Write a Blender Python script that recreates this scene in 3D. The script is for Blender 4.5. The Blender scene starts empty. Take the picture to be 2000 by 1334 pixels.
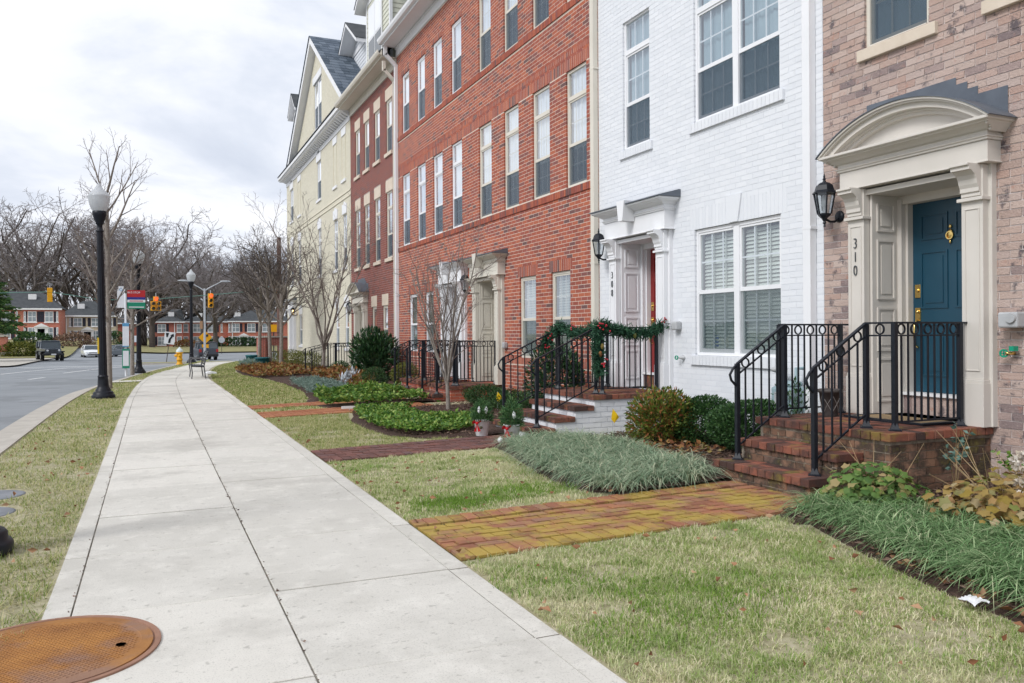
import bpy, math, random
import numpy as np
from mathutils import Vector, Matrix, Euler
rnd = random.Random(7)
nr = np.random.default_rng(7)
R_ = math.radians
sc = bpy.context.scene
COL = sc.collection

# ------------------------------------------------------------------ camera
FPX, HC = 1600.0, 1.40
YAW = math.atan2(706, FPX); SY, CYW = math.sin(YAW), math.cos(YAW)
cam = bpy.data.cameras.new('camera'); camo = bpy.data.objects.new('camera', cam); COL.objects.link(camo)
cam.sensor_width = 36; cam.lens = FPX / 2000 * 36; cam.shift_y = -16 / 2000
cam.clip_start = .05; cam.clip_end = 3000
camo.matrix_world = Matrix.Translation((0, 0, HC)) @ Matrix.Rotation(-YAW, 4, 'Z') @ Matrix.Rotation(R_(90), 4, 'X') @ Matrix.Rotation(-.006, 4, 'Z')
sc.camera = camo

# ------------------------------------------------------------------ sky and sun
SUN_EL, SUN_AZ = R_(42), R_(250)          # azimuth measured from +Y towards +X
world = bpy.data.worlds.new('World'); sc.world = world; world.use_nodes = True
wt = world.node_tree; wt.nodes.clear()
def wn(t, **k):
    n = wt.nodes.new(t)
    for a, b in k.items(): setattr(n, a, b)
    return n
wo = wn('ShaderNodeOutputWorld'); wb = wn('ShaderNodeBackground'); wb.inputs[1].default_value = .1
sky = wn('ShaderNodeTexSky', sky_type='NISHITA', sun_disc=False, sun_elevation=SUN_EL, sun_rotation=SUN_AZ)
tc = wn('ShaderNodeTexCoord'); sep = wn('ShaderNodeSeparateXYZ'); wt.links.new(tc.outputs['Generated'], sep.inputs[0])
def wm(op, a, b):
    n = wn('ShaderNodeMath', operation=op)
    for i, q in enumerate((a, b)):
        if isinstance(q, (int, float)): n.inputs[i].default_value = q
        else: wt.links.new(q, n.inputs[i])
    return n.outputs[0]
az_ = wm('ABSOLUTE', sep.outputs[2], 0); den = wm('ADD', az_, .22)
cmb = wn('ShaderNodeCombineXYZ'); wt.links.new(wm('DIVIDE', sep.outputs[0], den), cmb.inputs[0]); wt.links.new(wm('DIVIDE', sep.outputs[1], den), cmb.inputs[1])
def wnoise(scale, detail, rough, off):
    mp = wn('ShaderNodeMapping'); mp.inputs['Location'].default_value = off; wt.links.new(cmb.outputs[0], mp.inputs[0])
    n = wn('ShaderNodeTexNoise'); n.inputs['Scale'].default_value = scale; n.inputs['Detail'].default_value = detail; n.inputs['Roughness'].default_value = rough
    n.inputs['Distortion'].default_value = .35; wt.links.new(mp.outputs[0], n.inputs['Vector']); return n.outputs['Fac']
def wramp(f, pts):
    r = wn('ShaderNodeValToRGB'); wt.links.new(f, r.inputs[0]); e = r.color_ramp.elements
    for i, (p, c) in enumerate(pts):
        q = e[i] if i < 2 else e.new(p)
        q.position = p; q.color = (*c, 1)
    return r.outputs[0]
cl = wramp(wnoise(1.25, 7, .55, (3.1, 1.7, 0)), [(.34, (4.45, 4.85, 5.65)), (.45, (5.3, 5.65, 6.35)), (.53, (6.4, 6.6, 7.1)), (.64, (6.95, 7.05, 7.3))])
gap = wramp(wnoise(1.6, 6, .6, (8.3, 4.4, 0)), [(.70, (0, 0, 0)), (.80, (1, 1, 1))])
wmx = wn('ShaderNodeMix', data_type='RGBA'); wt.links.new(gap, wmx.inputs[0]); wt.links.new(cl, wmx.inputs[6])
blu = wn('ShaderNodeMix', data_type='RGBA', blend_type='ADD'); blu.inputs[0].default_value = 1; blu.inputs[7].default_value = (2.2, 2.8, 3.5, 1); wt.links.new(sky.outputs[0], blu.inputs[6])
wt.links.new(blu.outputs[2], wmx.inputs[7])
wt.links.new(wmx.outputs[2], wb.inputs[0]); wt.links.new(wb.outputs[0], wo.inputs[0])
sl = bpy.data.lights.new('sun', 'SUN'); sl.energy = 1.5; sl.angle = R_(18); sl.color = (1, .99, .975)
so = bpy.data.objects.new('sun', sl); COL.objects.link(so)
sd = Vector((math.sin(SUN_AZ) * math.cos(SUN_EL), math.cos(SUN_AZ) * math.cos(SUN_EL), math.sin(SUN_EL)))
so.rotation_euler = sd.to_track_quat('Z', 'Y').to_euler()
vs = sc.view_settings; vs.view_transform = 'Standard'; vs.look = 'None'; vs.exposure = .60; vs.gamma = 1; vs.use_curve_mapping = False
sc.cycles.max_bounces = 6; sc.cycles.transparent_max_bounces = 12; sc.cycles.diffuse_bounces = 3
sc.cycles.use_denoising = True; sc.cycles.use_adaptive_sampling = True; sc.cycles.adaptive_threshold = .02

# ------------------------------------------------------------------ helpers
def prj(x, y, z):
    d = x * SY + y * CYW
    if d < .1: return None
    return 1000 + FPX * (x * CYW - y * SY) / d, 651 + FPX * (HC - z) / d, d
WLOC = {}
def link(o, parent=None, local=False):
    COL.objects.link(o)
    if parent is not None:
        o.parent = parent
        if not local:
            p = WLOC.get(parent.name, Vector((0, 0, 0))); o.location = -p
    return o
def thing(name, label=None, cat=None, loc=(0, 0, 0), group=None, kind=None, rz=0):
    o = bpy.data.objects.new(name, None); COL.objects.link(o); o.location = loc; o.rotation_euler = (0, 0, rz)
    o.empty_display_size = .1; WLOC[o.name] = Vector(loc)
    return tag(o, label, cat, group, kind)
def tag(o, label=None, cat=None, group=None, kind=None):
    if label: o['label'] = label
    if cat: o['category'] = cat
    if group: o['group'] = group
    if kind: o['kind'] = kind
    return o
def mesh_np(name, v, f):
    m = bpy.data.meshes.new(name); v = np.asarray(v, dtype=np.float32); f = np.asarray(f, dtype=np.int32)
    k = f.shape[1]; m.vertices.add(len(v)); m.vertices.foreach_set('co', v.ravel())
    m.loops.add(f.size); m.loops.foreach_set('vertex_index', f.ravel())
    m.polygons.add(len(f)); m.polygons.foreach_set('loop_start', np.arange(0, f.size, k, dtype=np.int32)); m.polygons.foreach_set('loop_total', np.full(len(f), k, dtype=np.int32))
    m.update(calc_edges=True); return m
class MB:
    def __init__(s): s.v = []; s.f = []; s.sm = []
    def add(s, vs, fs, smooth=False):
        n = len(s.v); s.v += [tuple(p) for p in vs]; s.f += [tuple(i + n for i in q) for q in fs]; s.sm += [smooth] * len(fs); return s
    def box(s, x0, x1, y0, y1, z0, z1, taper=0):
        if x0 > x1: x0, x1 = x1, x0
        if y0 > y1: y0, y1 = y1, y0
        t = taper
        return s.add([(x0, y0, z0), (x1, y0, z0), (x1, y1, z0), (x0, y1, z0), (x0 + t, y0 + t, z1), (x1 - t, y0 + t, z1), (x1 - t, y1 - t, z1), (x0 + t, y1 - t, z1)],
                     [(3, 2, 1, 0), (4, 5, 6, 7), (0, 1, 5, 4), (1, 2, 6, 5), (2, 3, 7, 6), (3, 0, 4, 7)])
    def bar(s, p, q, w, h=None, up=(0, 0, 1)):
        p, q, up = Vector(p), Vector(q), Vector(up); h = h or w; d = (q - p).normalized()
        if abs(d.dot(up)) > .98: up = Vector((1, 0, 0))
        a = d.cross(up).normalized() * w / 2; b = a.cross(d).normalized() * h / 2
        return s.add([p - a - b, p + a - b, p + a + b, p - a + b, q - a - b, q + a - b, q + a + b, q - a + b],
                     [(3, 2, 1, 0), (4, 5, 6, 7), (0, 1, 5, 4), (1, 2, 6, 5), (2, 3, 7, 6), (3, 0, 4, 7)])
    def tube(s, pts, rad, n=8, caps=True):
        pts = [Vector(p) for p in pts]; k = len(pts)
        if not hasattr(rad, '__len__'): rad = [rad] * k
        vs, fs = [], []; ref = None
        for i, p in enumerate(pts):
            d = (pts[min(i + 1, k - 1)] - pts[max(i - 1, 0)]).normalized()
            if ref is None: ref = Vector((0, 0, 1)) if abs(d.z) < .9 else Vector((1, 0, 0))
            a = d.cross(ref)
            a = a.normalized() if a.length > 1e-5 else d.orthogonal().normalized()
            b = d.cross(a).normalized(); ref = a.cross(d)
            for j in range(n):
                t = 2 * math.pi * j / n; vs.append(p + (a * math.cos(t) + b * math.sin(t)) * rad[i])
        for i in range(k - 1):
            for j in range(n):
                j2 = (j + 1) % n; fs.append((i * n + j, i * n + j2, (i + 1) * n + j2, (i + 1) * n + j))
        s.add(vs, fs, True)
        if caps: s.add(vs[:n], [tuple(range(n))]); s.add(vs[-n:], [tuple(range(n))[::-1]])
        return s
    def lathe(s, prof, n=20, c=(0, 0, 0), smooth=True, axis='z'):
        vs, fs = [], []
        for r, z in prof:
            for j in range(n):
                t = 2 * math.pi * j / n; a, b = r * math.cos(t), r * math.sin(t)
                p = (a, b, z) if axis == 'z' else ((z, a, b) if axis == 'x' else (a, z, b))
                vs.append((p[0] + c[0], p[1] + c[1], p[2] + c[2]))
        for i in range(len(prof) - 1):
            for j in range(n):
                j2 = (j + 1) % n; fs.append((i * n + j, i * n + j2, (i + 1) * n + j2, (i + 1) * n + j))
        s.add(vs, fs, smooth)
        for i in (0, len(prof) - 1):
            if prof[i][0] > 1e-4: s.add(vs[i * n:(i + 1) * n], [tuple(range(n)) if i else tuple(range(n))[::-1]])
        return s
    def prism(s, poly, axis, a, b):
        def m(p, t): return {'x': (t, p[0], p[1]), 'y': (p[0], t, p[1]), 'z': (p[0], p[1], t)}[axis]
        n = len(poly); vs = [m(p, a) for p in poly] + [m(p, b) for p in poly]
        fs = [tuple(range(n))[::-1], tuple(range(n, 2 * n))] + [(i, (i + 1) % n, n + (i + 1) % n, n + i) for i in range(n)]
        return s.add(vs, fs)
    def arc(s, yc, zc, r0, r1, a0, a1, x0, x1, n=24):
        vs, fs = [], []
        for i in range(n + 1):
            t = a0 + (a1 - a0) * i / n; c, q = math.cos(t), math.sin(t)
            vs += [(x0, yc + r0 * c, zc + r0 * q), (x0, yc + r1 * c, zc + r1 * q), (x1, yc + r1 * c, zc + r1 * q), (x1, yc + r0 * c, zc + r0 * q)]
        for i in range(n):
            o = i * 4
            for j in range(4): fs.append((o + j, o + (j + 1) % 4, o + 4 + (j + 1) % 4, o + 4 + j))
        fs += [(3, 2, 1, 0), (n * 4, n * 4 + 1, n * 4 + 2, n * 4 + 3)]
        return s.add(vs, fs)
    def ring(s, c, r, w, d, normal, n=18):
        c = Vector(c); nv = Vector(normal).normalized(); a = nv.orthogonal().normalized(); b = nv.cross(a); vs, fs = [], []
        for i in range(n):
            t = 2 * math.pi * i / n; e = a * math.cos(t) + b * math.sin(t)
            for rr, h in ((r - w, -d / 2), (r, -d / 2), (r, d / 2), (r - w, d / 2)): vs.append(c + e * rr + nv * h)
        for i in range(n):
            o, q = i * 4, ((i + 1) % n) * 4
            for j in range(4): fs.append((o + j, o + (j + 1) % 4, q + (j + 1) % 4, q + j))
        return s.add(vs, fs, False)
    def ellipsoid(s, c, r, n=12, m=8):
        prof = [(max(math.sin(math.pi * i / m), 1e-5), -math.cos(math.pi * i / m)) for i in range(m + 1)]; k = len(s.v)
        s.lathe(prof, n)
        for i in range(k, len(s.v)):
            x, y, z = s.v[i]; s.v[i] = (c[0] + x * r[0], c[1] + y * r[1], c[2] + z * r[2])
        return s
    def mesh(s, name, mat):
        m = bpy.data.meshes.new(name); m.from_pydata(s.v, [], s.f); m.materials.append(mat)
        if any(s.sm): m.polygons.foreach_set('use_smooth', s.sm)
        m.update(); return m
    def build(s, name, mat, parent=None, local=False, bevel=0):
        o = bpy.data.objects.new(name, s.mesh(name, mat)); link(o, parent, local)
        if bevel:
            b = o.modifiers.new('bevel', 'BEVEL'); b.width = bevel; b.segments = 2; b.limit_method = 'ANGLE'; b.angle_limit = R_(40)
        return o
def copy_tree(o, parent=None):
    c = o.copy(); COL.objects.link(c)
    if parent is not None: c.parent = parent
    for ch in list(o.children): copy_tree(ch, c)
    return c

# ------------------------------------------------------------------ materials
MAT = {}
def mat(name, ramp, src='noise', sc_=4, det=4, over=(), rough=.8, bump=0, bsc=60, metal=0, spec=.35, bdist=.01, trans=0, coat=0):
    m = bpy.data.materials.new(name); m.use_nodes = True; t = m.node_tree; N = t.nodes; L = t.links
    p = N['Principled BSDF']; p.inputs['Roughness'].default_value = rough; p.inputs['Metallic'].default_value = metal; p.inputs['Specular IOR Level'].default_value = spec
    if coat: p.inputs['Coat Weight'].default_value = coat
    g = N.new('ShaderNodeNewGeometry')
    def noise(scale, d=4, r=.6):
        n = N.new('ShaderNodeTexNoise'); n.inputs['Scale'].default_value = scale; n.inputs['Detail'].default_value = d; n.inputs['Roughness'].default_value = r
        L.new(g.outputs['Position'], n.inputs['Vector']); return n.outputs['Fac']
    def math_(op, a, b=0):
        n = N.new('ShaderNodeMath'); n.operation = op
        for i, q in enumerate((a, b)):
            if isinstance(q, (int, float)): n.inputs[i].default_value = q
            else: L.new(q, n.inputs[i])
        return n.outputs[0]
    if isinstance(ramp[0], (int, float)): ramp = [(0, ramp), (1, ramp)]
    if src == 'noise': f = noise(sc_, det)
    else:
        oi = N.new('ShaderNodeObjectInfo'); f = math_('FRACT', math_('ADD', oi.outputs['Random'], g.outputs['Random Per Island']))
        if src == 'both': f = math_('ADD', math_('MULTIPLY', f, .55), math_('MULTIPLY', math_('SUBTRACT', noise(sc_, det), .05), .5))
    def rampn(f, pts):
        r = N.new('ShaderNodeValToRGB'); L.new(f, r.inputs[0]); e = r.color_ramp.elements
        for i, (q, c) in enumerate(pts):
            k = e[i] if i < 2 else e.new(q)
            k.position = q; k.color = (*c, 1)
        return r.outputs[0]
    c = rampn(f, ramp)
    for (oc, s2, lo, hi, amt) in over:
        fr = rampn(noise(s2, 5, .65), [(lo, (0, 0, 0)), (hi, (amt, amt, amt))])
        mx = N.new('ShaderNodeMix'); mx.data_type = 'RGBA'; L.new(fr, mx.inputs[0]); L.new(c, mx.inputs[6]); mx.inputs[7].default_value = (*oc, 1); c = mx.outputs[2]
    L.new(c, p.inputs['Base Color'])
    if bump:
        b = N.new('ShaderNodeBump'); b.inputs['Strength'].default_value = bump; b.inputs['Distance'].default_value = bdist; L.new(noise(bsc, 5), b.inputs['Height']); L.new(b.outputs[0], p.inputs['Normal'])
    if trans:
        ts = N.new('ShaderNodeBsdfTranslucent'); L.new(c, ts.inputs[0]); ms = N.new('ShaderNodeMixShader'); ms.inputs[0].default_value = trans
        L.new(p.outputs[0], ms.inputs[1]); L.new(ts.outputs[0], ms.inputs[2]); L.new(ms.outputs[0], N['Material Output'].inputs[0])
    MAT[name] = m; return m
def brick_tex(name, c1, c2, mortar, face='xz'):
    m = bpy.data.materials.new(name); m.use_nodes = True; t = m.node_tree; N = t.nodes; L = t.links; p = N['Principled BSDF']; p.inputs['Roughness'].default_value = .9
    g = N.new('ShaderNodeNewGeometry'); sp = N.new('ShaderNodeSeparateXYZ'); L.new(g.outputs['Position'], sp.inputs[0]); ad = N.new('ShaderNodeMath'); L.new(sp.outputs[0], ad.inputs[0]); L.new(sp.outputs[1], ad.inputs[1]); cb_ = N.new('ShaderNodeCombineXYZ'); L.new(ad.outputs[0], cb_.inputs[0]); L.new(sp.outputs[2], cb_.inputs[1])
    b = N.new('ShaderNodeTexBrick'); L.new(cb_.outputs[0], b.inputs['Vector']); b.inputs['Scale'].default_value = 1; b.inputs['Brick Width'].default_value = .2032; b.inputs['Row Height'].default_value = .0677; b.inputs['Mortar Size'].default_value = .006
    for k, c in (('Color1', c1), ('Color2', c2), ('Mortar', mortar)): b.inputs[k].default_value = (*c, 1)
    n = N.new('ShaderNodeTexNoise'); n.inputs['Scale'].default_value = .5; n.inputs['Detail'].default_value = 6; L.new(g.outputs['Position'], n.inputs['Vector']); mx = N.new('ShaderNodeMix'); mx.data_type = 'RGBA'; mx.blend_type = 'MULTIPLY'; mx.inputs[0].default_value = .35; L.new(b.outputs[0], mx.inputs[6]); L.new(n.outputs['Color'], mx.inputs[7]); L.new(mx.outputs[2], p.inputs['Base Color']); MAT[name] = m; return m
def glass_mat(name, tint=(.86, .90, .91), trans=.9, gl=(.95, .97, 1)):
    m = bpy.data.materials.new(name); m.use_nodes = True; t = m.node_tree; N = t.nodes; L = t.links; N.remove(N['Principled BSDF'])
    a = N.new('ShaderNodeBsdfTransparent'); a.inputs[0].default_value = (*tint, 1); b = N.new('ShaderNodeBsdfGlossy'); b.inputs[0].default_value = (*gl, 1); b.inputs[1].default_value = .03
    fr = N.new('ShaderNodeLayerWeight'); fr.inputs[0].default_value = .5; pw = N.new('ShaderNodeMath'); pw.operation = 'POWER'; pw.inputs[1].default_value = 3.2; L.new(fr.outputs['Facing'], pw.inputs[0])
    mp = N.new('ShaderNodeMath'); mp.operation = 'MULTIPLY_ADD'; mp.inputs[1].default_value = 1.6; mp.inputs[2].default_value = .17; mp.use_clamp = True
    L.new(pw.outputs[0], mp.inputs[0]); x = N.new('ShaderNodeMixShader'); L.new(mp.outputs[0], x.inputs[0]); L.new(a.outputs[0], x.inputs[1]); L.new(b.outputs[0], x.inputs[2]); L.new(x.outputs[0], N['Material Output'].inputs[0])
    MAT[name] = m; return m
def screen_mat(name, col=(.07, .095, .12), dens=.5):
    m = bpy.data.materials.new(name); m.use_nodes = True; t = m.node_tree; N = t.nodes; L = t.links; p = N['Principled BSDF']; p.inputs['Base Color'].default_value = (*col, 1); p.inputs['Roughness'].default_value = .6
    a = N.new('ShaderNodeBsdfTransparent'); x = N.new('ShaderNodeMixShader'); x.inputs[0].default_value = dens; L.new(a.outputs[0], x.inputs[1]); L.new(p.outputs[0], x.inputs[2]); L.new(x.outputs[0], N['Material Output'].inputs[0])
    MAT[name] = m; return m
def emit_mat(name, col, st):
    m = bpy.data.materials.new(name); m.use_nodes = True; p = m.node_tree.nodes['Principled BSDF']; p.inputs['Base Color'].default_value = (*col, 1)
    p.inputs['Emission Color'].default_value = (*col, 1); p.inputs['Emission Strength'].default_value = st; MAT[name] = m; return m
W = (.80, .80, .80)
mat('brick_red', [(0, (.27, .078, .056)), (.35, (.37, .098, .06)), (.6, (.44, .13, .07)), (.8, (.31, .09, .07)), (.92, (.20, .085, .078)), (1, (.14, .08, .078))], 'rand', over=[((.2, .09, .07), 30, .55, .75, .5)], rough=.85, bump=.3, bsc=120)
mat('mortar_pink', [(.3, (.60, .50, .42)), (.7, (.72, .62, .53))], sc_=20, rough=.95, bump=.3, bsc=150)
mat('brick_dark_red', [(0, (.20, .065, .05)), (.5, (.26, .08, .06)), (.8, (.22, .075, .065)), (1, (.15, .07, .065))], 'rand', over=[((.15, .07, .07), 30, .55, .75, .5)], rough=.85, bump=.3, bsc=120)
mat('mortar_grey_pink', [(.3, (.33, .25, .23)), (.7, (.42, .33, .30))], sc_=20, rough=.95)
mat('brick_taupe', [(0, (.42, .31, .27)), (.3, (.50, .39, .34)), (.55, (.45, .31, .26)), (.8, (.54, .43, .38)), (.93, (.36, .27, .25)), (1, (.22, .17, .17))], 'rand',
    over=[((.08, .07, .085), 7, .57, .66, .85), ((.42, .17, .11), 9, .60, .72, .6), ((.56, .46, .40), 45, .55, .7, .55), ((.16, .13, .13), 60, .66, .74, .6)], rough=.9, bump=.9, bsc=70, bdist=.012)
mat('mortar_light', [(.3, (.58, .52, .50)), (.7, (.68, .62, .60))], sc_=25, rough=.95, bump=.4, bsc=200)
mat('brick_white', [(0, (.70, .72, .755)), (1, (.755, .77, .80))], 'rand', over=[((.70, .72, .76), 3, .5, .8, .5)], rough=.55, bump=.25, bsc=60, spec=.4)
mat('mortar_white', [(.3, (.655, .675, .715)), (.7, (.71, .73, .765))], sc_=25, rough=.7)
mat('brick_cream', [(0, (.66, .62, .50)), (1, (.72, .68, .56))], 'rand', over=[((.63, .60, .50), 2, .5, .8, .5)], rough=.7, bump=.2, bsc=60)
mat('mortar_cream', [(.3, (.55, .52, .42)), (.7, (.61, .58, .47))], sc_=25, rough=.8)
mat('brick_stoop', [(0, (.17, .095, .062)), (.4, (.24, .135, .085)), (.7, (.28, .165, .11)), (1, (.12, .08, .065))], 'rand',
    over=[((.038, .033, .028), 5, .42, .54, .85), ((.38, .31, .21), 20, .60, .70, .7), ((.20, .17, .04), 5, .55, .68, .6)], rough=.9, bump=.7, bsc=80, bdist=.012)
mat('brick_tread', [(0, (.055, .032, .028)), (.25, (.13, .05, .036)), (.6, (.27, .095, .06)), (1, (.20, .085, .058))], 'rand', over=[((.06, .038, .034), 6, .46, .60, .78), ((.24, .19, .035), 4, .56, .68, .6), ((.40, .20, .13), 30, .62, .72, .4)], rough=.85, bump=.6, bsc=90)
mat('mortar_stoop', [(.35, (.16, .13, .10)), (.65, (.34, .29, .23))], sc_=12, rough=.95)
mat('brick_path_moss', [(0, (.22, .09, .055)), (.5, (.36, .15, .08)), (1, (.28, .15, .10))], 'rand', over=[((.41, .32, .05), 2.6, .44, .58, .70), ((.10, .06, .045), 4, .55, .70, .65), ((.44, .38, .10), 16, .56, .7, .5), ((.13, .07, .05), 40, .6, .72, .5)], rough=.85, bump=.5, bsc=90)
mat('brick_path_dark', [(0, (.13, .06, .05)), (.5, (.19, .08, .065)), (1, (.15, .08, .075))], 'rand', over=[((.06, .045, .045), 5, .5, .7, .7), ((.34, .22, .05), 2.0, .66, .74, .6)], rough=.8, bump=.5, bsc=90)
mat('brick_path_orange', [(0, (.32, .12, .06)), (1, (.40, .17, .08))], 'rand', over=[((.40, .30, .05), 3, .6, .72, .6)], rough=.85)
mat('path_joint', [(.35, (.03, .03, .012)), (.65, (.15, .155, .03))], sc_=9, rough=1)
mat('concrete', [(.12, (.525, .503, .455)), (.5, (.605, .582, .532)), (.88, (.67, .642, .585))], 'both', sc_=2.2, over=[((.48, .46, .415), 1.2, .48, .62, .55), ((.70, .675, .62), 4.5, .52, .64, .5), ((.22, .205, .18), 17, .60, .67, .45), ((.38, .36, .325), .7, .55, .64, .45), ((.33, .31, .28), 120, .54, .64, .5), ((.60, .585, .54), 160, .56, .64, .4)], rough=.92, bump=.5, bsc=260, bdist=.004)
mat('joint_dark', [(.35, (.08, .07, .05)), (.65, (.30, .28, .24))], sc_=2.5, rough=1)
mat('concrete_kerb', [(.3, (.38, .35, .31)), (.7, (.47, .44, .39))], sc_=3, rough=.9, bump=.3, bsc=120)
mat('asphalt', [(.3, (.20, .215, .23)), (.7, (.26, .275, .29))], sc_=.6, det=6, over=[((.14, .15, .16), 60, .6, .75, .5), ((.15, .16, .17), .22, .52, .55, .45), ((.30, .31, .32), .9, .56, .68, .5)], rough=.9, bump=.3, bsc=150)
mat('road_paint', [(.4, (.60, .60, .60)), (.6, (.74, .74, .74))], sc_=10, rough=.7)
mat('soil', [(.35, (.12, .10, .05)), (.65, (.24, .20, .11))], sc_=3, det=8, rough=1, bump=.5, bsc=60)
mat('far_grass', [(.3, (.17, .18, .06)), (.7, (.30, .25, .13))], sc_=.8, det=8, rough=1, bump=.4, bsc=20)
mat('mulch', [(.3, (.040, .024, .018)), (.55, (.085, .05, .038)), (.75, (.15, .10, .08))], sc_=28, det=6, rough=1, bump=1, bsc=45, bdist=.03)
mat('mulch_chip', [(0, (.05, .03, .022)), (.6, (.12, .07, .05)), (1, (.24, .17, .13))], 'rand', rough=1)
mat('paint_white', [(.3, (.76, .77, .79)), (.7, (.81, .81, .83))], sc_=2, rough=.45)
mat('paint_white_worn', [(.3, (.68, .68, .69)), (.7, (.78, .78, .79))], sc_=4, over=[((.5, .47, .42), 9, .66, .78, .5)], rough=.5)
mat('paint_taupe', [(.3, (.60, .565, .515)), (.7, (.65, .61, .56))], sc_=2, rough=.5)
mat('paint_tan', [(.3, (.60, .57, .50)), (.7, (.65, .62, .55))], sc_=2, rough=.5)
mat('paint_cream_frame', [(.3, (.64, .60, .52)), (.7, (.69, .65, .57))], sc_=2, rough=.5)
mat('paint_blue_door', [(.3, (.008, .052, .088)), (.7, (.010, .064, .105))], sc_=2, rough=.35, spec=.5)
mat('paint_red_door', [(.3, (.20, .016, .016)), (.7, (.25, .02, .018))], sc_=2, rough=.35, spec=.5)
mat('limestone', [(.3, (.60, .51, .41)), (.7, (.68, .59, .49))], sc_=6, rough=.85, bump=.2, bsc=90)
mat('roof_metal', [(.3, (.10, .115, .14)), (.7, (.15, .17, .20))], sc_=3, rough=.5, metal=.25)
mat('shingle', [(0, (.055, .075, .10)), (.5, (.09, .115, .15)), (1, (.14, .17, .21))], 'rand', rough=.9, bump=.4, bsc=100)
mat('shingle_dark', [(.3, (.045, .05, .055)), (.7, (.075, .08, .085))], sc_=2, rough=.95)
mat('siding_white', [(.3, (.72, .74, .78)), (.7, (.77, .78, .81))], sc_=2, rough=.5)
mat('siding_cream', [(.3, (.60, .60, .50)), (.7, (.65, .65, .55))], sc_=2, rough=.5)
mat('brass', [(.3, (.75, .52, .16)), (.7, (.85, .62, .24))], sc_=20, rough=.22, metal=1)
mat('iron_black', [(.3, (.005, .007, .013)), (.7, (.010, .013, .020))], sc_=30, rough=.45, spec=.35)
mat('lamp_black', [(.3, (.004, .005, .010)), (.7, (.009, .011, .017))], sc_=10, rough=.45, spec=.3)
mat('numeral_grey', (.10, .11, .12), rough=.4, metal=.5)
mat('interior', [(.3, (.035, .04, .045)), (.7, (.06, .065, .07))], sc_=1, rough=.9)
mat('curtain_white', [(.3, (.80, .82, .87)), (.7, (.86, .87, .90))], sc_=1.5, rough=.8)
mat('curtain_blue', [(.3, (.30, .40, .45)), (.7, (.40, .50, .55))], sc_=1.5, rough=.8)
mat('blind_slat', [(.3, (.62, .66, .60)), (.7, (.72, .75, .70))], sc_=3, rough=.5)
mat('meter_grey', [(.3, (.38, .39, .40)), (.7, (.48, .49, .50))], sc_=8, rough=.5)
mat('gas_meter', [(.3, (.24, .33, .36)), (.7, (.30, .40, .43))], sc_=8, rough=.5)
mat('tap_green', (.01, .30, .18), rough=.4)
glass_mat('glass'); glass_mat('glass_clear', (.92, .95, .96)); screen_mat('screen', (.05, .082, .115), .62); screen_mat('screen_light', (.10, .15, .16), .42)
mat('lamp_glass', [(.3, (.62, .64, .66)), (.7, (.74, .76, .78))], sc_=10, rough=.15, spec=.6, trans=.45)
emit_mat('bulb_warm', (1, .62, .22), 5)

# ------------------------------------------------------------------ ground, road, pavements
def sstep(a, b, t):
    t = min(1, max(0, (t - a) / (b - a))); return t * t * (3 - 2 * t)
def G(x, y):                                   # the land falls away gently beyond the corner and rises again by the far houses
    return -.85 * sstep(41, 78, y) - .25 * sstep(78, 125, y) + (1.9 * sstep(108, 140, y) * sstep(0, -12, x))
def LZ(x): return .02 * max(0, min(x, 6.6) - 1.75)   # front gardens rise slightly to the houses
def sheet(name, xs, ys, zf, m, label=None, parent=None):
    vs = [(x, y, zf(x, y)) for y in ys for x in xs]; k = len(xs); fs = [(j * k + i, j * k + i + 1, (j + 1) * k + i + 1, (j + 1) * k + i) for j in range(len(ys) - 1) for i in range(k - 1)]
    b = MB(); b.add(vs, fs, True); o = b.build(name, m, parent)
    if parent is None: o['kind'] = 'structure'
    return o
def fr(a, b, n): return [a + (b - a) * i / n for i in range(n + 1)]
ground = sheet('ground', fr(-400, -40, 6)[:-1] + fr(-40, 60, 25) + fr(60, 500, 6)[1:], [-60, -20, 0, 20] + fr(38, 150, 40) + fr(170, 900, 8), lambda x, y: G(x, y) - .24, MAT['far_grass'])
road = sheet('road', fr(-34, 60, 24), fr(-15, 38, 6)[:-1] + fr(38, 128, 36), lambda x, y: G(x, y) - .15, MAT['asphalt'])
# kerb / verge outlines
def lerp_tab(tab, t):
    for (a, va), (b, vb) in zip(tab, tab[1:]):
        if t <= b: 
            f = max(0, (t - a) / (b - a)); f2 = f
            return tuple(p + (q - p) * f2 for p, q in zip(va, vb))
    return tab[-1][1]
SWL = [(-3, -.505), (18, -.49), (21, -.46), (24.3, -.40), (27.5, -.27), (30.7, -.07), (34, .32), (37.2, .88), (42, 1.72), (47.4, 2.9), (50, 4.4), (51.2, 6.5), (51.6, 9), (51.6, 16)]
SWR = [(-3, 1.74), (18, 1.735), (21, 1.73), (24.3, 1.72), (27.6, 1.71), (31, 1.85), (34.5, 2.1), (38, 2.47), (41.5, 3.05), (44.2, 3.85), (46.6, 5.1), (48.2, 7), (49, 9.2), (49.2, 16)]
KRB = [(-3, -1.66), (8, -1.66), (17, -1.63), (21, -1.56), (25.3, -1.34), (28.7, -.85), (33, -.30), (39.8, .78), (44, 1.62), (48.6, 2.7), (51.2, 4.2), (52.6, 6.5), (53, 9), (53, 16)]
def poly_between(name, A, B, m, z, zz=None):
    b = MB(); vs = []
    for (ya, xa), (yb, xb) in zip(A, B): vs += [(xa, ya, z + G(xa, ya)), (xb, yb, z + G(xb, yb))]
    b.add(vs, [(2 * i, 2 * i + 1, 2 * i + 3, 2 * i + 2) for i in range(len(A) - 1)]); return b.build(name, m)
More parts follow.
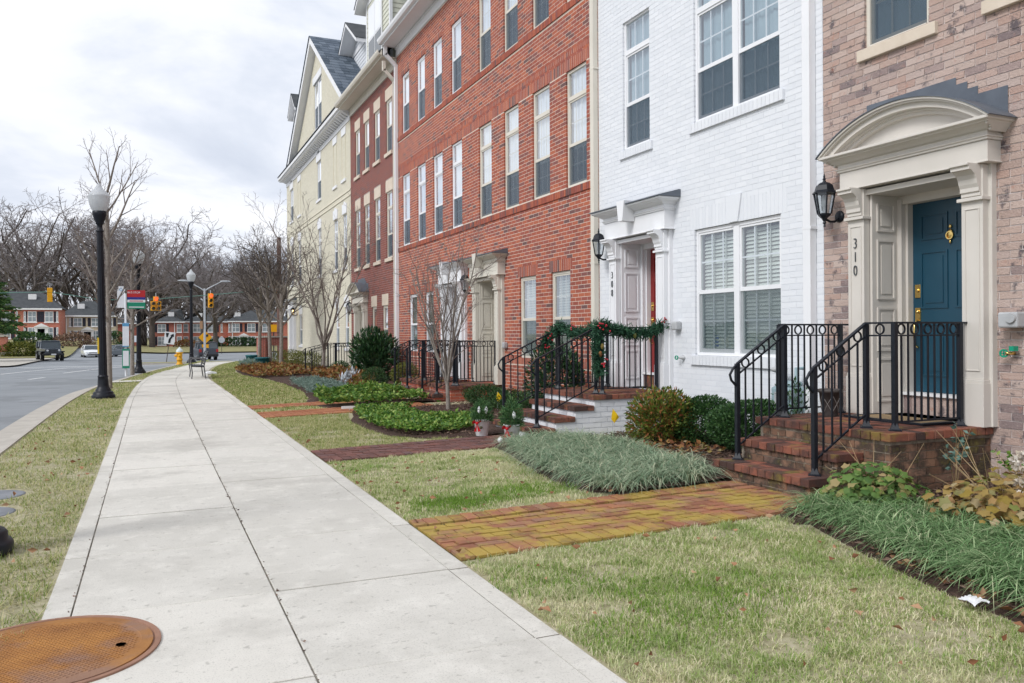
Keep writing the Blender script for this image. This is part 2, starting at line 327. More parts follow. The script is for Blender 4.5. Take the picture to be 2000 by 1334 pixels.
def dens(T, k=4):
    out = []
    for (ya, xa), (yb, xb) in zip(T, T[1:]): out += [(ya + (yb - ya) * i / k, xa + (xb - xa) * i / k) for i in range(k)]
    return out + [T[-1]]
def smooth_tab(T):                               # Catmull-Rom through the stations
    out = []; n = len(T)
    for i in range(n - 1):
        p0, p1, p2, p3 = [np.array(T[min(n - 1, max(0, i + q))]) for q in (-1, 0, 1, 2)]
        for t in (0, .25, .5, .75):
            out.append(tuple(.5 * (2 * p1 + (p2 - p0) * t + (2 * p0 - 5 * p1 + 4 * p2 - p3) * t * t + (3 * p1 - p0 - 3 * p2 + p3) * t ** 3)))
    return out + [T[-1]]
L4, R4, K4 = smooth_tab(SWL), smooth_tab(SWR), smooth_tab(KRB)
verge = poly_between('verge_soil', K4, L4, MAT['soil'], -.02); verge['kind'] = 'structure'
KO = [(y - .0, x - .16) for y, x in K4]
kb = MB()
for (p, q, po, qo) in zip(K4, K4[1:], KO, KO[1:]):
    def P(t, z): return (t[1], t[0], z + G(t[1], t[0]))
    kb.add([P(po, -.2), P(p, -.2), P(p, .0), P(po, -.012), P(qo, -.2), P(q, -.2), P(q, .0), P(qo, -.012)], [(3, 2, 6, 7), (0, 3, 7, 4), (2, 1, 5, 6)])
kerb = kb.build('kerb', MAT['concrete_kerb']); kerb['kind'] = 'structure'
gb = poly_between('gutter_pan', [(y, x - .62) for y, x in K4], [(y, x - .15) for y, x in K4], MAT['concrete_kerb'], -.143); gb.parent = kerb
# pavement of concrete flags
pave = poly_between('sidewalk', L4, R4, MAT['joint_dark'], -.007); pave['kind'] = 'structure'
def arclen(T):
    s = [0]
    for (a, b), (c, d) in zip(T, T[1:]): s.append(s[-1] + math.hypot(c - a, d - b))
    return s
cen = [((a[0] + b[0]) / 2, (a[1] + b[1]) / 2) for a, b in zip(L4, R4)]; S_ = arclen(cen)
def at_s(T, s):
    for i in range(len(S_) - 1):
        if s <= S_[i + 1]:
            f = (s - S_[i]) / (S_[i + 1] - S_[i]); return (T[i][1] + (T[i + 1][1] - T[i][1]) * f, T[i][0] + (T[i + 1][0] - T[i][0]) * f)
    return (T[-1][1], T[-1][0])
cols = [(0, .0555), (.0590, .4955), (.4995, .9435), (.946, 1)]
s = .36; k = 0                                   # first joint so that one falls at y = 3.38
while s + 1.21 < S_[-1] - 1:
    for ci, (f0, f1) in enumerate(cols):
        g = .006; a, b = s + g, s + 1.21 - g
        zt = rnd.uniform(-.003, .003) + (0 if ci in (1, 2) else rnd.uniform(-.004, .002)); q = []
        for ss, ff in ((a, f0), (a, f1), (b, f1), (b, f0)):
            l, r = at_s(L4, ss), at_s(R4, ss); x = l[0] + (r[0] - l[0]) * ff; y = l[1] + (r[1] - l[1]) * ff; q.append((x, y, G(x, y)))
        cx, cy = sum(p[0] for p in q) / 4, sum(p[1] for p in q) / 4
        if abs(cx + .15) < .62 and abs(cy - 4.05) < .62 and False: continue
        b_ = MB(); e = .005
        def sh(p, d, z): 
            v = Vector((cx - p[0], cy - p[1], 0)); v = v.normalized() * d if v.length else v
            return (p[0] + v.x, p[1] + v.y, p[2] + z)
        top = [sh(p, e, zt) for p in q]; mid = [sh(p, 0, zt - e * .7) for p in q]; bot = [sh(p, 0, -.06) for p in q]
        b_.add(top + mid + bot, [(0, 1, 2, 3)] + [(4 + i, 4 + (i + 1) % 4, (i + 1) % 4, i) for i in range(4)] + [(8 + i, 8 + (i + 1) % 4, 4 + (i + 1) % 4, 4 + i) for i in range(4)])
        b_.build('slab', MAT['concrete'], pave)
    s += 1.21; k += 1
# front garden ground
def lawn_z(x, y): return LZ(x) - .02 + G(x, y) * 0
gl = MB(); st = [(y, x) for y, x in R4 if y < 49]
vs = []
for y, x in st:
    for t in fr(0, 1, 6): 
        xx = x + (max(6.7, x + .1) - x) * t; vs.append((xx, y, LZ(xx) - .022 + G(xx, y)))
gl.add(vs, [(j * 7 + i, j * 7 + i + 1, (j + 1) * 7 + i + 1, (j + 1) * 7 + i) for j in range(len(st) - 1) for i in range(6)], True)
gard = gl.build('front_garden_soil', MAT['soil']); gard['kind'] = 'structure'
# mulch beds: outline of the lawn side, then the house side
def bed(name, edge, xh=6.62, dz=.012):
    b = MB(); vs = []; n = 8
    for (x, y) in edge:
        for i in range(n + 1):
            t = i / n; xx = x + (xh - x) * t; hump = .03 * math.sin(math.pi * min(1, t * 3) / 2) if t < .34 else .03
            vs.append((xx, y, LZ(xx) - .02 + dz + (hump if t > 0 else -.012) + .012 * math.sin(xx * 9 + y * 7)))
    b.add(vs, [(j * (n + 1) + i, j * (n + 1) + i + 1, (j + 1) * (n + 1) + i + 1, (j + 1) * (n + 1) + i) for j in range(len(edge) - 1) for i in range(n)], True)
    o = b.build(name, MAT['mulch']); o['kind'] = 'structure'; return o
BED1 = [(3.3, -1), (3.45, 1), (3.62, 2.3), (3.74, 2.9), (3.92, 3.6), (4.15, 4.3), (4.22, 4.78)]
BED2 = [(3.55, 5.97), (3.40, 6.5), (3.46, 7.2), (3.58, 7.9), (3.72, 8.6), (3.78, 9.1)]
BED3 = [(3.86, 10.07), (3.3, 10.4), (2.98, 10.9), (2.88, 11.8), (2.9, 12.8), (3.05, 13.8), (3.2, 14.38)]
BED4 = [(3.0, 15.42), (2.95, 16.2)]
BED5 = [(2.9, 16.95), (3.1, 18), (3.35, 20), (3.4, 23), (3.3, 26), (2.95, 29), (2.85, 32), (3.15, 35), (3.7, 38), (4.4, 40.5), (5.4, 42.5)]
for e in (BED1, BED2, BED3, BED4, BED5): bed('mulch_bed', e)
# ------------------------------------------------------------------ brickwork
XF = 6.55
CH, BL, JT = .0677, .2032, .0095                  # course, brick module, joint
def minus(u0, u1, cuts):
    segs = [(u0, u1)]
    for c0, c1 in cuts:
        out = []
        for a, b in segs:
            if c1 <= a or c0 >= b: out.append((a, b)); continue
            if c0 > a: out.append((a, c0))
            if c1 < b: out.append((c1, b))
        segs = out
    return segs
def lay(u0, u1, z0, z1, cuts=(), joint=JT):
    """running bond courses clipped round openings: list of (u0, u1, z0, z1)"""
    out = []; k = 0; z = z0
    while z + CH * .5 < z1:
        zt = min(z + CH, z1); zm = (z + zt) / 2
        for a, b in minus(u0, u1, [(c[0], c[1]) for c in cuts if c[2] < zm < c[3]]):
            off = u0 + (BL / 2 if k % 2 else 0); i = math.floor((a - off) / BL); p = off + i * BL
            cuts_ = []
            while p < b - 1e-4:
                cuts_.append([max(p, a), min(p + BL, b)]); p += BL
            if len(cuts_) > 1 and cuts_[0][1] - cuts_[0][0] < .06: cuts_[1][0] = cuts_[0][0]; cuts_.pop(0)
            if len(cuts_) > 1 and cuts_[-1][1] - cuts_[-1][0] < .06: cuts_[-2][1] = cuts_[-1][1]; cuts_.pop()
            for l, r in cuts_: out.append((l + (joint / 2 if l > a + 1e-4 or l == u0 else 0), r - (joint / 2 if r < b - 1e-4 else 0), z + joint / 2, zt - joint / 2))
        z += CH; k += 1
    return out
def brick_verts(w, d, h, jit=0, r=rnd):
    j = lambda: r.uniform(-jit, jit)
    return [(0 + j(), -w / 2 + j(), -h / 2 + j()), (0 + j(), w / 2 + j(), -h / 2 + j()), (0 + j(), w / 2 + j(), h / 2 + j()), (0 + j(), -w / 2 + j(), h / 2 + j()),
            (d, -w / 2, -h / 2), (d, w / 2, -h / 2), (d, w / 2, h / 2), (d, -w / 2, h / 2)]
BF = [(3, 2, 1, 0), (1, 2, 6, 5), (0, 1, 5, 4), (2, 3, 7, 6), (3, 0, 4, 7)]
def brickwork(parent, bricks, place, m, depth=.1, jit=.0008, nmax=300, name='brick', proud=0.0):
    """place(u, z) -> (world origin, rotation about z). Nearest full bricks become single objects, the rest one mesh."""
    full = BL - JT; sel = []
    for q in bricks:
        u, z = (q[0] + q[1]) / 2, (q[2] + q[3]) / 2; (o, rz) = place(u, z); p = prj(*o)
        inside = p is not None and -20 < p[0] < 2020 and -20 < p[1] < 1354
        sel.append((p[2] if inside else 1e6, abs(q[1] - q[0] - full) < .004 and abs(q[3] - q[2] - (CH - JT)) < .004, q, o, rz))
    single = sorted([i for i, s in enumerate(sel) if s[1] and s[0] < 1e5], key=lambda i: sel[i][0])[:nmax]; ss = set(single)
    var = []
    for _ in range(5):
        b = MB(); b.add(brick_verts(full, depth, CH - JT, jit), BF); var.append(b.mesh('brick', m))
    for i in single:
        o = bpy.data.objects.new(name, rnd.choice(var)); link(o, parent)
        loc = Vector(sel[i][3]); o.location = loc - WLOC.get(parent.name, Vector((0, 0, 0))); o.rotation_euler = (0, 0, sel[i][4])
    mb = MB()
    for i, s in enumerate(sel):
        if i in ss: continue
        q, o, rz = s[2], s[3], s[4]; c, n = math.cos(rz), math.sin(rz)
        mb.add([(o[0] + x * c - y * n, o[1] + x * n + y * c, o[2] + z) for x, y, z in brick_verts(q[1] - q[0], depth, q[3] - q[2], jit)], BF)
    if mb.f:
        o = mb.build('brickwork', m, parent); o['kind'] = 'stuff'
def slab_with_holes(mb, u0, u1, z0, z1, holes, x0, x1):
    us = sorted({u0, u1, *[h[0] for h in holes], *[h[1] for h in holes]}); zs = sorted({z0, z1, *[h[2] for h in holes], *[h[3] for h in holes]})
    us = [u for u in us if u0 <= u <= u1]; zs = [z for z in zs if z0 <= z <= z1]
    inside = lambda a, b, c, d: any(h[0] - 1e-6 <= a and b <= h[1] + 1e-6 and h[2] - 1e-6 <= c and d <= h[3] + 1e-6 for h in holes)
    for a, b in zip(us, us[1:]):
        z = None
        for c, d in zip(zs, zs[1:]):
            if inside(a, b, c, d):
                if z is not None: mb.box(x0, x1, a, b, z, c); z = None
            elif z is None: z = c
        if z is not None: mb.box(x0, x1, a, b, z, zs[-1])
def rowlock(mb_list, u0, u1, z0, z1, n=None):
    n = n or max(1, round((u1 - u0) / CH)); w = (u1 - u0) / n
    for i in range(n): mb_list.append((u0 + i * w + JT / 2, u0 + (i + 1) * w - JT / 2, z0, z1))

# ------------------------------------------------------------------ windows
def pane(x, a, b, c, d):
    return MB().add([(x, a, c), (x, b, c), (x, b, d), (x, a, d)], [(3, 2, 1, 0)])
def window(house, y0, y1, z0, z1, fm='paint_white', transom=False, double=False, grid=(3, 2), upper='curtain', lower='screen', X=XF, trim=.042, meet=.5, lab=None):
    """double-hung sash window set back in its opening, seen from the street (-X side)"""
    F = MAT[fm]; xf = X + .032; b = MB()
    b.box(xf, xf + .075, y0, y0 + trim, z0, z1); b.box(xf, xf + .075, y1 - trim, y1, z0, z1); b.box(xf, xf + .075, y0 + trim, y1 - trim, z1 - trim, z1); b.box(xf - .012, xf + .075, y0 + trim, y1 - trim, z0, z0 + trim * .9)
    zt = z1 - trim
    bays = [(y0 + trim, y1 - trim)]
    if transom:
        tz = zt - .40; b.box(xf - .003, xf + .075, y0 + trim, y1 - trim, tz - .07, tz); zt2 = tz - .07
    else: zt2 = zt
    if double:
        ym = (y0 + y1) / 2; b.box(xf - .004, xf + .077, ym - .05, ym + .05, z0 + trim * .9, z1 - trim); bays = [(y0 + trim, ym - .05), (ym + .05, y1 - trim)]
    win = b.build('window', F, house)
    if lab: win['label'] = lab
    zm = z0 + trim * .9 + (zt2 - z0 - trim * .9) * meet
    for a, c in bays:
        up = MB(); st = .026                                        # upper sash
        xa = xf + .010
        up.box(xa, xa + .03, a, c, zm - .02, zm + .03); up.box(xa, xa + .03, a, a + st, zm + .03, zt2); up.box(xa, xa + .03, c - st, c, zm + .03, zt2); up.box(xa, xa + .03, a + st, c - st, zt2 - .03, zt2)
        up.build('upper_sash', F, win)
        lo = MB(); xb = xf + .030
        lo.box(xb, xb + .028, a, c, z0 + trim * .9, z0 + trim * .9 + .05); lo.box(xb, xb + .028, a, a + st, z0 + trim * .9 + .05, zm - .021); lo.box(xb, xb + .028, c - st, c, z0 + trim * .9 + .05, zm - .021)
        lo.build('lower_sash', F, win)
        pane(xa + .014, a + st - .005, c - st + .005, zm + .025, zt2 - .025).build('pane', MAT['glass'], win)
        pane(xb + .014, a + st - .005, c - st + .005, z0 + trim * .9 + .045, zm - .015).build('pane', MAT['glass'], win)
        if transom:
            pane(xa + .014, a, c, tz + .002, zt - .002).build('pane', MAT['glass'], win)
        if grid:
            mu = MB(); gx, gz = grid; m_ = .010
            for (p, q, xx) in ((zm + .03, zt2 - .03, xa + .017), (z0 + trim * .9 + .05, zm - .02, xb + .017)):
                for i in range(1, gx): yy = a + st + (c - a - 2 * st) * i / gx; mu.box(xx, xx + .006, yy - m_, yy + m_, p, q)
                for i in range(1, gz): zz = p + (q - p) * i / gz; mu.box(xx + .001, xx + .007, a + st, c - st, zz - m_, zz + m_)
            if transom:
                for i in range(1, gx): yy = a + (c - a) * i / gx; mu.box(xa + .017, xa + .023, yy - m_, yy + m_, tz, zt)
            mu.build('muntin', F, win)
        if lower == 'screen': pane(xf + .016, a + .004, c - .004, z0 + trim * .9, zm - .022).build('insect_screen', MAT['screen_light' if upper == 'slat' else 'screen'], win)
        xc = xf + (.10 if upper == 'slat' else .085)
        if upper == 'slat':
            sl_ = MB(); z = z0 + trim + .03
            while z < z1 - trim - .03:
                sl_.add([(xc - .013, a + .03, z - .022), (xc - .013, c - .01, z - .022), (xc + .013, c - .01, z + .022), (xc + .013, a + .03, z + .022)], [(0, 1, 2, 3)]); z += .047
            o = sl_.build('blind', MAT['blind_slat'], win)
            MB().box(xc - .03, xc - .027, (a * 2 + c) / 3, (a * 2 + c) / 3 + .02, z0 + trim, z1 - trim).box(xc - .03, xc - .027, (a + 2 * c) / 3, (a + 2 * c) / 3 + .02, z0 + trim, z1 - trim).build('blind_tape', MAT['blind_slat'], win)
        elif upper:
            mm = {'curtain': 'curtain_white', 'blue': 'curtain_blue'}[upper]; n = 26; vs = []
            for i in range(n + 1):
                t = i / n; yy = a + .01 + (c - a - .045) * t; dx = .008 * math.sin(i * 1.9) + .006 * math.sin(i * .7)
                vs += [(xc + dx, yy, (zm - .06 if upper == 'curtain' else z0)), (xc + dx, yy, z1)]
            MB().add(vs, [(2 * i, 2 * i + 1, 2 * i + 3, 2 * i + 2) for i in range(n)], True).build('curtain', MAT[mm], win)
    return win

# ------------------------------------------------------------------ entrances
def text_mesh(body, size, m, depth=.006):
    cu = bpy.data.curves.new('t', 'FONT'); cu.body = body; cu.size = size; cu.extrude = depth; cu.offset = -.003 if size > .12 else 0; cu.align_x = 'CENTER'
    o = bpy.data.objects.new('t', cu); COL.objects.link(o); dg = bpy.context.evaluated_depsgraph_get(); dg.update()
    me = bpy.data.meshes.new_from_object(o.evaluated_get(dg)); bpy.data.objects.remove(o); me.materials.clear(); me.materials.append(m); return me
def panel(mb, plane, at, u0, u1, z0, z1, w=.022, d=.012, sgn=-1):
    """raised moulding round a sunk panel with a raised field"""
    def bx(a, b, c, e, t0, t1):
        if plane == 'x': mb.box(at + sgn * t0, at + sgn * t1, a, b, c, e)
        else: mb.box(a, b, at + sgn * t0, at + sgn * t1, c, e)
    bx(u0, u1, z0, z0 + w, 0, d); bx(u0, u1, z1 - w, z1, 0, d); bx(u0, u0 + w, z0 + w, z1 - w, 0, d); bx(u1 - w, u1, z0 + w, z1 - w, 0, d)
    e = .035
    if u1 - u0 > .16 and z1 - z0 > .16: bx(u0 + w + e, u1 - w - e, z0 + w + e, z1 - w - e, 0, d * .7)
def entrance(h, yc, z0, style, pm, dm, number=None, zoff=0.0, knocker=True, sidelight=False):
    P = MAT[pm]; zf = z0; zt = z0 + 2.227                       # floor and underside of the frieze
    hi, ho = .53, .73
    for sgn in (-1, 1):                                          # pilasters with scroll brackets
        a, b = sorted((yc + sgn * hi, yc + sgn * ho)); m = MB()
        m.box(6.42, XF + .05, a, b, zf + .40, zt - .005); m.box(6.395, XF + .05, a - .015, b + .015, zf, zf + .37); m.box(6.405, XF + .05, a - .008, b + .008, zf + .37, zf + .40)
        m.box(6.385, XF + .04, a - .02, b + .02, zf + 1.94 - .02, zf + 1.95); m.box(6.49, XF + .06, a - (.03 if sgn < 0 else 0), b + (.03 if sgn > 0 else 0), zf, zt)
        panel(m, 'x', 6.42, a + .03, b - .03, zf + .47, zf + 1.86, .012, .008)
        o = m.build('pilaster', P, h, bevel=.004)
        prof = [(6.425, zf + 1.955), (6.40, zf + 1.96), (6.40, zf + 1.99), (6.385, zf + 1.995), (6.385, zf + 2.03), (6.37, zf + 2.06), (6.36, zf + 2.10), (6.34, zf + 2.135), (6.30, zf + 2.165), (6.27, zf + 2.17), (6.27, zf + 2.20), (6.25, zf + 2.205), (6.25, zt - .002), (6.425, zt - .002)]
        MB().prism(prof, 'y', a + .012, b - .012).build('bracket', P, o, bevel=.003)
    # recess: panelled sides, soffit, casing, threshold
    rc = MB(); xd = 6.97
    for sgn in (-1, 1):
        yy = yc + sgn * (hi - .03); rc.box(6.50, xd + .03, yy, yy + sgn * .06, zf, zt - .06)
        s2 = -sgn
        for (pa, pb) in ((.12, .55), (.62, 1.05), (1.13, 1.72), (1.80, 2.08)):
            panel(rc, 'y', yy, 6.56, 6.80, zf + pa, zf + pb, .02, .012, s2)
        rc.box(6.84, 6.90, yy, yy + s2 * .05, zf, zt - .1); rc.box(6.90, xd, yy, yy + s2 * .075, zf + .2, zt - .09)
    rc.box(6.45, xd + .03, yc - hi, yc + hi, zt - .07, zt - .02); rc.box(6.86, xd + .02, yc - hi + .03, yc + hi - .03, zt - .15, zt - .07)
    rc.build('recess', P, h)
    th = MB(); th.box(6.83, 7.05, yc - .47, yc + .47, zf + .185, zf + .212); th.build('threshold', MAT['paint_white_worn'], h)
    n = 9
    for i in range(n):
        w = .94 / n; MB().box(6.86, 6.99, yc - .47 + i * w + .004, yc - .47 + (i + 1) * w - .004, zf + .004, zf + .182).build('brick', MAT['brick_tread'] if pm != 'paint_taupe' else MAT['brick_taupe'], h)
    # door
    d = MB(); dy0, dy1, dz0, dz1 = yc - .455, yc + .44, zf + .215, zf + 2.19 - .11; d.box(xd, xd + .045, dy0, dy1, dz0, dz1)
    door = d.build('door', MAT[dm], h); wd = dy1 - dy0; hd = dz1 - dz0
    for (a, b) in ((.12, .455), (.545, .88)):
        for (c, e) in ((.085, .36), (.44, .74), (.80, .935)):
            q = MB(); panel(q, 'x', xd, dy0 + a * wd, dy0 + b * wd, dz0 + c * hd, dz0 + e * hd, .018, .010); q.build('panel', MAT[dm], door)
    B = MAT['brass']; yl = dy1 - .075
    q = MB().box(xd - .012, xd, yl - .032, yl + .032, dz0 + .93, dz0 + 1.06); q.lathe([(.0, -.03), (.018, -.028), (.018, -.012)], 12, (xd, yl, dz0 + 1.0), axis='x'); q.build('lock', B, door, bevel=.002)
    q = MB().box(xd - .012, xd, yl - .03, yl + .03, dz0 + .70, dz0 + .83); q.tube([(xd - .01, yl, dz0 + .71), (xd - .055, yl, dz0 + .68), (xd - .065, yl, dz0 + .56), (xd - .05, yl, dz0 + .46), (xd - .01, yl, dz0 + .44)], .011, 8)
    q.lathe([(0, -.03), (.02, -.026), (.02, -.012)], 12, (xd, yl, dz0 + .79), axis='x'); q.build('handle', B, door)
    if knocker:
        q = MB(); kz = dz0 + 1.52; q.ellipsoid((xd - .012, yc, kz), (.014, .032, .05)); q.ellipsoid((xd - .012, yc, kz + .075), (.01, .016, .02)); q.ring((xd - .02, yc, kz - .01), .04, .01, .012, (1, 0, 0)); q.ellipsoid((xd - .012, yc, kz - .07), (.01, .012, .02)); q.build('knocker', B, door)
    # entablature
    e = MB(); fx = 6.385; ft = zt + (.185 if style == 'arch' else .255)
    e.box(fx, XF + .05, yc - .80, yc + .80, zt, ft); e.box(fx - .012, XF + .04, yc - .812, yc + .812, zt - .001, zt + .012)
    prof = [(0, 0), (.018, .002), (.018, .02), (.032, .024), (.032, .036), (.014, .04), (.014, .072), (.03, .078), (.042, .082), (.052, .09), (.068, .102), (.092, .113), (.118, .119), (.13, .121), (.13, .130), (.15, .134), (.165, .14), (.165, .165), (-.1, .165)]
    lp = [[(XF + .03, yc - .80 - p * .75, ft + q), (fx - p, yc - .80 - p * .75, ft + q), (fx - p, yc + .80 + p * .75, ft + q), (XF + .03, yc + .80 + p * .75, ft + q)] for p, q in prof]
    e.add([v for r in lp for v in r], [(i * 4 + j, i * 4 + j + 1, i * 4 + 5 + j, i * 4 + 4 + j) for i in range(len(prof) - 1) for j in range(3)])
    ent = e.build('canopy', P, h, bevel=.004); tz = ft + .165
    if style == 'arch':
        rise, half = .335, .93; R = (half * half + rise * rise) / (2 * rise); zc = tz + rise - R; a0 = math.acos(half / R); x0 = fx - .17
        t = MB(); n = 20; pts = [(yc + .80 * (1 - 2 * i / n), 0) for i in range(n + 1)]
        poly = [(y, zc + math.sqrt(max(0, (R - .10) ** 2 - (y - yc) ** 2))) for y, _ in pts if zc + math.sqrt(max(0, (R - .10) ** 2 - (y - yc) ** 2)) > tz]
        t.prism([(poly[-1][0], tz - .002), (poly[0][0], tz - .002)] + poly, 'x', fx + .02, XF + .02); t.build('tympanum', P, ent)
        r = MB()
        for (ra, rb, xx) in ((R - .135, R - .105, fx - .03), (R - .105, R - .085, fx - .055), (R - .085, R - .035, x0 + .055), (R - .035, R - .018, x0 + .02), (R - .018, R, x0)): r.arc(yc, zc, ra, rb, math.acos(min(1, (half + .0) / rb)) if False else a0, math.pi - a0, xx, XF + .02, 32)
        r.build('arch_moulding', P, ent)
        ro = MB(); ro.arc(yc, zc, R + .001, R + .010, a0 - .012, math.pi - a0 + .012, x0 - .012, XF + .0, 32)
        # stepped flashing on the wall above
        fl = [(yc + .62, tz + .30), (yc + .62, tz + .43)] if False else []
        top = tz + rise
        st = [(yc + 1.02, tz - .01), (yc + .86, tz + .10), (yc + .72, tz + .27), (yc + .60, tz + .33), (yc + .60, top + .15), (yc - .39, top + .15), (yc - .39, top + .085), (yc - .50, top + .085), (yc - .50, top + .02), (yc - .60, top + .02), (yc - .60, top - .05), (yc - .87, top - .05), (yc - .87, tz - .015), (yc - .8, tz - .015)]
        arcp = [(yc + (R - .02) * math.cos(a), zc + (R - .02) * math.sin(a)) for a in [a0 + (math.pi - 2 * a0) * i / 16 for i in range(17)]]
        vs = []; 
        ro.prism(st[::-1] + [], 'x', XF - .006, XF + .004) if False else None
        # the sheet rises from the arch back to a level line on the brickwork
        for (ya, yb, zu) in ((yc + .60, yc - .39, top + .15), (yc - .39, yc - .50, top + .085), (yc - .50, yc - .60, top + .02), (yc - .60, yc - .87, top - .05)):
            m_ = 8
            for i in range(m_):
                p, q_ = ya + (yb - ya) * i / m_, ya + (yb - ya) * (i + 1) / m_
                za, zb = [zc + math.sqrt(max(0, (R + .008) ** 2 - (w - yc) ** 2)) for w in (p, q_)]
                ro.add([(XF - .005, p, za - .02), (XF - .005, q_, zb - .02), (XF - .005, q_, max(zu, zb)), (XF - .005, p, max(zu, za))], [(0, 1, 2, 3)])
        ro.build('metal_roof', MAT['roof_metal'], ent)
    else:
        c = MB(); c.prism([(fx - .19, tz + .001), (XF + .0, tz + .001), (XF + .0, tz + .10), (XF - .03, tz + .10), (fx - .19, tz + .014)], 'y', yc - .80 - .15, yc + .80 + .15); c.build('metal_roof', MAT['roof_metal'], ent)
        k = MB(); k.prism([(yc - .055, zt + .19), (yc + .055, zt + .19), (yc + .105, tz + .06), (yc - .105, tz + .06)], 'x', fx - .21, fx - .005); k.build('keystone', P, ent, bevel=.004)
    if number:
        for i, ch in enumerate(number):
            me = text_mesh(ch, .15, MAT['numeral_grey']); o = bpy.data.objects.new('house_numeral', me); link(o, h); w = WLOC[h.name]
            o.location = Vector((6.413, yc + .63, zf + 1.66 - i * .135 - .02)) - w; o.rotation_euler = (R_(90), 0, R_(-90)); o.scale = (.7, 1, 1)
    return (yc - hi, yc + hi, zf - .01, zt)

def lantern(y, z, name_label, lit=False, X=XF):
    t = thing('wall_lantern', name_label, 'lantern', (X, y, z)); I = MAT['iron_black']; cx = -.21
    MB().lathe([(0, -.03), (.035, -.028), (.06, -.012), (.062, 0)], 16, (0, 0, -.07), axis='x').build('wall_plate', I, t, True)
    MB().tube([(-.02, 0, -.09), (-.07, 0, -.125), (-.13, 0, -.13), (cx, 0, -.10), (cx, 0, -.06)], .013, 8).build('arm', I, t, True)
    MB().lathe([(0, -.19), (.012, -.185), (.008, -.16), (.02, -.145), (.012, -.13), (.03, -.10), (.062, -.07), (.068, -.055), (.0, -.055)], 6, (cx, 0, 0), False).build('base', I, t, True)
    MB().lathe([(.122, .155), (.122, .168), (.10, .185), (.085, .235), (.055, .262), (.02, .275), (.012, .29), (.018, .305), (.008, .318), (.012, .33), (.0, .37)], 6, (cx, 0, 0), False).build('cap', I, t, True)
    f = MB()
    for i in range(6):
        a = 2 * math.pi * i / 6; f.bar((cx + .066 * math.cos(a), .066 * math.sin(a), -.055), (cx + .106 * math.cos(a), .106 * math.sin(a), .158), .011)
    f.build('cage', I, t, True)
    MB().lathe([(.060, -.05), (.099, .155)], 6, (cx, 0, 0), False).build('glass', MAT['glass_clear'], t, True)
    MB().lathe([(.02, -.05), (.02, .02), (.028, .03), (.028, .12), (0, .15)], 10, (cx, 0, 0)).build('bulb', MAT['bulb_warm'] if lit else MAT['lamp_glass'], t, True)
    return t

# ------------------------------------------------------------------ the terrace of town houses
def house(label, y0, y1, ztop, holes, bm, mm, nmax=300, extra=(), jit=.0008, proud=.007, zb=-.1):
    h = thing('townhouse', label, 'house', (XF + 3, (y0 + y1) / 2, 0))
    grow = .006; w = MB(); slab_with_holes(w, y0, y1, zb, ztop, [(a - grow, b + grow, c - grow, d + grow) for a, b, c, d in holes], XF + proud, XF + .17)
    w.build('wall', MAT[mm], h)
    br = lay(y0, y1, zb, ztop, list(holes) + list(extra))
    for e in extra:
        br += e[4] if len(e) > 4 else []
    brickwork(h, br, lambda u, z: ((XF, u, z), 0), MAT[bm], nmax=nmax, jit=jit)
    i = MB(); i.add([(XF + .172, y0, zb), (XF + 7, y0, zb), (XF + 7, y1, zb), (XF + .172, y1, zb), (XF + .172, y0, ztop + .3), (XF + 7, y0, ztop + .3), (XF + 7, y1, ztop + .3), (XF + .172, y1, ztop + .3)],
                    [(0, 1, 2, 3), (7, 6, 5, 4), (0, 4, 5, 1), (1, 5, 6, 2), (2, 6, 7, 3)])
    i.build('interior', MAT['interior'], h)
    fl = MB()
    for z in (3.2, 6.3):
        if z < ztop: fl.box(XF + .18, XF + 6.9, y0 + .01, y1 - .01, z, z + .25)
    fl.box(XF + 1.6, XF + 1.7, y0 + .01, y1 - .01, zb, ztop); fl.build('floor', MAT['interior'], h)
    return h
def course(u0, u1, z0, z1, n=None):
    l = []; rowlock(l, u0, u1, z0, z1, n); return (u0, u1, z0, z1, l)
def jack(u0, u1, z0, z1, n):                      # flat arch of bricks on end
    return course(u0, u1, z0, z1, n)

# --- number 310, taupe brick
ZP = .583
e310 = (5.44 - .55, 5.44 + .55, ZP - .01, ZP + 2.24)
w310 = [(5.33, 6.07, 4.21, 5.9), (3.75, 4.72, 4.21, 5.9), (5.33, 6.07, 7.04, 8.69), (3.75, 4.72, 7.04, 8.69)]
h310 = house('taupe brick townhouse numbered 310 with arched canopy over a blue door', .6, 6.62, 9.4, [e310] + w310, 'brick_taupe', 'mortar_light', jit=.002)
entrance(h310, 5.44, ZP, 'arch', 'paint_taupe', 'paint_blue_door', '310')
for a, b, c, d in w310:
    window(h310, a, b, c, d, 'paint_cream_frame', upper='blue', grid=(3, 2)); MB().box(XF - .045, XF + .12, a - .10, b + .06, c - .115, c - .002).build('sill', MAT['limestone'], h310, bevel=.006)
q = MB().box(XF - .14, XF, 4.41, 4.58, 1.42, 1.55); q.lathe([(.04, -.16), (.045, -.14), (.045, -.10)], 12, (XF, 4.46, 1.5), axis='x'); q.build('meter_box', MAT['meter_grey'], h310, bevel=.015)
q = MB(); q.lathe([(.0, -.10), (.012, -.10), (.014, 0)], 10, (XF, 4.53, 1.21), axis='x'); q.build('tap', MAT['brass'], h310)
q = MB(); q.ring((XF - .09, 4.56, 1.21), .035, .012, .012, (1, .2, 0)); q.bar((XF - .09, 4.53, 1.21), (XF - .09, 4.59, 1.21), .008); q.bar((XF - .09, 4.56, 1.18), (XF - .09, 4.56, 1.24), .008); q.box(XF - .1, XF - .04, 4.47, 4.51, 1.23, 1.27); q.build('tap_wheel', MAT['tap_green'], h310)

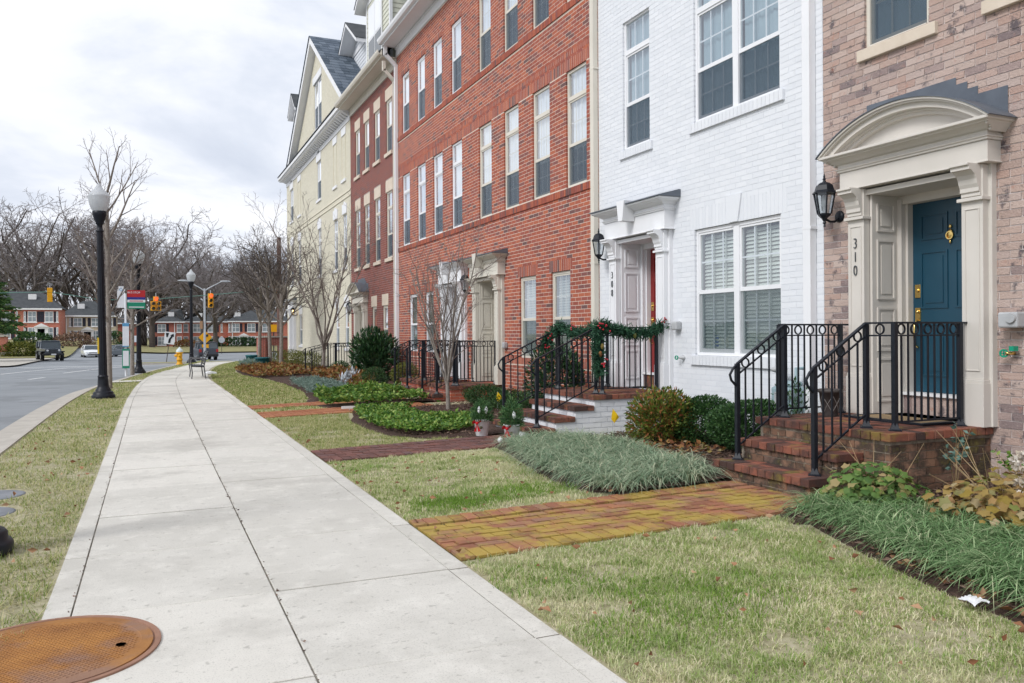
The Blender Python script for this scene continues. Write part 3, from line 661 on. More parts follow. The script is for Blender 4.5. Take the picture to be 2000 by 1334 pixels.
# --- number 308, white painted brick
e308 = (10.13 - .55, 10.13 + .55, ZP - .01, ZP + 2.24)
w308 = [(7.27, 8.88, 1.10, 2.74, 'd'), (9.92, 10.64, 4.14, 6.08, 's'), (7.27, 8.88, 4.14, 6.08, 'd'), (9.92, 10.64, 7.04, 8.69, 's'), (7.27, 8.88, 7.04, 8.69, 'd')]
ex = [jack(7.17, 8.98, 2.745, 3.02, 27)] + [course(w[0] - .09, w[1] + .09, w[2] - .13, w[2] - .003) for w in w308]
h308 = house('white painted brick townhouse numbered 308 with red front door', 6.625, 11.37, 9.4, [e308] + [w[:4] for w in w308], 'brick_white', 'mortar_white', extra=ex, proud=.0025)
entrance(h308, 10.13, ZP, 'flat', 'paint_white', 'paint_red_door', '308')
window(h308, *w308[0][:4], 'paint_white', double=True, upper='slat', lower='screen', meet=.50)
window(h308, *w308[1][:4], 'paint_white', transom=True, upper='blue', meet=.46)
window(h308, *w308[2][:4], 'paint_white', double=True, transom=True, upper='blue', meet=.46)
for w in w308:
    s_ = MB(); n = round((w[1] - w[0] + .16) / .07); ww = (w[1] - w[0] + .16) / n
    for i in range(n): s_.box(XF - .035, XF + .02, w[0] - .08 + i * ww + .002, w[0] - .08 + (i + 1) * ww - .002, w[2] - .125, w[2] - .005)
    s_.build('brick_sill', MAT['brick_white'], h308)
ke = MB(); ke.prism([(8.0, 2.75), (8.15, 2.75), (8.22, 3.08), (7.93, 3.08)], 'x', XF - .02, XF + .02); ke.build('keystone', MAT['brick_white'], h308)
MB().box(XF - .10, XF, 9.17, 9.29, 1.43, 1.55).build('vent_hood', MAT['meter_grey'], h308, bevel=.02)
q = MB(); q.lathe([(0, -.08), (.012, -.08), (.035, 0)], 10, (XF, 9.13, 1.06), axis='x'); q.build('tap', MAT['meter_grey'], h308); MB().ring((XF - .085, 9.18, 1.06), .03, .012, .012, (1, .2, 0)).build('tap_wheel', MAT['tap_green'], h308)
MB().box(XF + .128, XF + .131, 8.56, 8.66, 1.20, 1.36).build('window_sticker', mat('sticker_blue', (.02, .08, .42), rough=.5), h308)
# downspouts
def downspout(h, y, m, w=.10, z1=7.2, x=XF - .055, z0=.05, elbow=None):
    b = MB().box(x - .035, x + .05, y - w / 2, y + w / 2, z0, z1)
    if elbow:
        b.bar((x, y, z1 - .02), (x - elbow, y + .0, z1 + elbow * .9), w, .085, (0, 1, 0)); b.bar((x - elbow, y, z1 + elbow * .9 - .03), (x - elbow, y, z1 + elbow * .9 + .25), w, .085, (0, 1, 0))
    for z in (2.5, 5.6): b.box(x - .037, XF + .0, y - w / 2 - .012, y + w / 2 + .012, z, z + .03)
    return b.build('downspout', MAT[m], h)
downspout(h308, 6.78, 'paint_white', .11, 9.4)
window(h308, *w308[3][:4], 'paint_white', upper='blue', meet=.49); window(h308, *w308[4][:4], 'paint_white', double=True, upper='blue', meet=.49)
# --- pair of red brick houses
c1, c2 = 15.97, 18.1; ZR = .36
eR = [(c1 - .55, c1 + .55, ZR - .01, ZR + 2.24), (c2 - .55, c2 + .55, ZR - .01, ZR + 2.24)]
ys = [22.11, 20.70, 19.35, 17.98, 16.21, 14.83, 13.48, 12.13]
w2 = [(y - .36, y + .36, 3.88, 5.87) for y in ys]; w3 = [(y - .35, y + .35, 7.04, 8.69) for y in ys]
w1 = [(13.73, 14.46, .93, 2.475), (12.37, 13.10, .93, 2.475), (21.13, 21.85, .93, 2.475), (19.74, 20.42, .93, 2.475)]
ex = [course(11.40, 22.98, 3.745, 3.872), course(11.40, 22.98, 6.905, 7.032), course(11.40, 22.98, 5.875, 6.075), course(11.40, 22.98, 6.10, 6.225), course(11.40, 22.98, .80, .925)]
ex += [jack(w[0] - .08, w[1] + .08, 2.48, 2.685, 11) for w in w1] + [jack(w[0] - .05, w[1] + .05, 8.695, 8.83, 11) for w in w3]
ex = [e for e in ex if e[2] != .80] + [course(11.40, c1 - .76, .80, .925), course(c2 + .76, 22.98, .80, .925)]
hred = house('long red brick townhouse pair with tall sash windows and two doors', 11.375, 22.98, 9.40, eR + w1 + w2 + w3, 'brick_red', 'mortar_pink', extra=ex, proud=.0015)
entrance(hred, c1, ZR, 'flat', 'paint_tan', 'paint_tan', None, knocker=False); entrance(hred, c2, ZR, 'flat', 'paint_white', 'paint_white', None, knocker=False)
for i, y in enumerate(ys):
    fm = 'paint_white' if i < 4 else 'paint_cream_frame'
    window(hred, *w2[i], fm, transom=True, upper='curtain', grid=(3, 2), meet=.47); window(hred, *w3[i], fm, upper='curtain', grid=(3, 2), meet=.49)
for i, w in enumerate(w1): window(hred, *w, 'paint_cream_frame' if i < 2 else 'paint_white', upper='slat', grid=(3, 2), meet=.47)
sl_ = MB()
for z, a, b in ((3.745, 11.40, 22.98), (6.905, 11.40, 22.98)):
    n = round((b - a) / CH); w = (b - a) / n
    for i in range(n): sl_.add([(XF - .022 + x, a + (i + .5) * w + y, z + .063 + q) for x, y, q in brick_verts(w - .009, .05, .118, .0008)], BF)
o = sl_.build('projecting_sill_course', MAT['brick_red'], hred); o['kind'] = 'stuff'
downspout(hred, 11.44, 'paint_cream_frame', .11, 9.4)
MB().box(XF - .09, XF, 15.05, 15.17, 1.10, 1.22).build('vent_hood', MAT['meter_grey'], hred, bevel=.02)
def eave(h, y0, y1, z, m='paint_white', gm='paint_white', dz=0):
    e = MB(); e.box(XF - .03, XF + .05, y0, y1, z, z + .20); e.box(XF - .06, XF + .05, y0, y1, z + .20, z + .235); e.box(XF - .42, XF + .1, y0, y1, z + .25, z + .275); e.box(XF - .44, XF - .42, y0, y1, z + .24, z + .42); e.build('eave', MAT[m], h)
    g = MB(); g.prism([(XF - .46, z + .29), (XF - .53, z + .30), (XF - .565, z + .36), (XF - .575, z + .42), (XF - .555, z + .42), (XF - .545, z + .365), (XF - .52, z + .315), (XF - .46, z + .305)], 'y', y0 - .03, y1 + .03); g.box(XF - .46, XF - .442, y0 - .03, y1 + .03, z + .29, z + .43); g.build('gutter', MAT[gm], h)
    r = MB(); r.prism([(XF - .50, z + .425), (XF - .48, z + .40), (XF + 5.5, z + 4.9), (XF + 5.5, z + 4.95)], 'y', y0, y1); r.build('roof', MAT['shingle_dark'], h)
eave(hred, 11.375, 22.98, 9.40); eave(h308, 6.625, 11.37, 9.40); eave(h310, .6, 6.62, 9.40)
downspout(hred, 22.92, 'paint_white', .10, 9.15, elbow=.30)

# --- dark red house
dy = [27.92, 26.63, 25.27, 23.87]
dw3 = [(y - .34, y + .34, 6.83, 8.42) for y in dy]; dw2 = [(y - .34, y + .34, 3.68, 5.67) for y in dy]; dw1 = [(25.45, 26.05, .85, 2.27), (24.1, 24.72, .85, 2.27)]
ZD = .22; cD = 27.35; eD = (cD - .55, cD + .55, ZD - .01, ZD + 2.24)
ex = [(a - .06, b + .06, d + .002, d + .36, []) for a, b, c, d in dw3 + dw2 + dw1]
hdark = house('dark red brick townhouse with stone lintels beside the cream house', 22.985, 29.0, 9.12, [eD] + dw1 + dw2 + dw3, 'brick_dark_red', 'mortar_grey_pink', extra=ex, proud=.0015)
for a, b, c, d in dw3 + dw2 + dw1:
    l = MB().box(XF - .006, XF + .1, a - .055, b + .055, d + .004, d + .355); l.build('lintel', MAT['limestone'], hdark, bevel=.004)
    if c > 1: MB().box(XF - .05, XF + .1, a - .06, b + .06, c - .11, c - .003).build('sill', MAT['limestone'], hdark, bevel=.004)
for w in dw3: window(hdark, *w, 'paint_cream_frame', upper='curtain', grid=(3, 2))
for w in dw2: window(hdark, *w, 'paint_cream_frame', transom=True, upper='curtain', grid=(3, 2), meet=.47)
for w in dw1: window(hdark, *w, 'paint_cream_frame', upper='slat', grid=(3, 2))
entrance(hdark, cD, ZD, 'arch', 'paint_tan', 'paint_tan', None, knocker=False)
eave(hdark, 22.99, 29.0, 9.12, 'paint_cream_frame', 'paint_cream_frame')
downspout(hdark, 23.08, 'paint_cream_frame', .09, 8.75, elbow=.30)
# --- siding dormers above the roofs
def dormer(h, y0, y1, x0, z0, z1, depth, m, gable=.8, over=.3, win=None):
    b = MB(); b.box(x0 + .02, x0 + depth, y0 + .02, y1 - .02, z0, z1); yc = (y0 + y1) / 2
    b.prism([(y0 + .02, z1), (y1 - .02, z1), (yc, z1 + gable)], 'x', x0 + .02, x0 + depth)
    d = b.build('dormer', MAT[m], h); n = int((z1 + gable - z0) / .15); s_ = MB()
    for i in range(n):
        z = z0 + i * .15; t = 0 if z + .15 < z1 else (z + .15 - z1) / gable * (y1 - y0) / 2
        if t > (y1 - y0) / 2 - .1: break
        s_.add([(x0 - .012, y0 + t, z), (x0 + .004, y0 + t, z + .15), (x0 + .004, y1 - t, z + .15), (x0 - .012, y1 - t, z), (x0 + .02, y0 + t, z), (x0 + .02, y1 - t, z)], [(0, 1, 2, 3), (0, 3, 5, 4)])
        if t == 0: s_.add([(x0, y0 - .012, z), (x0 + depth, y0 - .012, z), (x0 + depth, y0 + .004, z + .15), (x0, y0 + .004, z + .15), (x0, y0 + .02, z), (x0 + depth, y0 + .02, z)], [(0, 1, 2, 3), (0, 4, 5, 1)])
    o = s_.build('clapboard', MAT[m], d); o['kind'] = 'stuff'
    w = MB()
    for yy in (y0, y1): w.box(x0 - .03, x0 + .06, yy - .05, yy + .05, z0, z1)
    w.box(x0 - .025, x0, y0, y1, z1 - .15, z1)
    w.build('corner_board', MAT['paint_white'], d)
    r = MB(); th = .09; k = gable / ((y1 - y0) / 2)
    for sg in (-1, 1):
        e = yc + sg * ((y1 - y0) / 2 + over); ze = z1 + gable - k * ((y1 - y0) / 2 + over)
        r.add([(x0 - over, yc, z1 + gable + .06), (x0 - over, e, ze + .06), (x0 + depth, e, ze + .06), (x0 + depth, yc, z1 + gable + .06), (x0 - over, yc, z1 + gable + .06 - th * 1.6), (x0 - over, e, ze + .06 - th * 1.6), (x0 + depth, e, ze + .06 - th * 1.6), (x0 + depth, yc, z1 + gable + .06 - th * 1.6)],
              [(4, 5, 1, 0), (5, 6, 2, 1), (7, 6, 5, 4)])
    r.build('trim', MAT['paint_white'], d)
    t = MB()
    for sg in (-1, 1):
        e = yc + sg * ((y1 - y0) / 2 + over + .02); ze = z1 + gable - k * ((y1 - y0) / 2 + over + .02)
        t.add([(x0 - over - .02, yc, z1 + gable + .085), (x0 - over - .02, e, ze + .085), (x0 + depth, e, ze + .085), (x0 + depth, yc, z1 + gable + .085), (x0 - over - .02, yc, z1 + gable + .062), (x0 - over - .02, e, ze + .062)], [(0, 1, 2, 3), (4, 5, 1, 0)])
    t.build('dormer_roof', MAT['shingle_dark'], d)
    if win:
        a, b2, c, e2 = win; q = MB().box(x0 - .05, x0 - .02, a - .07, b2 + .07, c - .07, e2 + .07); q.build('window_frame', MAT['paint_white'], d)
        ym = (a + b2) / 2
        for p, q2 in ((a, ym - .035), (ym + .035, b2)):
            MB().box(x0 - .056, x0 - .052, p, q2, c, (c + e2) / 2 - .03).build('pane', mat_dark, d); MB().box(x0 - .056, x0 - .052, p, q2, (c + e2) / 2 + .03, e2).build('pane', MAT['curtain_white'], d)
    return d
mat_dark = mat('pane_dark', [(.3, (.03, .045, .06)), (.7, (.05, .07, .09))], sc_=2, rough=.12, spec=.6)
dormer(hred, 20.2, 22.4, XF + .85, 9.9, 12.5, 4, 'siding_cream', .9, .45)
dormer(hdark, 24.0, 26.85, XF + .10, 9.6, 12.4, 4, 'siding_cream', .9, .35, win=(24.9, 26.45, 9.95, 12.0))

# --- cream corner house
cw3 = [(34.49, 35.4, 7.1, 8.72), (41.75, 42.7, 7.1, 8.72)]
cw2 = [(31.25, 31.95, 3.87, 5.82), (29.65, 30.3, 3.87, 5.82), (34.5, 35.2, 3.87, 5.85), (39.5, 40.3, 3.9, 5.88), (41.75, 42.6, 3.9, 5.88)]
cw1 = [(31.05, 31.7, .9, 2.4), (29.4, 30.05, .9, 2.4), (39.3, 40.1, .9, 2.35)]
ZC = .45; cC = 41.8; eC = (cC - .55, cC + .55, ZC - .01, ZC + 2.24)
hcr = house('cream painted brick corner townhouse with big street gable', 29.005, 43.85, 9.05, [eC] + cw1 + cw2 + cw3, 'brick_cream', 'mortar_cream', extra=[], proud=.005)
entrance(hcr, cC, ZC, 'flat', 'paint_white', 'paint_white', None, knocker=False)
for a, b, c, d in cw3 + cw2 + cw1:
    window(hcr, a, b, c, d, 'paint_white', transom=(c > 3 and c < 5), upper='slat' if c < 3 else 'curtain', grid=(3, 2))
    w_ = (b - a); MB().prism([(a - .02, d + .003), (b + .02, d + .003), (b + .06, d + .36), (a + w_ * .68, d + .36), (a + w_ * .66, d + .44), (a + w_ * .34, d + .44), (a + w_ * .32, d + .36), (a - .06, d + .36)], 'x', XF - .03, XF + .05).build('keyed_lintel', MAT['paint_white'], hcr)
    MB().box(XF - .05, XF + .1, a - .06, b + .06, c - .10, c - .003).build('sill', MAT['paint_white'], hcr)
for a, b in ((29.75, 30.4), (31.3, 31.95), (39.5, 40.3)):                                   # blind windows
    f = MB(); f.box(XF - .02, XF, a, a + .02, 7.1, 8.72); f.box(XF - .02, XF, b - .02, b, 7.1, 8.72); f.build('blind_window_edge', MAT['brick_cream'], hcr)
    MB().prism([(a - .02, 8.72), (b + .02, 8.72), (b + .06, 9.0), (a - .06, 9.0)], 'x', XF - .03, XF + .05).build('keyed_lintel', MAT['paint_white'], hcr); MB().box(XF - .05, XF, a - .05, b + .05, 7.0, 7.1).build('sill', MAT['paint_white'], hcr)
MB().box(XF - .025, XF + .02, 29.01, 43.85, 6.55, 6.62).box(XF - .025, XF + .02, 29.01, 43.85, 6.36, 6.40).build('belt_course', MAT['brick_cream'], hcr)
e = MB(); e.box(XF - .03, XF + .1, 29.01, 43.9, 9.05, 9.22); e.box(XF - .35, XF + .1, 29.01, 44.1, 9.36, 9.42); e.box(XF - .42, XF + .1, 29.01, 44.15, 9.42, 9.55); e.build('cornice', MAT['paint_white'], hcr)
y = 29.1
while y < 43.8:
    MB().prism([(XF - .03, 9.22), (XF - .12, 9.25), (XF - .28, 9.36), (XF - .03, 9.36)], 'y', y, y + .15).build('dentil', MAT['paint_white'], hcr); y += .33
gy, gh, gz0, gz1 = 35.25, 6.3, 9.6, 13.75
kk = (gz1 - gz0) / gh; g = MB(); g.prism([(gy - gh, gz0 - .05), (34.35, gz0 - .05), (34.35, gz1 - kk * (gy - 34.35))], 'x', XF + .01, XF + .15); g.prism([(35.95, gz0 - .05), (gy + gh, gz0 - .05), (35.95, gz1 - kk * (35.95 - gy))], 'x', XF + .01, XF + .15)
g.box(XF + .01, XF + .15, 34.35, 35.95, gz0 - .05, 10.15); g.prism([(34.35, 12.2), (35.95, 12.2), (35.95, gz1 - kk * (35.95 - gy)), (gy, gz1), (34.35, gz1 - kk * (gy - 34.35))], 'x', XF + .01, XF + .15); g.build('gable_wall', MAT['mortar_cream'], hcr)
gl_ = []
z = gz0
while z < gz1 - .2:
    hw = gh * (gz1 - z - .1) / (gz1 - gz0) - .1; gl_ += [q for q in lay(gy - hw, gy + hw, z, z + CH, [(34.3, 36.0, 10.1, 12.3)])]; z += CH
mb = MB()
for q in gl_: mb.add([(XF + x, (q[0] + q[1]) / 2 + yy, (q[2] + q[3]) / 2 + zz) for x, yy, zz in brick_verts(q[1] - q[0], .05, q[3] - q[2])], BF)
o = mb.build('gable_brickwork', MAT['brick_cream'], hcr); o['kind'] = 'stuff'
k = (gz1 - gz0) / gh
for sg in (-1, 1):
    t = MB(); ya, yb = gy, gy + sg * (gh + .35); za, zb_ = gz1 + .30, gz1 + .30 - k * (gh + .35)
    t.add([(XF - .30, ya, za), (XF - .30, yb, zb_), (XF + .1, yb, zb_), (XF + .1, ya, za), (XF - .30, ya, za - .30), (XF - .30, yb, zb_ - .30), (XF + .1, yb, zb_ - .30), (XF + .1, ya, za - .30)], [(4, 5, 1, 0), (7, 6, 5, 4), (1, 5, 6, 2), (2, 3, 0, 1)]); t.build('barge_board', MAT['paint_white'], hcr)
    # roof slopes of separate shingle courses
    r = MB(); n = 22
    for i in range(n):
        f0, f1 = i / n, (i + 1) / n; yy0, yy1 = ya + (yb - ya) * f0, ya + (yb - ya) * f1; z0_, z1_ = za + (zb_ - za) * f0, za + (zb_ - za) * f1
        x = XF - .34
        while x < XF + 5:
            w = rnd.uniform(.22, .34); r.add([(x, yy0, z0_ + .03), (x + w - .006, yy0, z0_ + .03), (x + w - .006, yy1, z1_ + .045), (x, yy1, z1_ + .045), (x, yy1, z1_ + .02), (x + w - .006, yy1, z1_ + .02)], [(0, 1, 2, 3), (3, 2, 5, 4)] if sg > 0 else [(3, 2, 1, 0), (4, 5, 2, 3)]); x += w
    o = r.build('roof', MAT['shingle'], hcr); o['kind'] = 'stuff'
r = MB(); r.prism([(XF - .45, 9.56), (XF + 5, 14.2), (XF + 5, 14.25), (XF - .45, 9.60)], 'y', 29.01, 44.1); r.build('main_roof', MAT['shingle_dark'], hcr)
window(hcr, 34.35, 35.95, 10.15, 12.2, 'paint_white', double=True, upper='curtain', grid=None, X=XF); MB().box(XF - .04, XF + .05, 34.2, 36.1, 12.2, 12.5).build('lintel', MAT['paint_white'], hcr); MB().box(XF - .06, XF + .05, 34.25, 36.05, 10.02, 10.14).build('sill', MAT['paint_white'], hcr)
dormer(hcr, 30.75, 33.2, XF + 1.05, 10.2, 12.75, 4, 'siding_white', .8, .55)
dormer(hcr, 46.2 - 3.2, 48.0 - 3.2, XF + .55, 11.2, 13.2, 3, 'siding_white', .75, .3, win=(43.4, 44.3, 11.9, 12.9))
# side wall of the cream house on the cross street
MB().box(XF + .18, XF + 7.1, 43.72, 43.84, -1, 9.4).build('side_wall', MAT['brick_cream'], hcr)
lantern(6.40, 2.66, 'black wall lantern beside the arched canopy of number 310'); lantern(11.03, 2.66, 'black wall lantern on white brick next to number 308')
lantern(16.92, 2.42, 'black wall lantern between the two doors of the red houses'); lantern(28.4, 2.25, 'black wall lantern left of the dark red house door'); lantern(40.75, 2.45, 'lit amber wall lantern by the cream house door', True)
# ------------------------------------------------------------------ brick paths
def brick_path(label, x0, x1, y0, y1, m, single=True, border=True):
    p = sheet('brick_path', [x0, x1], [y0, y1], lambda x, y: LZ(x) - .016, MAT['path_joint']); p['label'] = label
    var = []
    for _ in range(4):
        b = MB(); b.add(brick_verts(.192, .055, .091, .002), BF); var.append(b.mesh('brick', MAT[m]))
    b = MB(); b.add(brick_verts(.09, .055, .091, .0015), BF); half = b.mesh('brick', MAT[m])
    allb = []; bw = .2 if border else 0
    for i in range(int((x1 - x0) / .102)):                    # header borders
        if border:
            for yy in (y0 + .1, y1 - .1): allb.append((x0 + (i + .5) * .102, yy, 90))
    r = 0; y = y0 + bw + .051
    while y < y1 - bw - .04:
        x = x0 + .1 - (.102 if r % 2 else 0)
        while x < x1 - .02:
            if x > x0 + .05: allb.append((x, y, 0))
            else: allb.append((x0 + .049, y, -1))
            x += .203
        y += .1015; r += 1
    mb = MB()
    for (x, y, a) in allb:
        z = LZ(x) + rnd.uniform(-.003, .004); rot = Euler((rnd.uniform(-.008, .008), R_(90) + rnd.uniform(-.008, .008), 0), 'XYZ').to_matrix().to_4x4()
        M4 = Matrix.Translation((x, y, z)) @ Matrix.Rotation(R_(max(a, 0) + 90 + rnd.uniform(-.8, .8)), 4, 'Z') @ rot
        if single:
            o = bpy.data.objects.new('brick', half if a == -1 else rnd.choice(var)); link(o, p); o.matrix_local = M4
        else:
            mb.add([M4 @ Vector(q) for q in brick_verts(.09 if a == -1 else .192, .055, .091, .001)], BF)
    if not single: q = mb.build('paving_bricks', MAT[m], p); q['kind'] = 'stuff'
    return p
brick_path('mossy yellow brick path to the steps of number 310', 1.76, 4.83, 4.80, 5.96, 'brick_path_moss')
brick_path('dark wet brick path to the white steps of number 308', 1.76, 4.46, 9.12, 10.06, 'brick_path_dark')
brick_path('orange brick path nearer to the tan door', 1.75, 4.9, 14.42, 15.40, 'brick_path_orange', False)
brick_path('narrow orange brick path beyond the pachysandra bed', 1.74, 4.9, 16.22, 16.92, 'brick_path_orange', False)

# ------------------------------------------------------------------ stoops
def capped(st, x0, x1, y0, y1, z, m, over=.03, h=.065, sides=('f', 'n', 's'), field=True, field_m='brick_tread'):
    """rowlock edging on the front (-X), near (-Y) and far (+Y) edges and a field of flat bricks"""
    xf, ya, yb = x0 - over, y0 - (over if 'n' in sides else 0), y1 + (over if 's' in sides else 0); L = .195
    n = max(1, round((yb - ya) / .1)); w = (yb - ya) / n
    def one(a, b, c, d, zz=0):
        t = rnd.uniform(-.002, .003); MB().box(a, b, c, d, z - h, z + t).build('brick', MAT[m], st, bevel=.004)
    for i in range(n): one(xf + rnd.uniform(-.004, .004), xf + L, ya + i * w + .004, ya + (i + 1) * w - .004)
    if x1 - xf - L > .15:
        n2 = max(1, round((x1 - xf - L) / .1)); w2 = (x1 - xf - L) / n2
        for i in range(n2):
            if 'n' in sides: one(xf + L + i * w2 + .004, xf + L + (i + 1) * w2 - .004, ya + rnd.uniform(-.003, .003), ya + L)
            if 's' in sides: one(xf + L + i * w2 + .004, xf + L + (i + 1) * w2 - .004, yb - L, yb)
    elif x1 - xf - L > .02:
        n = max(1, round((yb - ya) / .2)); w = (yb - ya) / n
        for i in range(n): one(xf + L + .006, x1, ya + i * w + .004, ya + (i + 1) * w - .004)
    if field and x1 - xf - L > .15:
        fy0, fy1 = ya + (L if 'n' in sides else 0), yb - (L if 's' in sides else 0); k = 0; y = fy0 + .004
        while y < fy1 - .03:
            x = xf + L + .004 - (.1 if k % 2 else 0)
            while x < x1 - .02:
                a, b = max(x, xf + L + .004), min(x + .196, x1)
                if b - a > .03: MB().box(a, b, y, min(y + .096, fy1 - .002), z - .05, z - .003 + rnd.uniform(-.002, .002)).build('brick', MAT[field_m], st)
                x += .203
            y += .102; k += 1
def stoop(label, xp, y0, y1, z, steps, ys0, ys1, body, mort, cap, zb=-.05):
    """platform from xp to the wall; steps = front x of every tread, lowest first"""
    st = thing('front_stoop', label, 'stoop', (XF - .5, (y0 + y1) / 2, 0))
    nst = len(steps); rise = (z - .04) / (nst + 1); m = MB(); m.box(xp + .008, XF - .001, y0 + .008, y1 - .008, zb, z - .06); zz = []
    for i, x in enumerate(steps):
        top = .04 + rise * (i + 1); zz.append(top); x2 = (steps + [xp])[i + 1]; m.box(x + .008, x2 + .02, ys0 + .008, ys1 - .008, zb, top - .06)
    m.build('core', MAT[mort], st)
    # facing bricks: platform sides, front and step sides
    Bm = MAT[body]
    brickwork(st, lay(xp, XF - .002, zb, z - .065), lambda u, q: ((u, y0, q), R_(90)), Bm, depth=.05, jit=.0015, nmax=60)
    brickwork(st, lay(y0 + .052, y1 - .052, zb, z - .065), lambda u, q: ((xp, u, q), 0), Bm, depth=.05, jit=.0015, nmax=60)
    for i, x in enumerate(steps):
        x2 = (steps + [xp])[i + 1]
        brickwork(st, lay(ys0 + .052, ys1 - .052, zb if i == 0 else zz[i - 1] - .01, zz[i] - .065), lambda u, q, x=x: ((x, u, q), 0), Bm, depth=.05, jit=.0015, nmax=40)
        brickwork(st, lay(x, x2 + .01, zb, zz[i] - .065), lambda u, q: ((u, ys0, q), R_(90)), Bm, depth=.05, jit=.0015, nmax=40)
    capped(st, xp, XF - .003, y0, y1, z, cap, field_m='brick_tread')
    for i, x in enumerate(steps): capped(st, x, (steps + [xp])[i + 1] - .012, ys0, ys1, zz[i], cap, over=.025)
    return zz
S310 = stoop('worn brown brick front steps of number 310', 5.37, 4.745, 6.27, ZP, [4.80, 5.085], 5.02, 6.20, 'brick_stoop', 'mortar_stoop', 'brick_tread')
S308 = stoop('white painted stoop with brick treads below number 308', 5.32, 9.40, 10.92, ZP, [4.47, 4.755, 5.04], 9.40, 10.75, 'brick_white', 'mortar_white', 'brick_tread')
SR1 = stoop('low red brick stoop at the tan door', 5.42, 15.32, 16.66, ZR, [5.13], 15.45, 16.5, 'brick_red', 'mortar_pink', 'brick_tread')
SR2 = stoop('low red brick stoop at the white door of the red houses', 5.42, 17.40, 18.8, ZR, [5.13], 17.5, 18.6, 'brick_red', 'mortar_pink', 'brick_tread')

# ------------------------------------------------------------------ iron railings
IR = MAT['iron_black']
def post(t, x, y, z0, z1):
    m = MB(); m.box(x - .019, x + .019, y - .019, y + .019, z0 + .02, z1); m.lathe([(.070, 0), (.070, .008), (.05, .014), (.032, .045), (.022, .062)], 4, (x, y, z0), False); m.build('post', IR, t)
def run(t, p, q, zb, H, pick, low=.10, ringr=.046, start=True):
    """rail panel from p to q (x, y, walking-surface z), pickets alternate with rings below the top rail"""
    p, q = Vector(p), Vector(q); up = Vector((0, 0, 1)); nv = (q - p).cross(up).normalized()
    MB().bar(p + up * H, q + up * H, .034, .016).build('top_rail', IR, t); MB().bar(p + up * (H - .105), q + up * (H - .105), .014, .012).build('middle_rail', IR, t); MB().bar(p + up * low, q + up * low, .014, .014).build('bottom_rail', IR, t)
    for i in range(pick):
        f = (i + 1) / (pick + 1); c = p + (q - p) * f; odd = i % 2
        MB().bar(c + up * low, c + up * (H if odd else H - .105), .013).build('baluster', IR, t)
        if not odd: MB().ring(c + up * (H - .0525), ringr, .010, .014, nv).build('ring', IR, t)
def volute(t, p, H):
    x, y, z = p; MB().tube([(x, y, z + H), (x - .05, y, z + H - .045), (x - .085, y, z + H - .10), (x - .07, y, z + H - .15), (x - .03, y, z + H - .19), (x, y, z + H - .215)], .012, 8).build('scroll_end', IR, t)
def stair_rail(label, xl, xp, xw, ys, yp, zl, z, Hl=.885, H=.885, npk=5, npl=9, second=True):
    t = thing('stair_railing', label, 'railing', (xl, ys, 0), group='black iron stair railings')
    post(t, xl, ys, zl, zl + Hl); volute(t, (xl, ys, zl), Hl + .0); post(t, xp, ys, z, z + H); run(t, (xl, ys, zl), (xp, ys, z), 0, H, npk, .12)
    if second:
        post(t, xp + .03, yp, z, z + H); post(t, xw, yp, z, z + H); run(t, (xp + .03, yp, z), (xw, yp, z), 0, H, npl, .07); MB().bar((xp, ys, z + H), (xp + .03, yp, z + H), .034, .016).bar((xp, ys, z + H - .105), (xp + .03, yp, z + H - .105), .013).bar((xp, ys, z + .07), (xp + .03, yp, z + .07), .014).bar((xp + .015, (ys + yp) / 2, z + .07), (xp + .015, (ys + yp) / 2, z + H - .105), .013).ring((xp + .015, (ys + yp) / 2, z + H - .0525), .046, .010, .014, (1, 0, 0)).build('return_rail', IR, t)
        MB().bar((xw, yp, z + H), (XF - .1, yp, z + H), .034, .016).build('wall_tie', IR, t)
stair_rail('black iron stair railing nearest the camera at number 310', 4.97, 5.545, 6.345, 5.14, 4.875, S310[0], ZP)
stair_rail('black iron stair railing by the planter on the far side of the 310 steps', 4.97, 5.53, 6.34, 6.10, 6.20, S310[0], ZP)
stair_rail('black iron stair railing draped with garland on the near side of the 308 steps', 4.58, 5.46, 6.345, 9.60, 9.48, S308[0], ZP, npk=7)
stair_rail('black iron stair railing on the far side of the white 308 steps', 4.58, 5.46, 6.345, 10.68, 10.80, S308[0], ZP, npk=7)
stair_rail('near iron stair railing of the stoop at the tan door', 5.2, 5.56, 6.42, 15.5, 15.40, SR1[0], ZR, npk=3)
stair_rail('far iron stair railing of the stoop at the tan door', 5.2, 5.56, 6.42, 16.45, 16.55, SR1[0], ZR, npk=3)
stair_rail('near iron stair railing of the stoop at the white door', 5.2, 5.56, 6.42, 17.55, 17.5, SR2[0], ZR, npk=3)
stair_rail('far iron stair railing of the stoop at the white door', 5.2, 5.56, 6.42, 18.55, 18.68, SR2[0], ZR, npk=3)
stair_rail('iron railing of the dark red house behind the slender tree', 4.75, 5.5, 6.42, 26.75, 26.7, .05, ZD, npk=4)
stair_rail('far iron railing of the dark red house steps', 4.75, 5.5, 6.42, 27.95, 28.05, .05, ZD, npk=4)
st = thing('front_stoop', 'dark red brick stoop behind the slender tree', 'stoop', (5.9, 27.4, 0)); MB().box(5.4, XF - .01, 26.6, 28.15, -.05, ZD - .07).build('core', MAT['brick_dark_red'], st); capped(st, 5.4, XF - .01, 26.6, 28.15, ZD, 'brick_tread', field=False); MB().box(5.1, 5.42, 26.7, 28.0, -.05, .11).build('step', MAT['brick_dark_red'], st)

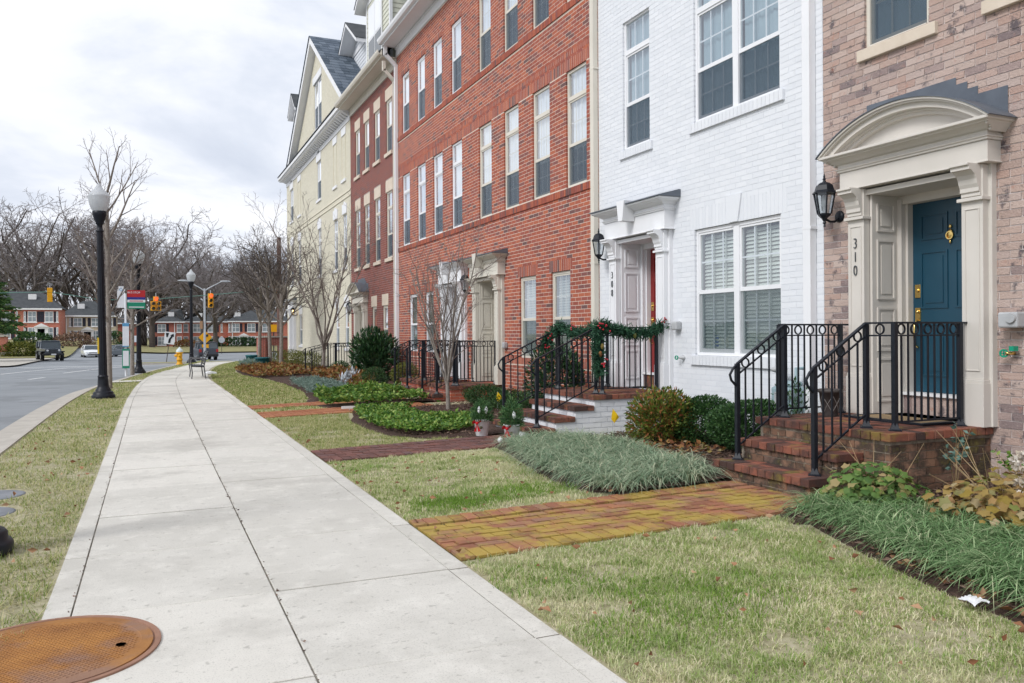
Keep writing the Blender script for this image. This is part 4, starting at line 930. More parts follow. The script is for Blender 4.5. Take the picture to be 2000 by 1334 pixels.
# ------------------------------------------------------------------ things on the stoops and walls
def planter(label, x, y, z):
    t = thing('planter_pot', label, 'pot', (x, y, z)); m = mat('pot_bronze', [(.3, (.05, .042, .04)), (.7, (.085, .072, .068))], sc_=12, rough=.6)
    MB().lathe([(.075, 0), (.078, .01), (.112, .25), (.125, .252), (.128, .285), (.118, .288), (.108, .27), (0, .262)], 24).build('body', m, t, True)
    l = MB()
    for i in range(6):
        for s_ in (-1, 1):
            a0, a1 = 2 * math.pi * i / 6, 2 * math.pi * (i + s_ * .5 * 2) / 6; n = 6
            l.tube([((.083 + .026 * k / n) * math.cos(a0 + (a1 - a0) * k / n), (.083 + .026 * k / n) * math.sin(a0 + (a1 - a0) * k / n), .04 + .18 * k / n) for k in range(n + 1)], .0035, 4)
    t.scale = (.9, .9, .9)
    l.build('lattice', mat('pot_lattice', (.22, .20, .19), rough=.6), t, True); return t
planter('bronze lattice flower pot on the 310 stoop', 6.02, 6.02, ZP)
mt = thing('door_mat', 'straw coloured doormat in front of the blue door', 'doormat', (6.3, 5.44, ZP)); MB().box(6.1, 6.48, 5.06, 5.82, ZP + .002, ZP + .016).build('coir', mat('coir', [(.3, (.26, .18, .10)), (.7, (.36, .26, .15))], sc_=40, rough=1, bump=.8, bsc=200), mt)
MB().box(6.05, 6.10, 5.0, 5.88, ZP + .002, ZP + .02).box(6.1, 6.48, 5.0, 5.058, ZP + .002, ZP + .02).box(6.1, 6.48, 5.822, 5.88, ZP + .002, ZP + .02).build('rubber_edge', IR, mt)
gm = thing('gas_meter', 'pale teal gas meter against the white wall behind the 310 railing', 'gas meter', (6.40, 6.98, .0)); MB().box(-.13, .10, -.16, .16, .42, .80).box(-.10, .08, -.13, .13, .80, .86).build('case', MAT['gas_meter'], gm, True, bevel=.03)
MB().tube([(0, .1, .05), (0, .1, .45)], .02, 8).tube([(0, -.1, .82), (0, -.1, 1.0), (.12, -.1, 1.0)], .02, 8).tube([(0, .1, .8), (0, .1, .95), (-.05, .15, .95)], .02, 8).build('pipe', MAT['gas_meter'], gm, True); MB().box(-.155, -.12, -.07, .07, .60, .74).build('dial', MAT['meter_grey'], gm, True); MB().lathe([(.05, 0), (.09, .02), (.09, .05), (.03, .07)], 14, (-.04, .12, .95)).build('regulator', MAT['meter_grey'], gm, True)

# ------------------------------------------------------------------ manhole, covers, lamps, bench, hydrant
mh = thing('manhole_cover', 'rusty round iron manhole cover set in the sidewalk', 'manhole cover', (-.43, 4.14, .013))
rust = mat('rust_iron', [(.25, (.19, .08, .03)), (.5, (.32, .145, .045)), (.75, (.42, .20, .055))], sc_=3.2, det=7, over=[((.24, .15, .12), 1.8, .5, .62, .7), ((.10, .05, .035), 12, .62, .75, .5)], rough=.85, bump=.3, bsc=80)
rim = mat('rust_rim', [(.3, (.24, .13, .09)), (.7, (.34, .19, .13))], sc_=8, rough=.9)
MB().lathe([(.470, -.03), (.468, -.004), (.447, -.003), (.443, -.012), (.43, -.012)], 64, smooth=False).build('frame', rim, mh, True)
MB().lathe([(.436, -.02), (.434, -.004), (.385, -.0035), (.382, -.006), (.0, -.006)], 64, smooth=False).build('lid', rust, mh, True)
sv = []; n = 34; stp = .021
gb_ = MB()
for i in range(-n // 2, n // 2 + 1):
    for j in range(-n // 2, n // 2 + 1):
        x, y = i * stp, j * stp
        if x * x + y * y < .362 ** 2: gb_.add([(x - .008, y - .008, -.0062), (x + .008, y - .008, -.0062), (x + .008, y + .008, -.0062), (x - .008, y + .008, -.0062), (x - .006, y - .006, -.003), (x + .006, y - .006, -.003), (x + .006, y + .006, -.003), (x - .006, y + .006, -.003)], [(4, 5, 6, 7), (0, 1, 5, 4), (1, 2, 6, 5), (2, 3, 7, 6), (3, 0, 4, 7)])
o = gb_.build('tread_pattern', rust, mh, True); o['kind'] = 'stuff'; o.rotation_euler.z = R_(38)
MB().lathe([(.022, .0015), (.0, .0015)], 12, (.30, -.06, 0)).build('pick_hole', MAT['mulch'], mh, True)
for lab, x, y in (('farther of two flat grey utility covers in the verge grass', -1.31, 8.55), ('nearer of two flat grey utility covers in the verge grass', -1.28, 7.72)):
    t = thing('utility_cover', lab, 'utility cover', (x, y, 0)); MB().lathe([(.27, -.05), (.27, -.018), (.25, -.014), (0, -.013)], 32).build('lid', mat('plastic_grey', [(.3, (.16, .17, .19)), (.7, (.24, .25, .27))], sc_=5, rough=.7), t, True)
    MB().box(-.04, .04, -.008, .008, -.0135, -.011).build('lifting_slot', MAT['iron_black'], t, True)
def lamp_post(label, x, y, s=1, tilt=0, lid='a'):
    t = thing('street_lamp', label, 'street lamp', (x, y, G(x, y)), group='globe street lamps'); t.scale = (s, s, s); t.rotation_euler = (0, tilt, 0); B = MAT['lamp_black']
    MB().lathe([(.245, 0), (.245, .05), (.235, .07), (.215, .075), (.212, .12), (.195, .14), (.165, .15), (.16, .19), (.135, .22), (.118, .26), (.108, .40), (.105, .46), (.112, .47), (.112, .49), (.098, .50), (.095, .52)], 32).build('base', B, t, True)
    sh = MB(); n = 24; vs = []
    for z, r in ((.5, .093), (3.75, .068)):
        for i in range(n): rr = r * (1 if i % 2 else .93); vs.append((rr * math.cos(2 * math.pi * i / n), rr * math.sin(2 * math.pi * i / n), z))
    sh.add(vs, [(i, (i + 1) % n, n + (i + 1) % n, n + i) for i in range(n)]); sh.build('shaft', B, t, True)
    MB().lathe([(.075, 3.74), (.082, 3.75), (.082, 3.78), (.06, 3.79), (.058, 3.90), (.085, 3.92), (.085, 3.94), (.09, 3.96), (.125, 4.05), (.145, 4.14), (.15, 4.20), (.13, 4.21), (0, 4.21)], 24).build('collar', B, t, True)
    MB().lathe([(.135, 4.205), (.165, 4.25), (.205, 4.36), (.225, 4.47), (.23, 4.54), (.232, 4.545), (.232, 4.56), (.215, 4.57), (.20, 4.60), (.15, 4.66), (.09, 4.71), (.075, 4.74), (.06, 4.76), (.05, 4.80), (.02, 4.83), (.0, 4.86)], 28).build('globe', MAT['lamp_glass'], t, True)
    return t
lamp_post('tall black street lamp with clear globe nearest along the verge', -.98, 20.65, 1, R_(-.8)); MB().box(-.098, -.060, -.04, .04, .0, .36).build('yellow_tag', mat('tag_yellow', (.62, .42, .03), rough=.5), bpy.data.objects['street_lamp'], True).location = (0, -.02, 1.0)
lamp_post('black globe street lamp beside the bus stop', -.40, 33.6, .97); lamp_post('black globe street lamp at the corner behind the bench', 1.93, 45.4, 1.0); lamp_post('street lamp cut by the left edge, only its base shows', -1.075, 6.25, 1.0)
bn = thing('park_bench', 'black slatted metal bench seen from its end on the sidewalk', 'bench', (1.42, 28.9, 0)); K = MAT['iron_black']; gs = mat('bench_grey', [(.3, (.09, .09, .095)), (.7, (.13, .13, .135))], sc_=6, rough=.5)
for yy in (-.75, .75):
    MB().tube([(-.22, yy, 0), (-.20, yy, .20), (-.235, yy, .42), (-.24, yy, .60), (-.20, yy, .645), (.10, yy, .64), (.17, yy, .60)], .018, 8).build('front_leg', gs, bn, True); MB().tube([(.20, yy, 0), (.17, yy, .22), (.15, yy, .42), (.21, yy, .70), (.28, yy, .88)], .019, 8).build('back_leg', gs, bn, True); MB().tube([(-.22, yy, .40), (.16, yy, .38)], .018, 8).build('side_rail', gs, bn, True)
for i in range(6): MB().box(-.23 + i * .068, -.18 + i * .068, -.78, .78, .405 - i * .004, .43 - i * .004).build('seat_slat', K, bn, True)
for i in range(6): MB().bar((.165 + i * .022, -.78, .47 + i * .075), (.165 + i * .022, .78, .47 + i * .075), .05, .018, (1, 0, .3)).build('back_slat', K, bn, True)
hy = thing('fire_hydrant', 'yellow fire hydrant with silver cap at the verge tip', 'hydrant', (1.27, 42.4, 0)); Yl = mat('hydrant_yellow', [(.3, (.62, .30, .01)), (.7, (.72, .38, .015))], sc_=8, rough=.5); Sv = mat('hydrant_silver', [(.3, (.50, .58, .60)), (.7, (.62, .70, .72))], sc_=8, rough=.45)
MB().lathe([(.17, 0), (.17, .04), (.12, .05), (.115, .20), (.15, .21), (.15, .25), (.12, .26), (.125, .52), (.17, .54), (.17, .58), (.15, .60), (0, .6)], 18).build('barrel', Yl, hy, True); MB().lathe([(.16, .60), (.155, .64), (.12, .73), (.05, .78), (.035, .79), (.035, .84), (0, .845)], 18).build('bonnet', Sv, hy, True)
for a in (0, 90, 180): MB().lathe([(.07, .10), (.07, .20), (.03, .215), (.03, .24), (0, .24)], 12, axis='x').build('outlet_cap', Yl, hy, True).matrix_local = Matrix.Translation((0, 0, .43)) @ Matrix.Rotation(R_(a + 90), 4, 'Z')
# bus stop
def flat_text(body, size, loc, rot, m, parent, name='lettering', sx=1):
    me = text_mesh(body, size, m, .001); o = bpy.data.objects.new(name, me); link(o, parent, True); o.location = loc; o.rotation_euler = rot; o.scale = (sx, 1, 1); return o
bs = thing('bus_stop_sign', 'bus stop pole with red, blue and green route sign', 'bus stop', (-.78, 31.2, 0)); wp = mat('sign_white', [(.3, (.66, .68, .72)), (.7, (.74, .76, .80))], sc_=5, rough=.5); sr = mat('sign_red', (.42, .02, .025), rough=.5); sb = mat('sign_blue', (.02, .03, .22), rough=.5); sg_ = mat('sign_green', (.01, .22, .13), rough=.5); slb = mat('sign_lightblue', (.10, .30, .52), rough=.5)
MB().tube([(0, 0, 0), (0, 0, 2.85)], .038, 10).build('pole', wp, bs, True)
MB().box(.05, .62, -.015, .015, 2.73, 2.97).build('red_panel', sr, bs, True); MB().box(.05, .62, -.015, .015, 2.64, 2.729).build('blue_panel', sb, bs, True); MB().box(.05, .62, -.015, .015, 2.55, 2.639).build('white_panel', wp, bs, True); MB().box(.05, .62, -.015, .015, 2.33, 2.549).build('green_panel', sg_, bs, True)
flat_text('BUS STOP', .09, (.26, -.017, 2.86), (R_(90), 0, 0), wp, bs); MB().box(.12, .55, -.019, -.0155, 2.58, 2.61).build('blurred_line', sr, bs, True); MB().box(.10, .58, -.019, -.0155, 2.37, 2.40).build('blurred_line', wp, bs, True)
MB().box(-.26, -.02, -.012, .012, 2.36, 3.0).build('side_plate', wp, bs, True); MB().box(-.22, -.06, -.012, .012, 3.0, 3.10).build('side_plate', wp, bs, True); MB().ring((-.14, -.014, 2.98), .05, .014, .004, (0, 1, 0)).build('emblem', slb, bs, True)
MB().box(-.10, .10, -.10, .10, 1.05, 1.72).build('timetable_case', wp, bs, True); MB().box(-.103, .103, -.103, .103, 1.72, 1.83).build('timetable_header', slb, bs, True); MB().box(-.103, .103, -.103, .103, 1.02, 1.05).build('timetable_foot', slb, bs, True)
MB().box(-.115, .115, -.115, .115, .28, .94).build('map_case', sg_, bs, True); MB().box(-.09, .09, -.119, -.115, .36, .88).build('map_sheet', wp, bs, True)
# ------------------------------------------------------------------ vegetation helpers
def in_poly(x, y, P):
    r = np.zeros(len(x), bool); n = len(P)
    for i in range(n):
        (x1, y1), (x2, y2) = P[i], P[(i + 1) % n]
        c = ((y1 > y) != (y2 > y)) & (x < (x2 - x1) * (y - y1) / (y2 - y1 + 1e-12) + x1); r ^= c
    return r
def scatter(P, density):
    xs, ys = [p[0] for p in P], [p[1] for p in P]; n = int((max(xs) - min(xs)) * (max(ys) - min(ys)) * density)
    x = nr.uniform(min(xs), max(xs), n); y = nr.uniform(min(ys), max(ys), n); k = in_poly(x, y, P); return x[k], y[k]
LZv = lambda x: .02 * np.clip(np.minimum(x, 6.6) - 1.75, 0, None)
def blades(x, y, z, h, w, lean, az=None, seg=2, droop=1.0):
    n = len(x); az = nr.uniform(0, 2 * np.pi, n) if az is None else az; ca, sa = np.cos(az), np.sin(az); pa = az + np.pi / 2 + nr.uniform(-.5, .5, n); px, py = np.cos(pa), np.sin(pa)
    V = []
    for k in range(seg + 1):
        t = k / seg; off = h * lean * t ** 1.6; zz = z + h * (t - droop * .42 * lean * t ** 2.6); cx, cy = x + ca * off, y + sa * off
        if k < seg:
            ww = w * (1 - .55 * t); V += [np.stack([cx - px * ww, cy - py * ww, zz], 1), np.stack([cx + px * ww, cy + py * ww, zz], 1)]
        else: V.append(np.stack([cx, cy, zz], 1))
    m = len(V); v = np.stack(V, 1).reshape(-1, 3); F = []
    for k in range(seg - 1): F += [(2 * k, 2 * k + 1, 2 * k + 3), (2 * k, 2 * k + 3, 2 * k + 2)]
    F.append((2 * seg - 2, 2 * seg - 1, 2 * seg)); f = (np.arange(n)[:, None, None] * m + np.array(F)[None]).reshape(-1, 3); return v, f
def leaves(P, D, size, aspect=.45, fold=.25, spin=None):
    """folded diamond leaves at P pointing along D"""
    n = len(P); D = D / (np.linalg.norm(D, axis=1, keepdims=True) + 1e-9); r = nr.normal(size=(n, 3)); A = np.cross(D, r); A /= np.linalg.norm(A, axis=1, keepdims=True) + 1e-9; B = np.cross(A, D); s = (size if hasattr(size, '__len__') else np.full(n, size))[:, None]
    mid = P + D * s * .45; v = np.stack([P, mid + A * s * aspect * .5 + B * s * fold * .3, P + D * s, mid - A * s * aspect * .5 + B * s * fold * .3], 1).reshape(-1, 3)
    f = (np.arange(n)[:, None, None] * 4 + np.array([(0, 1, 2), (0, 2, 3)])[None]).reshape(-1, 3); return v, f
def star_leaves(P, N, size, lobes=5):
    """lobed flat leaves (rosette plants): centre fan"""
    n = len(P); N = N / np.linalg.norm(N, axis=1, keepdims=True); r = nr.normal(size=(n, 3)); A = np.cross(N, r); A /= np.linalg.norm(A, axis=1, keepdims=True); B = np.cross(N, A); m = lobes * 2 + 1; s = size[:, None]; V = [P + N * s * .08]
    for k in range(m - 1):
        t = 2 * np.pi * k / (m - 1); rr = (.5 if k % 2 == 0 else .36) * (1 + nr.uniform(-.12, .12, n))[:, None]; V.append(P + (A * np.cos(t) + B * np.sin(t)) * s * rr - N * s * nr.uniform(-.05, .14, n)[:, None])
    v = np.stack(V, 1).reshape(-1, 3); F = [(0, k, k % (m - 1) + 1) for k in range(1, m)]; f = (np.arange(n)[:, None, None] * m + np.array(F)[None]).reshape(-1, 3); return v, f
def merge(parts):
    V, F, o = [], [], 0
    for v, f in parts: V.append(v); F.append(f + o); o += len(v)
    return np.concatenate(V), np.concatenate(F)
def np_obj(name, vf, m, parent=None, local=False):
    me = mesh_np(name, *vf); me.materials.append(m); o = bpy.data.objects.new(name, me); link(o, parent, local); return o
def blob_points(n, c, r, shell=.35, lumps=6, lump=.18, zmin=-1):
    d = nr.normal(size=(n, 3)); d /= np.linalg.norm(d, axis=1, keepdims=True); d = d[d[:, 2] > zmin]; L = nr.normal(size=(lumps, 3)); L /= np.linalg.norm(L, axis=1, keepdims=True)
    k = 1 + lump * (np.max(d @ L.T, axis=1) - .75) * 2; rad = (1 - shell * nr.uniform(0, 1, len(d)) ** 1.5) * k; return np.array(c) + d * rad[:, None] * np.array(r), d
# plant materials (real leaf colours)
mat('grass_dry', [(.1, (.14, .26, .04)), (.34, (.25, .37, .09)), (.48, (.41, .47, .17)), (.58, (.68, .65, .40)), (.75, (.84, .78, .56)), (.95, (.88, .83, .66))], 'both', sc_=1.7, det=7, over=[((.84, .78, .56), .8, .50, .60, .45), ((.20, .35, .05), 1.5, .55, .64, .5)], rough=.8, trans=.38)
mat('grass_olive', [(.1, (.11, .19, .03)), (.34, (.20, .28, .06)), (.5, (.33, .36, .12)), (.62, (.54, .50, .27)), (.9, (.68, .61, .40))], 'both', sc_=1.1, det=7, rough=.8, trans=.3)
mat('grass_green', [(0, (.10, .21, .02)), (.5, (.18, .33, .04)), (1, (.32, .44, .10))], 'rand', rough=.8, trans=.4)
mat('thatch', [(.3, (.22, .20, .11)), (.5, (.36, .33, .21)), (.7, (.48, .43, .31))], sc_=14, det=8, rough=1, bump=.8, bsc=90)
mat('liriope_pale', [(0, (.13, .22, .13)), (.5, (.28, .39, .25)), (.8, (.46, .53, .36)), (1, (.64, .63, .45))], 'rand', rough=.6, trans=.2)
mat('liriope', [(0, (.08, .17, .06)), (.5, (.18, .32, .13)), (.85, (.34, .48, .24)), (1, (.54, .58, .36))], 'rand', rough=.55, trans=.2)
mat('box_leaf', [(0, (.012, .04, .012)), (.5, (.03, .085, .022)), (1, (.07, .14, .04))], 'rand', rough=.5, trans=.15)
mat('laurel_leaf', [(0, (.010, .035, .014)), (.6, (.022, .07, .025)), (1, (.06, .13, .04))], 'rand', rough=.35, spec=.5, trans=.1)
mat('nandina_leaf', [(0, (.06, .10, .02)), (.4, (.12, .17, .025)), (.7, (.20, .20, .035)), (.85, (.34, .16, .05)), (1, (.40, .11, .06))], 'rand', rough=.55, trans=.25)
mat('pachy_leaf', [(0, (.035, .10, .015)), (.5, (.10, .22, .03)), (.85, (.22, .34, .06)), (1, (.36, .44, .12))], 'rand', rough=.5, trans=.25)
mat('rust_leaf', [(0, (.10, .035, .015)), (.35, (.24, .09, .03)), (.65, (.30, .17, .05)), (.85, (.16, .16, .035)), (1, (.36, .26, .16))], 'rand', rough=.7, trans=.2)
mat('juniper', [(0, (.10, .17, .14)), (.6, (.20, .29, .25)), (1, (.34, .42, .36))], 'rand', rough=.7, trans=.15)
mat('olive_leaf', [(0, (.06, .08, .012)), (.6, (.13, .15, .025)), (1, (.24, .22, .05))], 'rand', rough=.6, trans=.2)
mat('hydrangea_green', [(0, (.06, .13, .03)), (.5, (.13, .22, .05)), (.8, (.20, .24, .06)), (1, (.38, .27, .14))], 'rand', rough=.6, trans=.25)
mat('hydrangea_brown', [(0, (.28, .20, .035)), (.3, (.32, .22, .07)), (.55, (.36, .20, .09)), (.75, (.16, .19, .04)), (1, (.48, .36, .22))], 'rand', rough=.7, trans=.25)
mat('dead_leaf', [(0, (.16, .065, .03)), (.5, (.28, .14, .07)), (1, (.42, .27, .16))], 'rand', rough=.9)
mat('dry_stem', [(.3, (.30, .21, .11)), (.7, (.42, .31, .18))], sc_=9, rough=.9)
mat('bark_grey', [(.3, (.17, .145, .125)), (.7, (.30, .265, .235))], sc_=14, det=6, rough=.95, bump=.6, bsc=40)
mat('bark_dark', [(.3, (.055, .045, .040)), (.7, (.11, .09, .08))], sc_=6, rough=.95)
mat('twig_grey', [(.3, (.15, .12, .11)), (.7, (.24, .20, .18))], sc_=3, rough=.95)
mat('twig_far', [(.3, (.17, .148, .148)), (.7, (.25, .225, .225))], sc_=.3, rough=.95)
mat('fir', [(0, (.012, .05, .03)), (.6, (.03, .10, .055)), (1, (.06, .16, .08))], 'rand', rough=.6, trans=.1)
mat('fir_pot', [(0, (.03, .09, .03)), (.6, (.07, .17, .06)), (1, (.15, .26, .09))], 'rand', rough=.6, trans=.15)
mat('berry', (.42, .012, .03), rough=.3, spec=.5); mat('ribbon_red', [(.3, (.50, .008, .015)), (.7, (.62, .012, .02))], sc_=20, rough=.45)

# ------------------------------------------------------------------ lawns
def rows_poly(edge, xl): return [(xl, edge[0][1])] + [(x, y) for x, y in edge] + [(xl, edge[-1][1])]
LAWN = {
 'straw coloured winter lawn in the foreground below number 310': (rows_poly([(x + .03, y) for x, y in BED1 if y > .5] , 1.77), 'near'),
 'patchy lawn between the mossy path and the dark path': (rows_poly(BED2, 1.77), 'mid'),
 'lawn panel between the dark path and the pachysandra': (rows_poly(BED3, 1.77), 'mid2'),
 'thin lawn strip between the two orange paths': (rows_poly(BED4, 1.77), 'far'),
 'curving lawn beyond the orange paths': ([(1.77, 16.95)] + BED5 + [(4.9, 45.8), (4.0, 44.2), (3.2, 41.5), (2.6, 38), (2.2, 34.5), (1.95, 31), (1.78, 27)], 'far'),
}
VERGE = [(K4[i][1] + .03, K4[i][0]) for i in range(len(K4)) if K4[i][0] < 50] + [(L4[i][1] - .02, L4[i][0]) for i in range(len(L4) - 1, -1, -1) if L4[i][0] < 48]
def lawn(label, P, cls):
    d, hh, w, sg = {'near': (12000, (.018, .052), .0020, 2), 'mid': (8000, (.018, .048), .0026, 2), 'mid2': (4500, (.03, .055), .0034, 1), 'far': (1500, (.03, .06), .006, 1), 'verge': (3600, (.03, .065), .0030, 1)}[cls]
    x, y = scatter(P, d)
    if cls == 'near': k = nr.uniform(0, 1, len(x)) < np.clip(1.45 - y * .1, .3, 1); x, y = x[k], y[k]
    if cls == 'verge':
        k = (nr.uniform(0, 1, len(x)) < np.clip(6.5 / np.maximum(y, 1), .12, 1)) & (y > 2.5); x, y = x[k], y[k]
        for cx, cy in ((-1.31, 8.55), (-1.28, 7.72)): k = np.hypot(x - cx, y - cy) > .33; x, y = x[k], y[k]
    # bare worn spots
    bare = (np.sin(x * 3.1 + y * 1.7) + np.sin(x * 7.3 - y * 4.1 + 1) + np.sin(y * 9.7 + x * 2.2)) / 3; k = (bare < .45) | (nr.uniform(0, 1, len(x)) < .30); x, y = x[k], y[k]
    n = len(x); far = np.clip(y / 9, 1, 3) if cls in ('verge', 'far') else 1
    o = np_obj('lawn_grass', blades(x, y, LZv(x) - .022 + (0 if cls != 'verge' else 0), nr.uniform(*hh, n) * (.75 + .5 * (np.sin(x * 11 + np.sin(y * 7) * 2) * np.sin(y * 9.3 + np.sin(x * 6) * 2) > .1)), w * far * nr.uniform(.7, 1.3, n), nr.uniform(.2, 1.5, n), seg=sg), MAT['grass_olive' if cls in ('mid2', 'far', 'verge') else 'grass_dry']); tag(o, label, 'grass', kind='stuff')
for lab, (P, cls) in LAWN.items(): lawn(lab, P, cls)
lawn('grass of the verge between sidewalk and kerb', VERGE, 'verge')
gard.data.materials[0] = MAT['thatch']; verge.data.materials[0] = MAT['thatch']
def patch(label, spots, dens_=6500):
    X, Y = [], []
    for cx, cy, rx, ry in spots:
        n = int(rx * ry * 3.14 * dens_); r = nr.uniform(0, 1, n) ** .62; a = nr.uniform(0, 6.283, n); X.append(cx + rx * r * np.cos(a)); Y.append(cy + ry * r * np.sin(a))
    x, y = np.concatenate(X), np.concatenate(Y); n = len(x); o = np_obj('new_grass', blades(x, y, LZv(x) - .02, nr.uniform(.03, .06, n), .0026 * nr.uniform(.7, 1.2, n), nr.uniform(.2, 1.1, n), seg=2), MAT['grass_green']); tag(o, label, 'grass', kind='stuff')
patch('bright green fresh grass patches in the foreground lawn', [(2.05, 4.2, .32, .38), (2.75, 3.55, .5, .4), (2.3, 3.3, .5, .3), (2.3, 3.9, .3, .2)], 1900)
patch('bright green grass patch before the mossy brick path', [(2.75, 6.55, .8, .32), (2.3, 6.35, .4, .25)], 4500)

# ------------------------------------------------------------------ mulch chips and fallen leaves
def chips(label, polys, d):
    X, Y = [], []
    for P in polys: x, y = scatter(P, d); X.append(x); Y.append(y)
    x, y = np.concatenate(X), np.concatenate(Y); n = len(x); D = np.stack([nr.normal(size=n), nr.normal(size=n), nr.uniform(-.15, .3, n)], 1)
    tag(np_obj('mulch_chips', leaves(np.stack([x, y, LZv(x) + .026 + nr.uniform(-.005, .012, n)], 1), D, nr.uniform(.025, .07, n), .3, .5), MAT['mulch_chip']), label, 'mulch', kind='stuff')
chips('dark bark mulch chips along the 310 planting bed', [[(4.25, 4.78), (4.18, 4.3), (3.95, 3.6), (3.78, 2.9), (3.66, 2.3), (4.6, 2.3), (6.5, 3), (6.5, 4.78)]], 900)
chips('bark mulch chips between the pale lilyturf and the 310 steps', [[(3.8, 9.1), (3.6, 8), (3.5, 7), (3.5, 6), (5.3, 6.0), (6.5, 6.4), (6.5, 9.3)]], 700)
chips('bark mulch chips round the small multi-stemmed tree', [[(3.9, 10.1), (3.1, 10.6), (2.95, 12), (3.2, 14.3), (6.4, 14.9), (6.4, 11), (4.5, 11.0)]], 350)
def litter(label, P, n, size=(.04, .10), z=.03):
    x, y = scatter(P, n); k = len(x); D = np.stack([nr.normal(size=k), nr.normal(size=k), nr.uniform(-.1, .35, k)], 1)
    tag(np_obj('fallen_leaves', leaves(np.stack([x, y, LZv(x) + z + nr.uniform(-.01, .01, k)], 1), D, nr.uniform(*size, k), .55, .7), MAT['dead_leaf']), label, 'leaves', kind='stuff')
litter('scattered brown fallen leaves on the foreground lawn', LAWN[list(LAWN)[0]][0], 9, (.03, .065), .028)
litter('brown fallen leaves lying on the middle lawns', LAWN[list(LAWN)[1]][0], 7, (.03, .065), .028)
litter('brown fallen leaves on the verge', [(-1.6, 3), (-.55, 3), (-.55, 14), (-1.6, 14)], 7, (.03, .07), .025)
litter('drift of tan leaves along the edge of the near lilyturf', [(3.62, 2.2), (3.86, 3.2), (3.98, 3.6), (4.12, 3.6), (4.0, 3.0), (3.82, 2.2)], 160, (.04, .09), .03)
litter('brown leaves caught along the sidewalk edge of the lawns', [(1.75, 2.2), (1.85, 2.2), (1.86, 14), (1.75, 14)], 26, (.03, .075), .02)
litter('brown leaves along the far edge of the mossy path', [(1.9, 5.97), (3.6, 5.97), (3.6, 6.07), (1.9, 6.07)], 26, (.03, .07), .025)
litter('rusty leaves caught under the boxwood hedge', [(5.0, 7.2), (5.0, 8.2), (6.0, 8.2), (6.0, 7.2)], 60, (.05, .10), .04)

jn = 420; jx_ = np.where(nr.uniform(0, 1, jn) < .6, .616, -.377) + nr.normal(0, .006, jn); jy_ = nr.uniform(2.5, 16, jn); tag(np_obj('joint_debris', leaves(np.stack([jx_, jy_, np.full(jn, .002)], 1), np.stack([nr.normal(0, .3, jn), nr.normal(0, 1, jn), nr.uniform(-.05, .12, jn)], 1), nr.uniform(.008, .026, jn), .5, .4), MAT['mulch_chip']), 'dark grit and leaf crumbs caught in the sidewalk joints', 'debris', kind='stuff')
# ------------------------------------------------------------------ lilyturf
def lilyturf(label, P, m, spacing=.135, nb=46, L=(.26, .44), down=(-1, 0), w=.0034):
    xs, ys = [p[0] for p in P], [p[1] for p in P]; gx, gy = np.meshgrid(np.arange(min(xs), max(xs), spacing), np.arange(min(ys), max(ys), spacing)); gx = gx.ravel() + nr.uniform(-.05, .05, gx.size); gy = gy.ravel() + nr.uniform(-.05, .05, gy.size); k = in_poly(gx, gy, P); gx, gy = gx[k], gy[k]; c = len(gx)
    x = np.repeat(gx, nb) + nr.normal(0, .028, c * nb); y = np.repeat(gy, nb) + nr.normal(0, .028, c * nb); n = len(x); clump = np.repeat(nr.uniform(.8, 1.15, c), nb); az = nr.uniform(0, 2 * np.pi, n); sway = np.repeat(nr.uniform(0, 6.28, c), nb); bias = math.atan2(down[1], down[0])
    mix_ = nr.uniform(0, 1, n) < .45; az = np.where(mix_, bias + nr.normal(0, .8, n), np.where(nr.uniform(0, 1, n) < .4, sway + nr.normal(0, .5, n), az))
    h = nr.uniform(*L, n) * clump; v = blades(x, y, LZv(x) + .015, h, w * nr.uniform(.8, 1.25, n), nr.uniform(.6, 1.5, n), az, seg=5, droop=1.75); tag(np_obj('lilyturf', v, m), label, 'lilyturf', kind='stuff')
lilyturf('pale blue-green lilyturf mound in front of number 308', [(3.62, 6.05), (3.46, 6.6), (3.55, 7.3), (3.7, 8.0), (3.84, 8.7), (4.0, 9.1), (4.55, 9.1), (4.95, 8.7), (5.0, 8.0), (4.85, 7.2), (4.85, 6.6), (4.6, 6.05)], MAT['liriope_pale'], .125, 56, (.19, .34))
lilyturf('green lilyturf clumps along the bed at the right edge', [(4.42, 4.75), (4.35, 4.4), (4.12, 3.65), (3.98, 3.0), (3.86, 2.4), (3.8, 1.6), (4.6, 1.6), (4.9, 2.6), (5.05, 3.3), (5.1, 4.1), (5.0, 4.7)], MAT['liriope'], .12, 62, (.16, .30))

# ------------------------------------------------------------------ shrubs
def shrub(name, label, cat, c, r, n, size, m, aspect=.5, shell=.45, lumps=8, lump=.2, up=.35, group=None, stems=6, zmin=-.85):
    t = thing(name, label, cat, (c[0], c[1], LZ(c[0])), group); zc = LZ(c[0]) + r[2] * .95; P, d = blob_points(n, (c[0], c[1], zc), r, shell, lumps, lump, zmin); D = d + nr.normal(0, .55, d.shape) + np.array([0, 0, up]); k = P[:, 2] > LZ(c[0]) + .01; P, D = P[k], D[k]
    np_obj('foliage', leaves(P, D, nr.uniform(.7, 1.3, len(P)) * size, aspect), m, t)
    s_ = MB()
    for i in range(stems): a = 2 * math.pi * i / stems + rnd.random(); s_.tube([(c[0] + .04 * math.cos(a), c[1] + .04 * math.sin(a), LZ(c[0]) - .02), (c[0] + r[0] * .3 * math.cos(a), c[1] + r[1] * .3 * math.sin(a), zc * .6), (c[0] + r[0] * .7 * math.cos(a), c[1] + r[1] * .7 * math.sin(a), zc + r[2] * .3)], [.014, .010, .004], 5)
    s_.build('stems', MAT['bark_dark'], t); return t
shrub('nandina_shrub', 'yellow-green nandina with orange tips beside the white stoop', 'shrub', (5.5, 8.12), (.33, .36, .31), 5200, .058, MAT['nandina_leaf'], .4, .7, 14, .5)
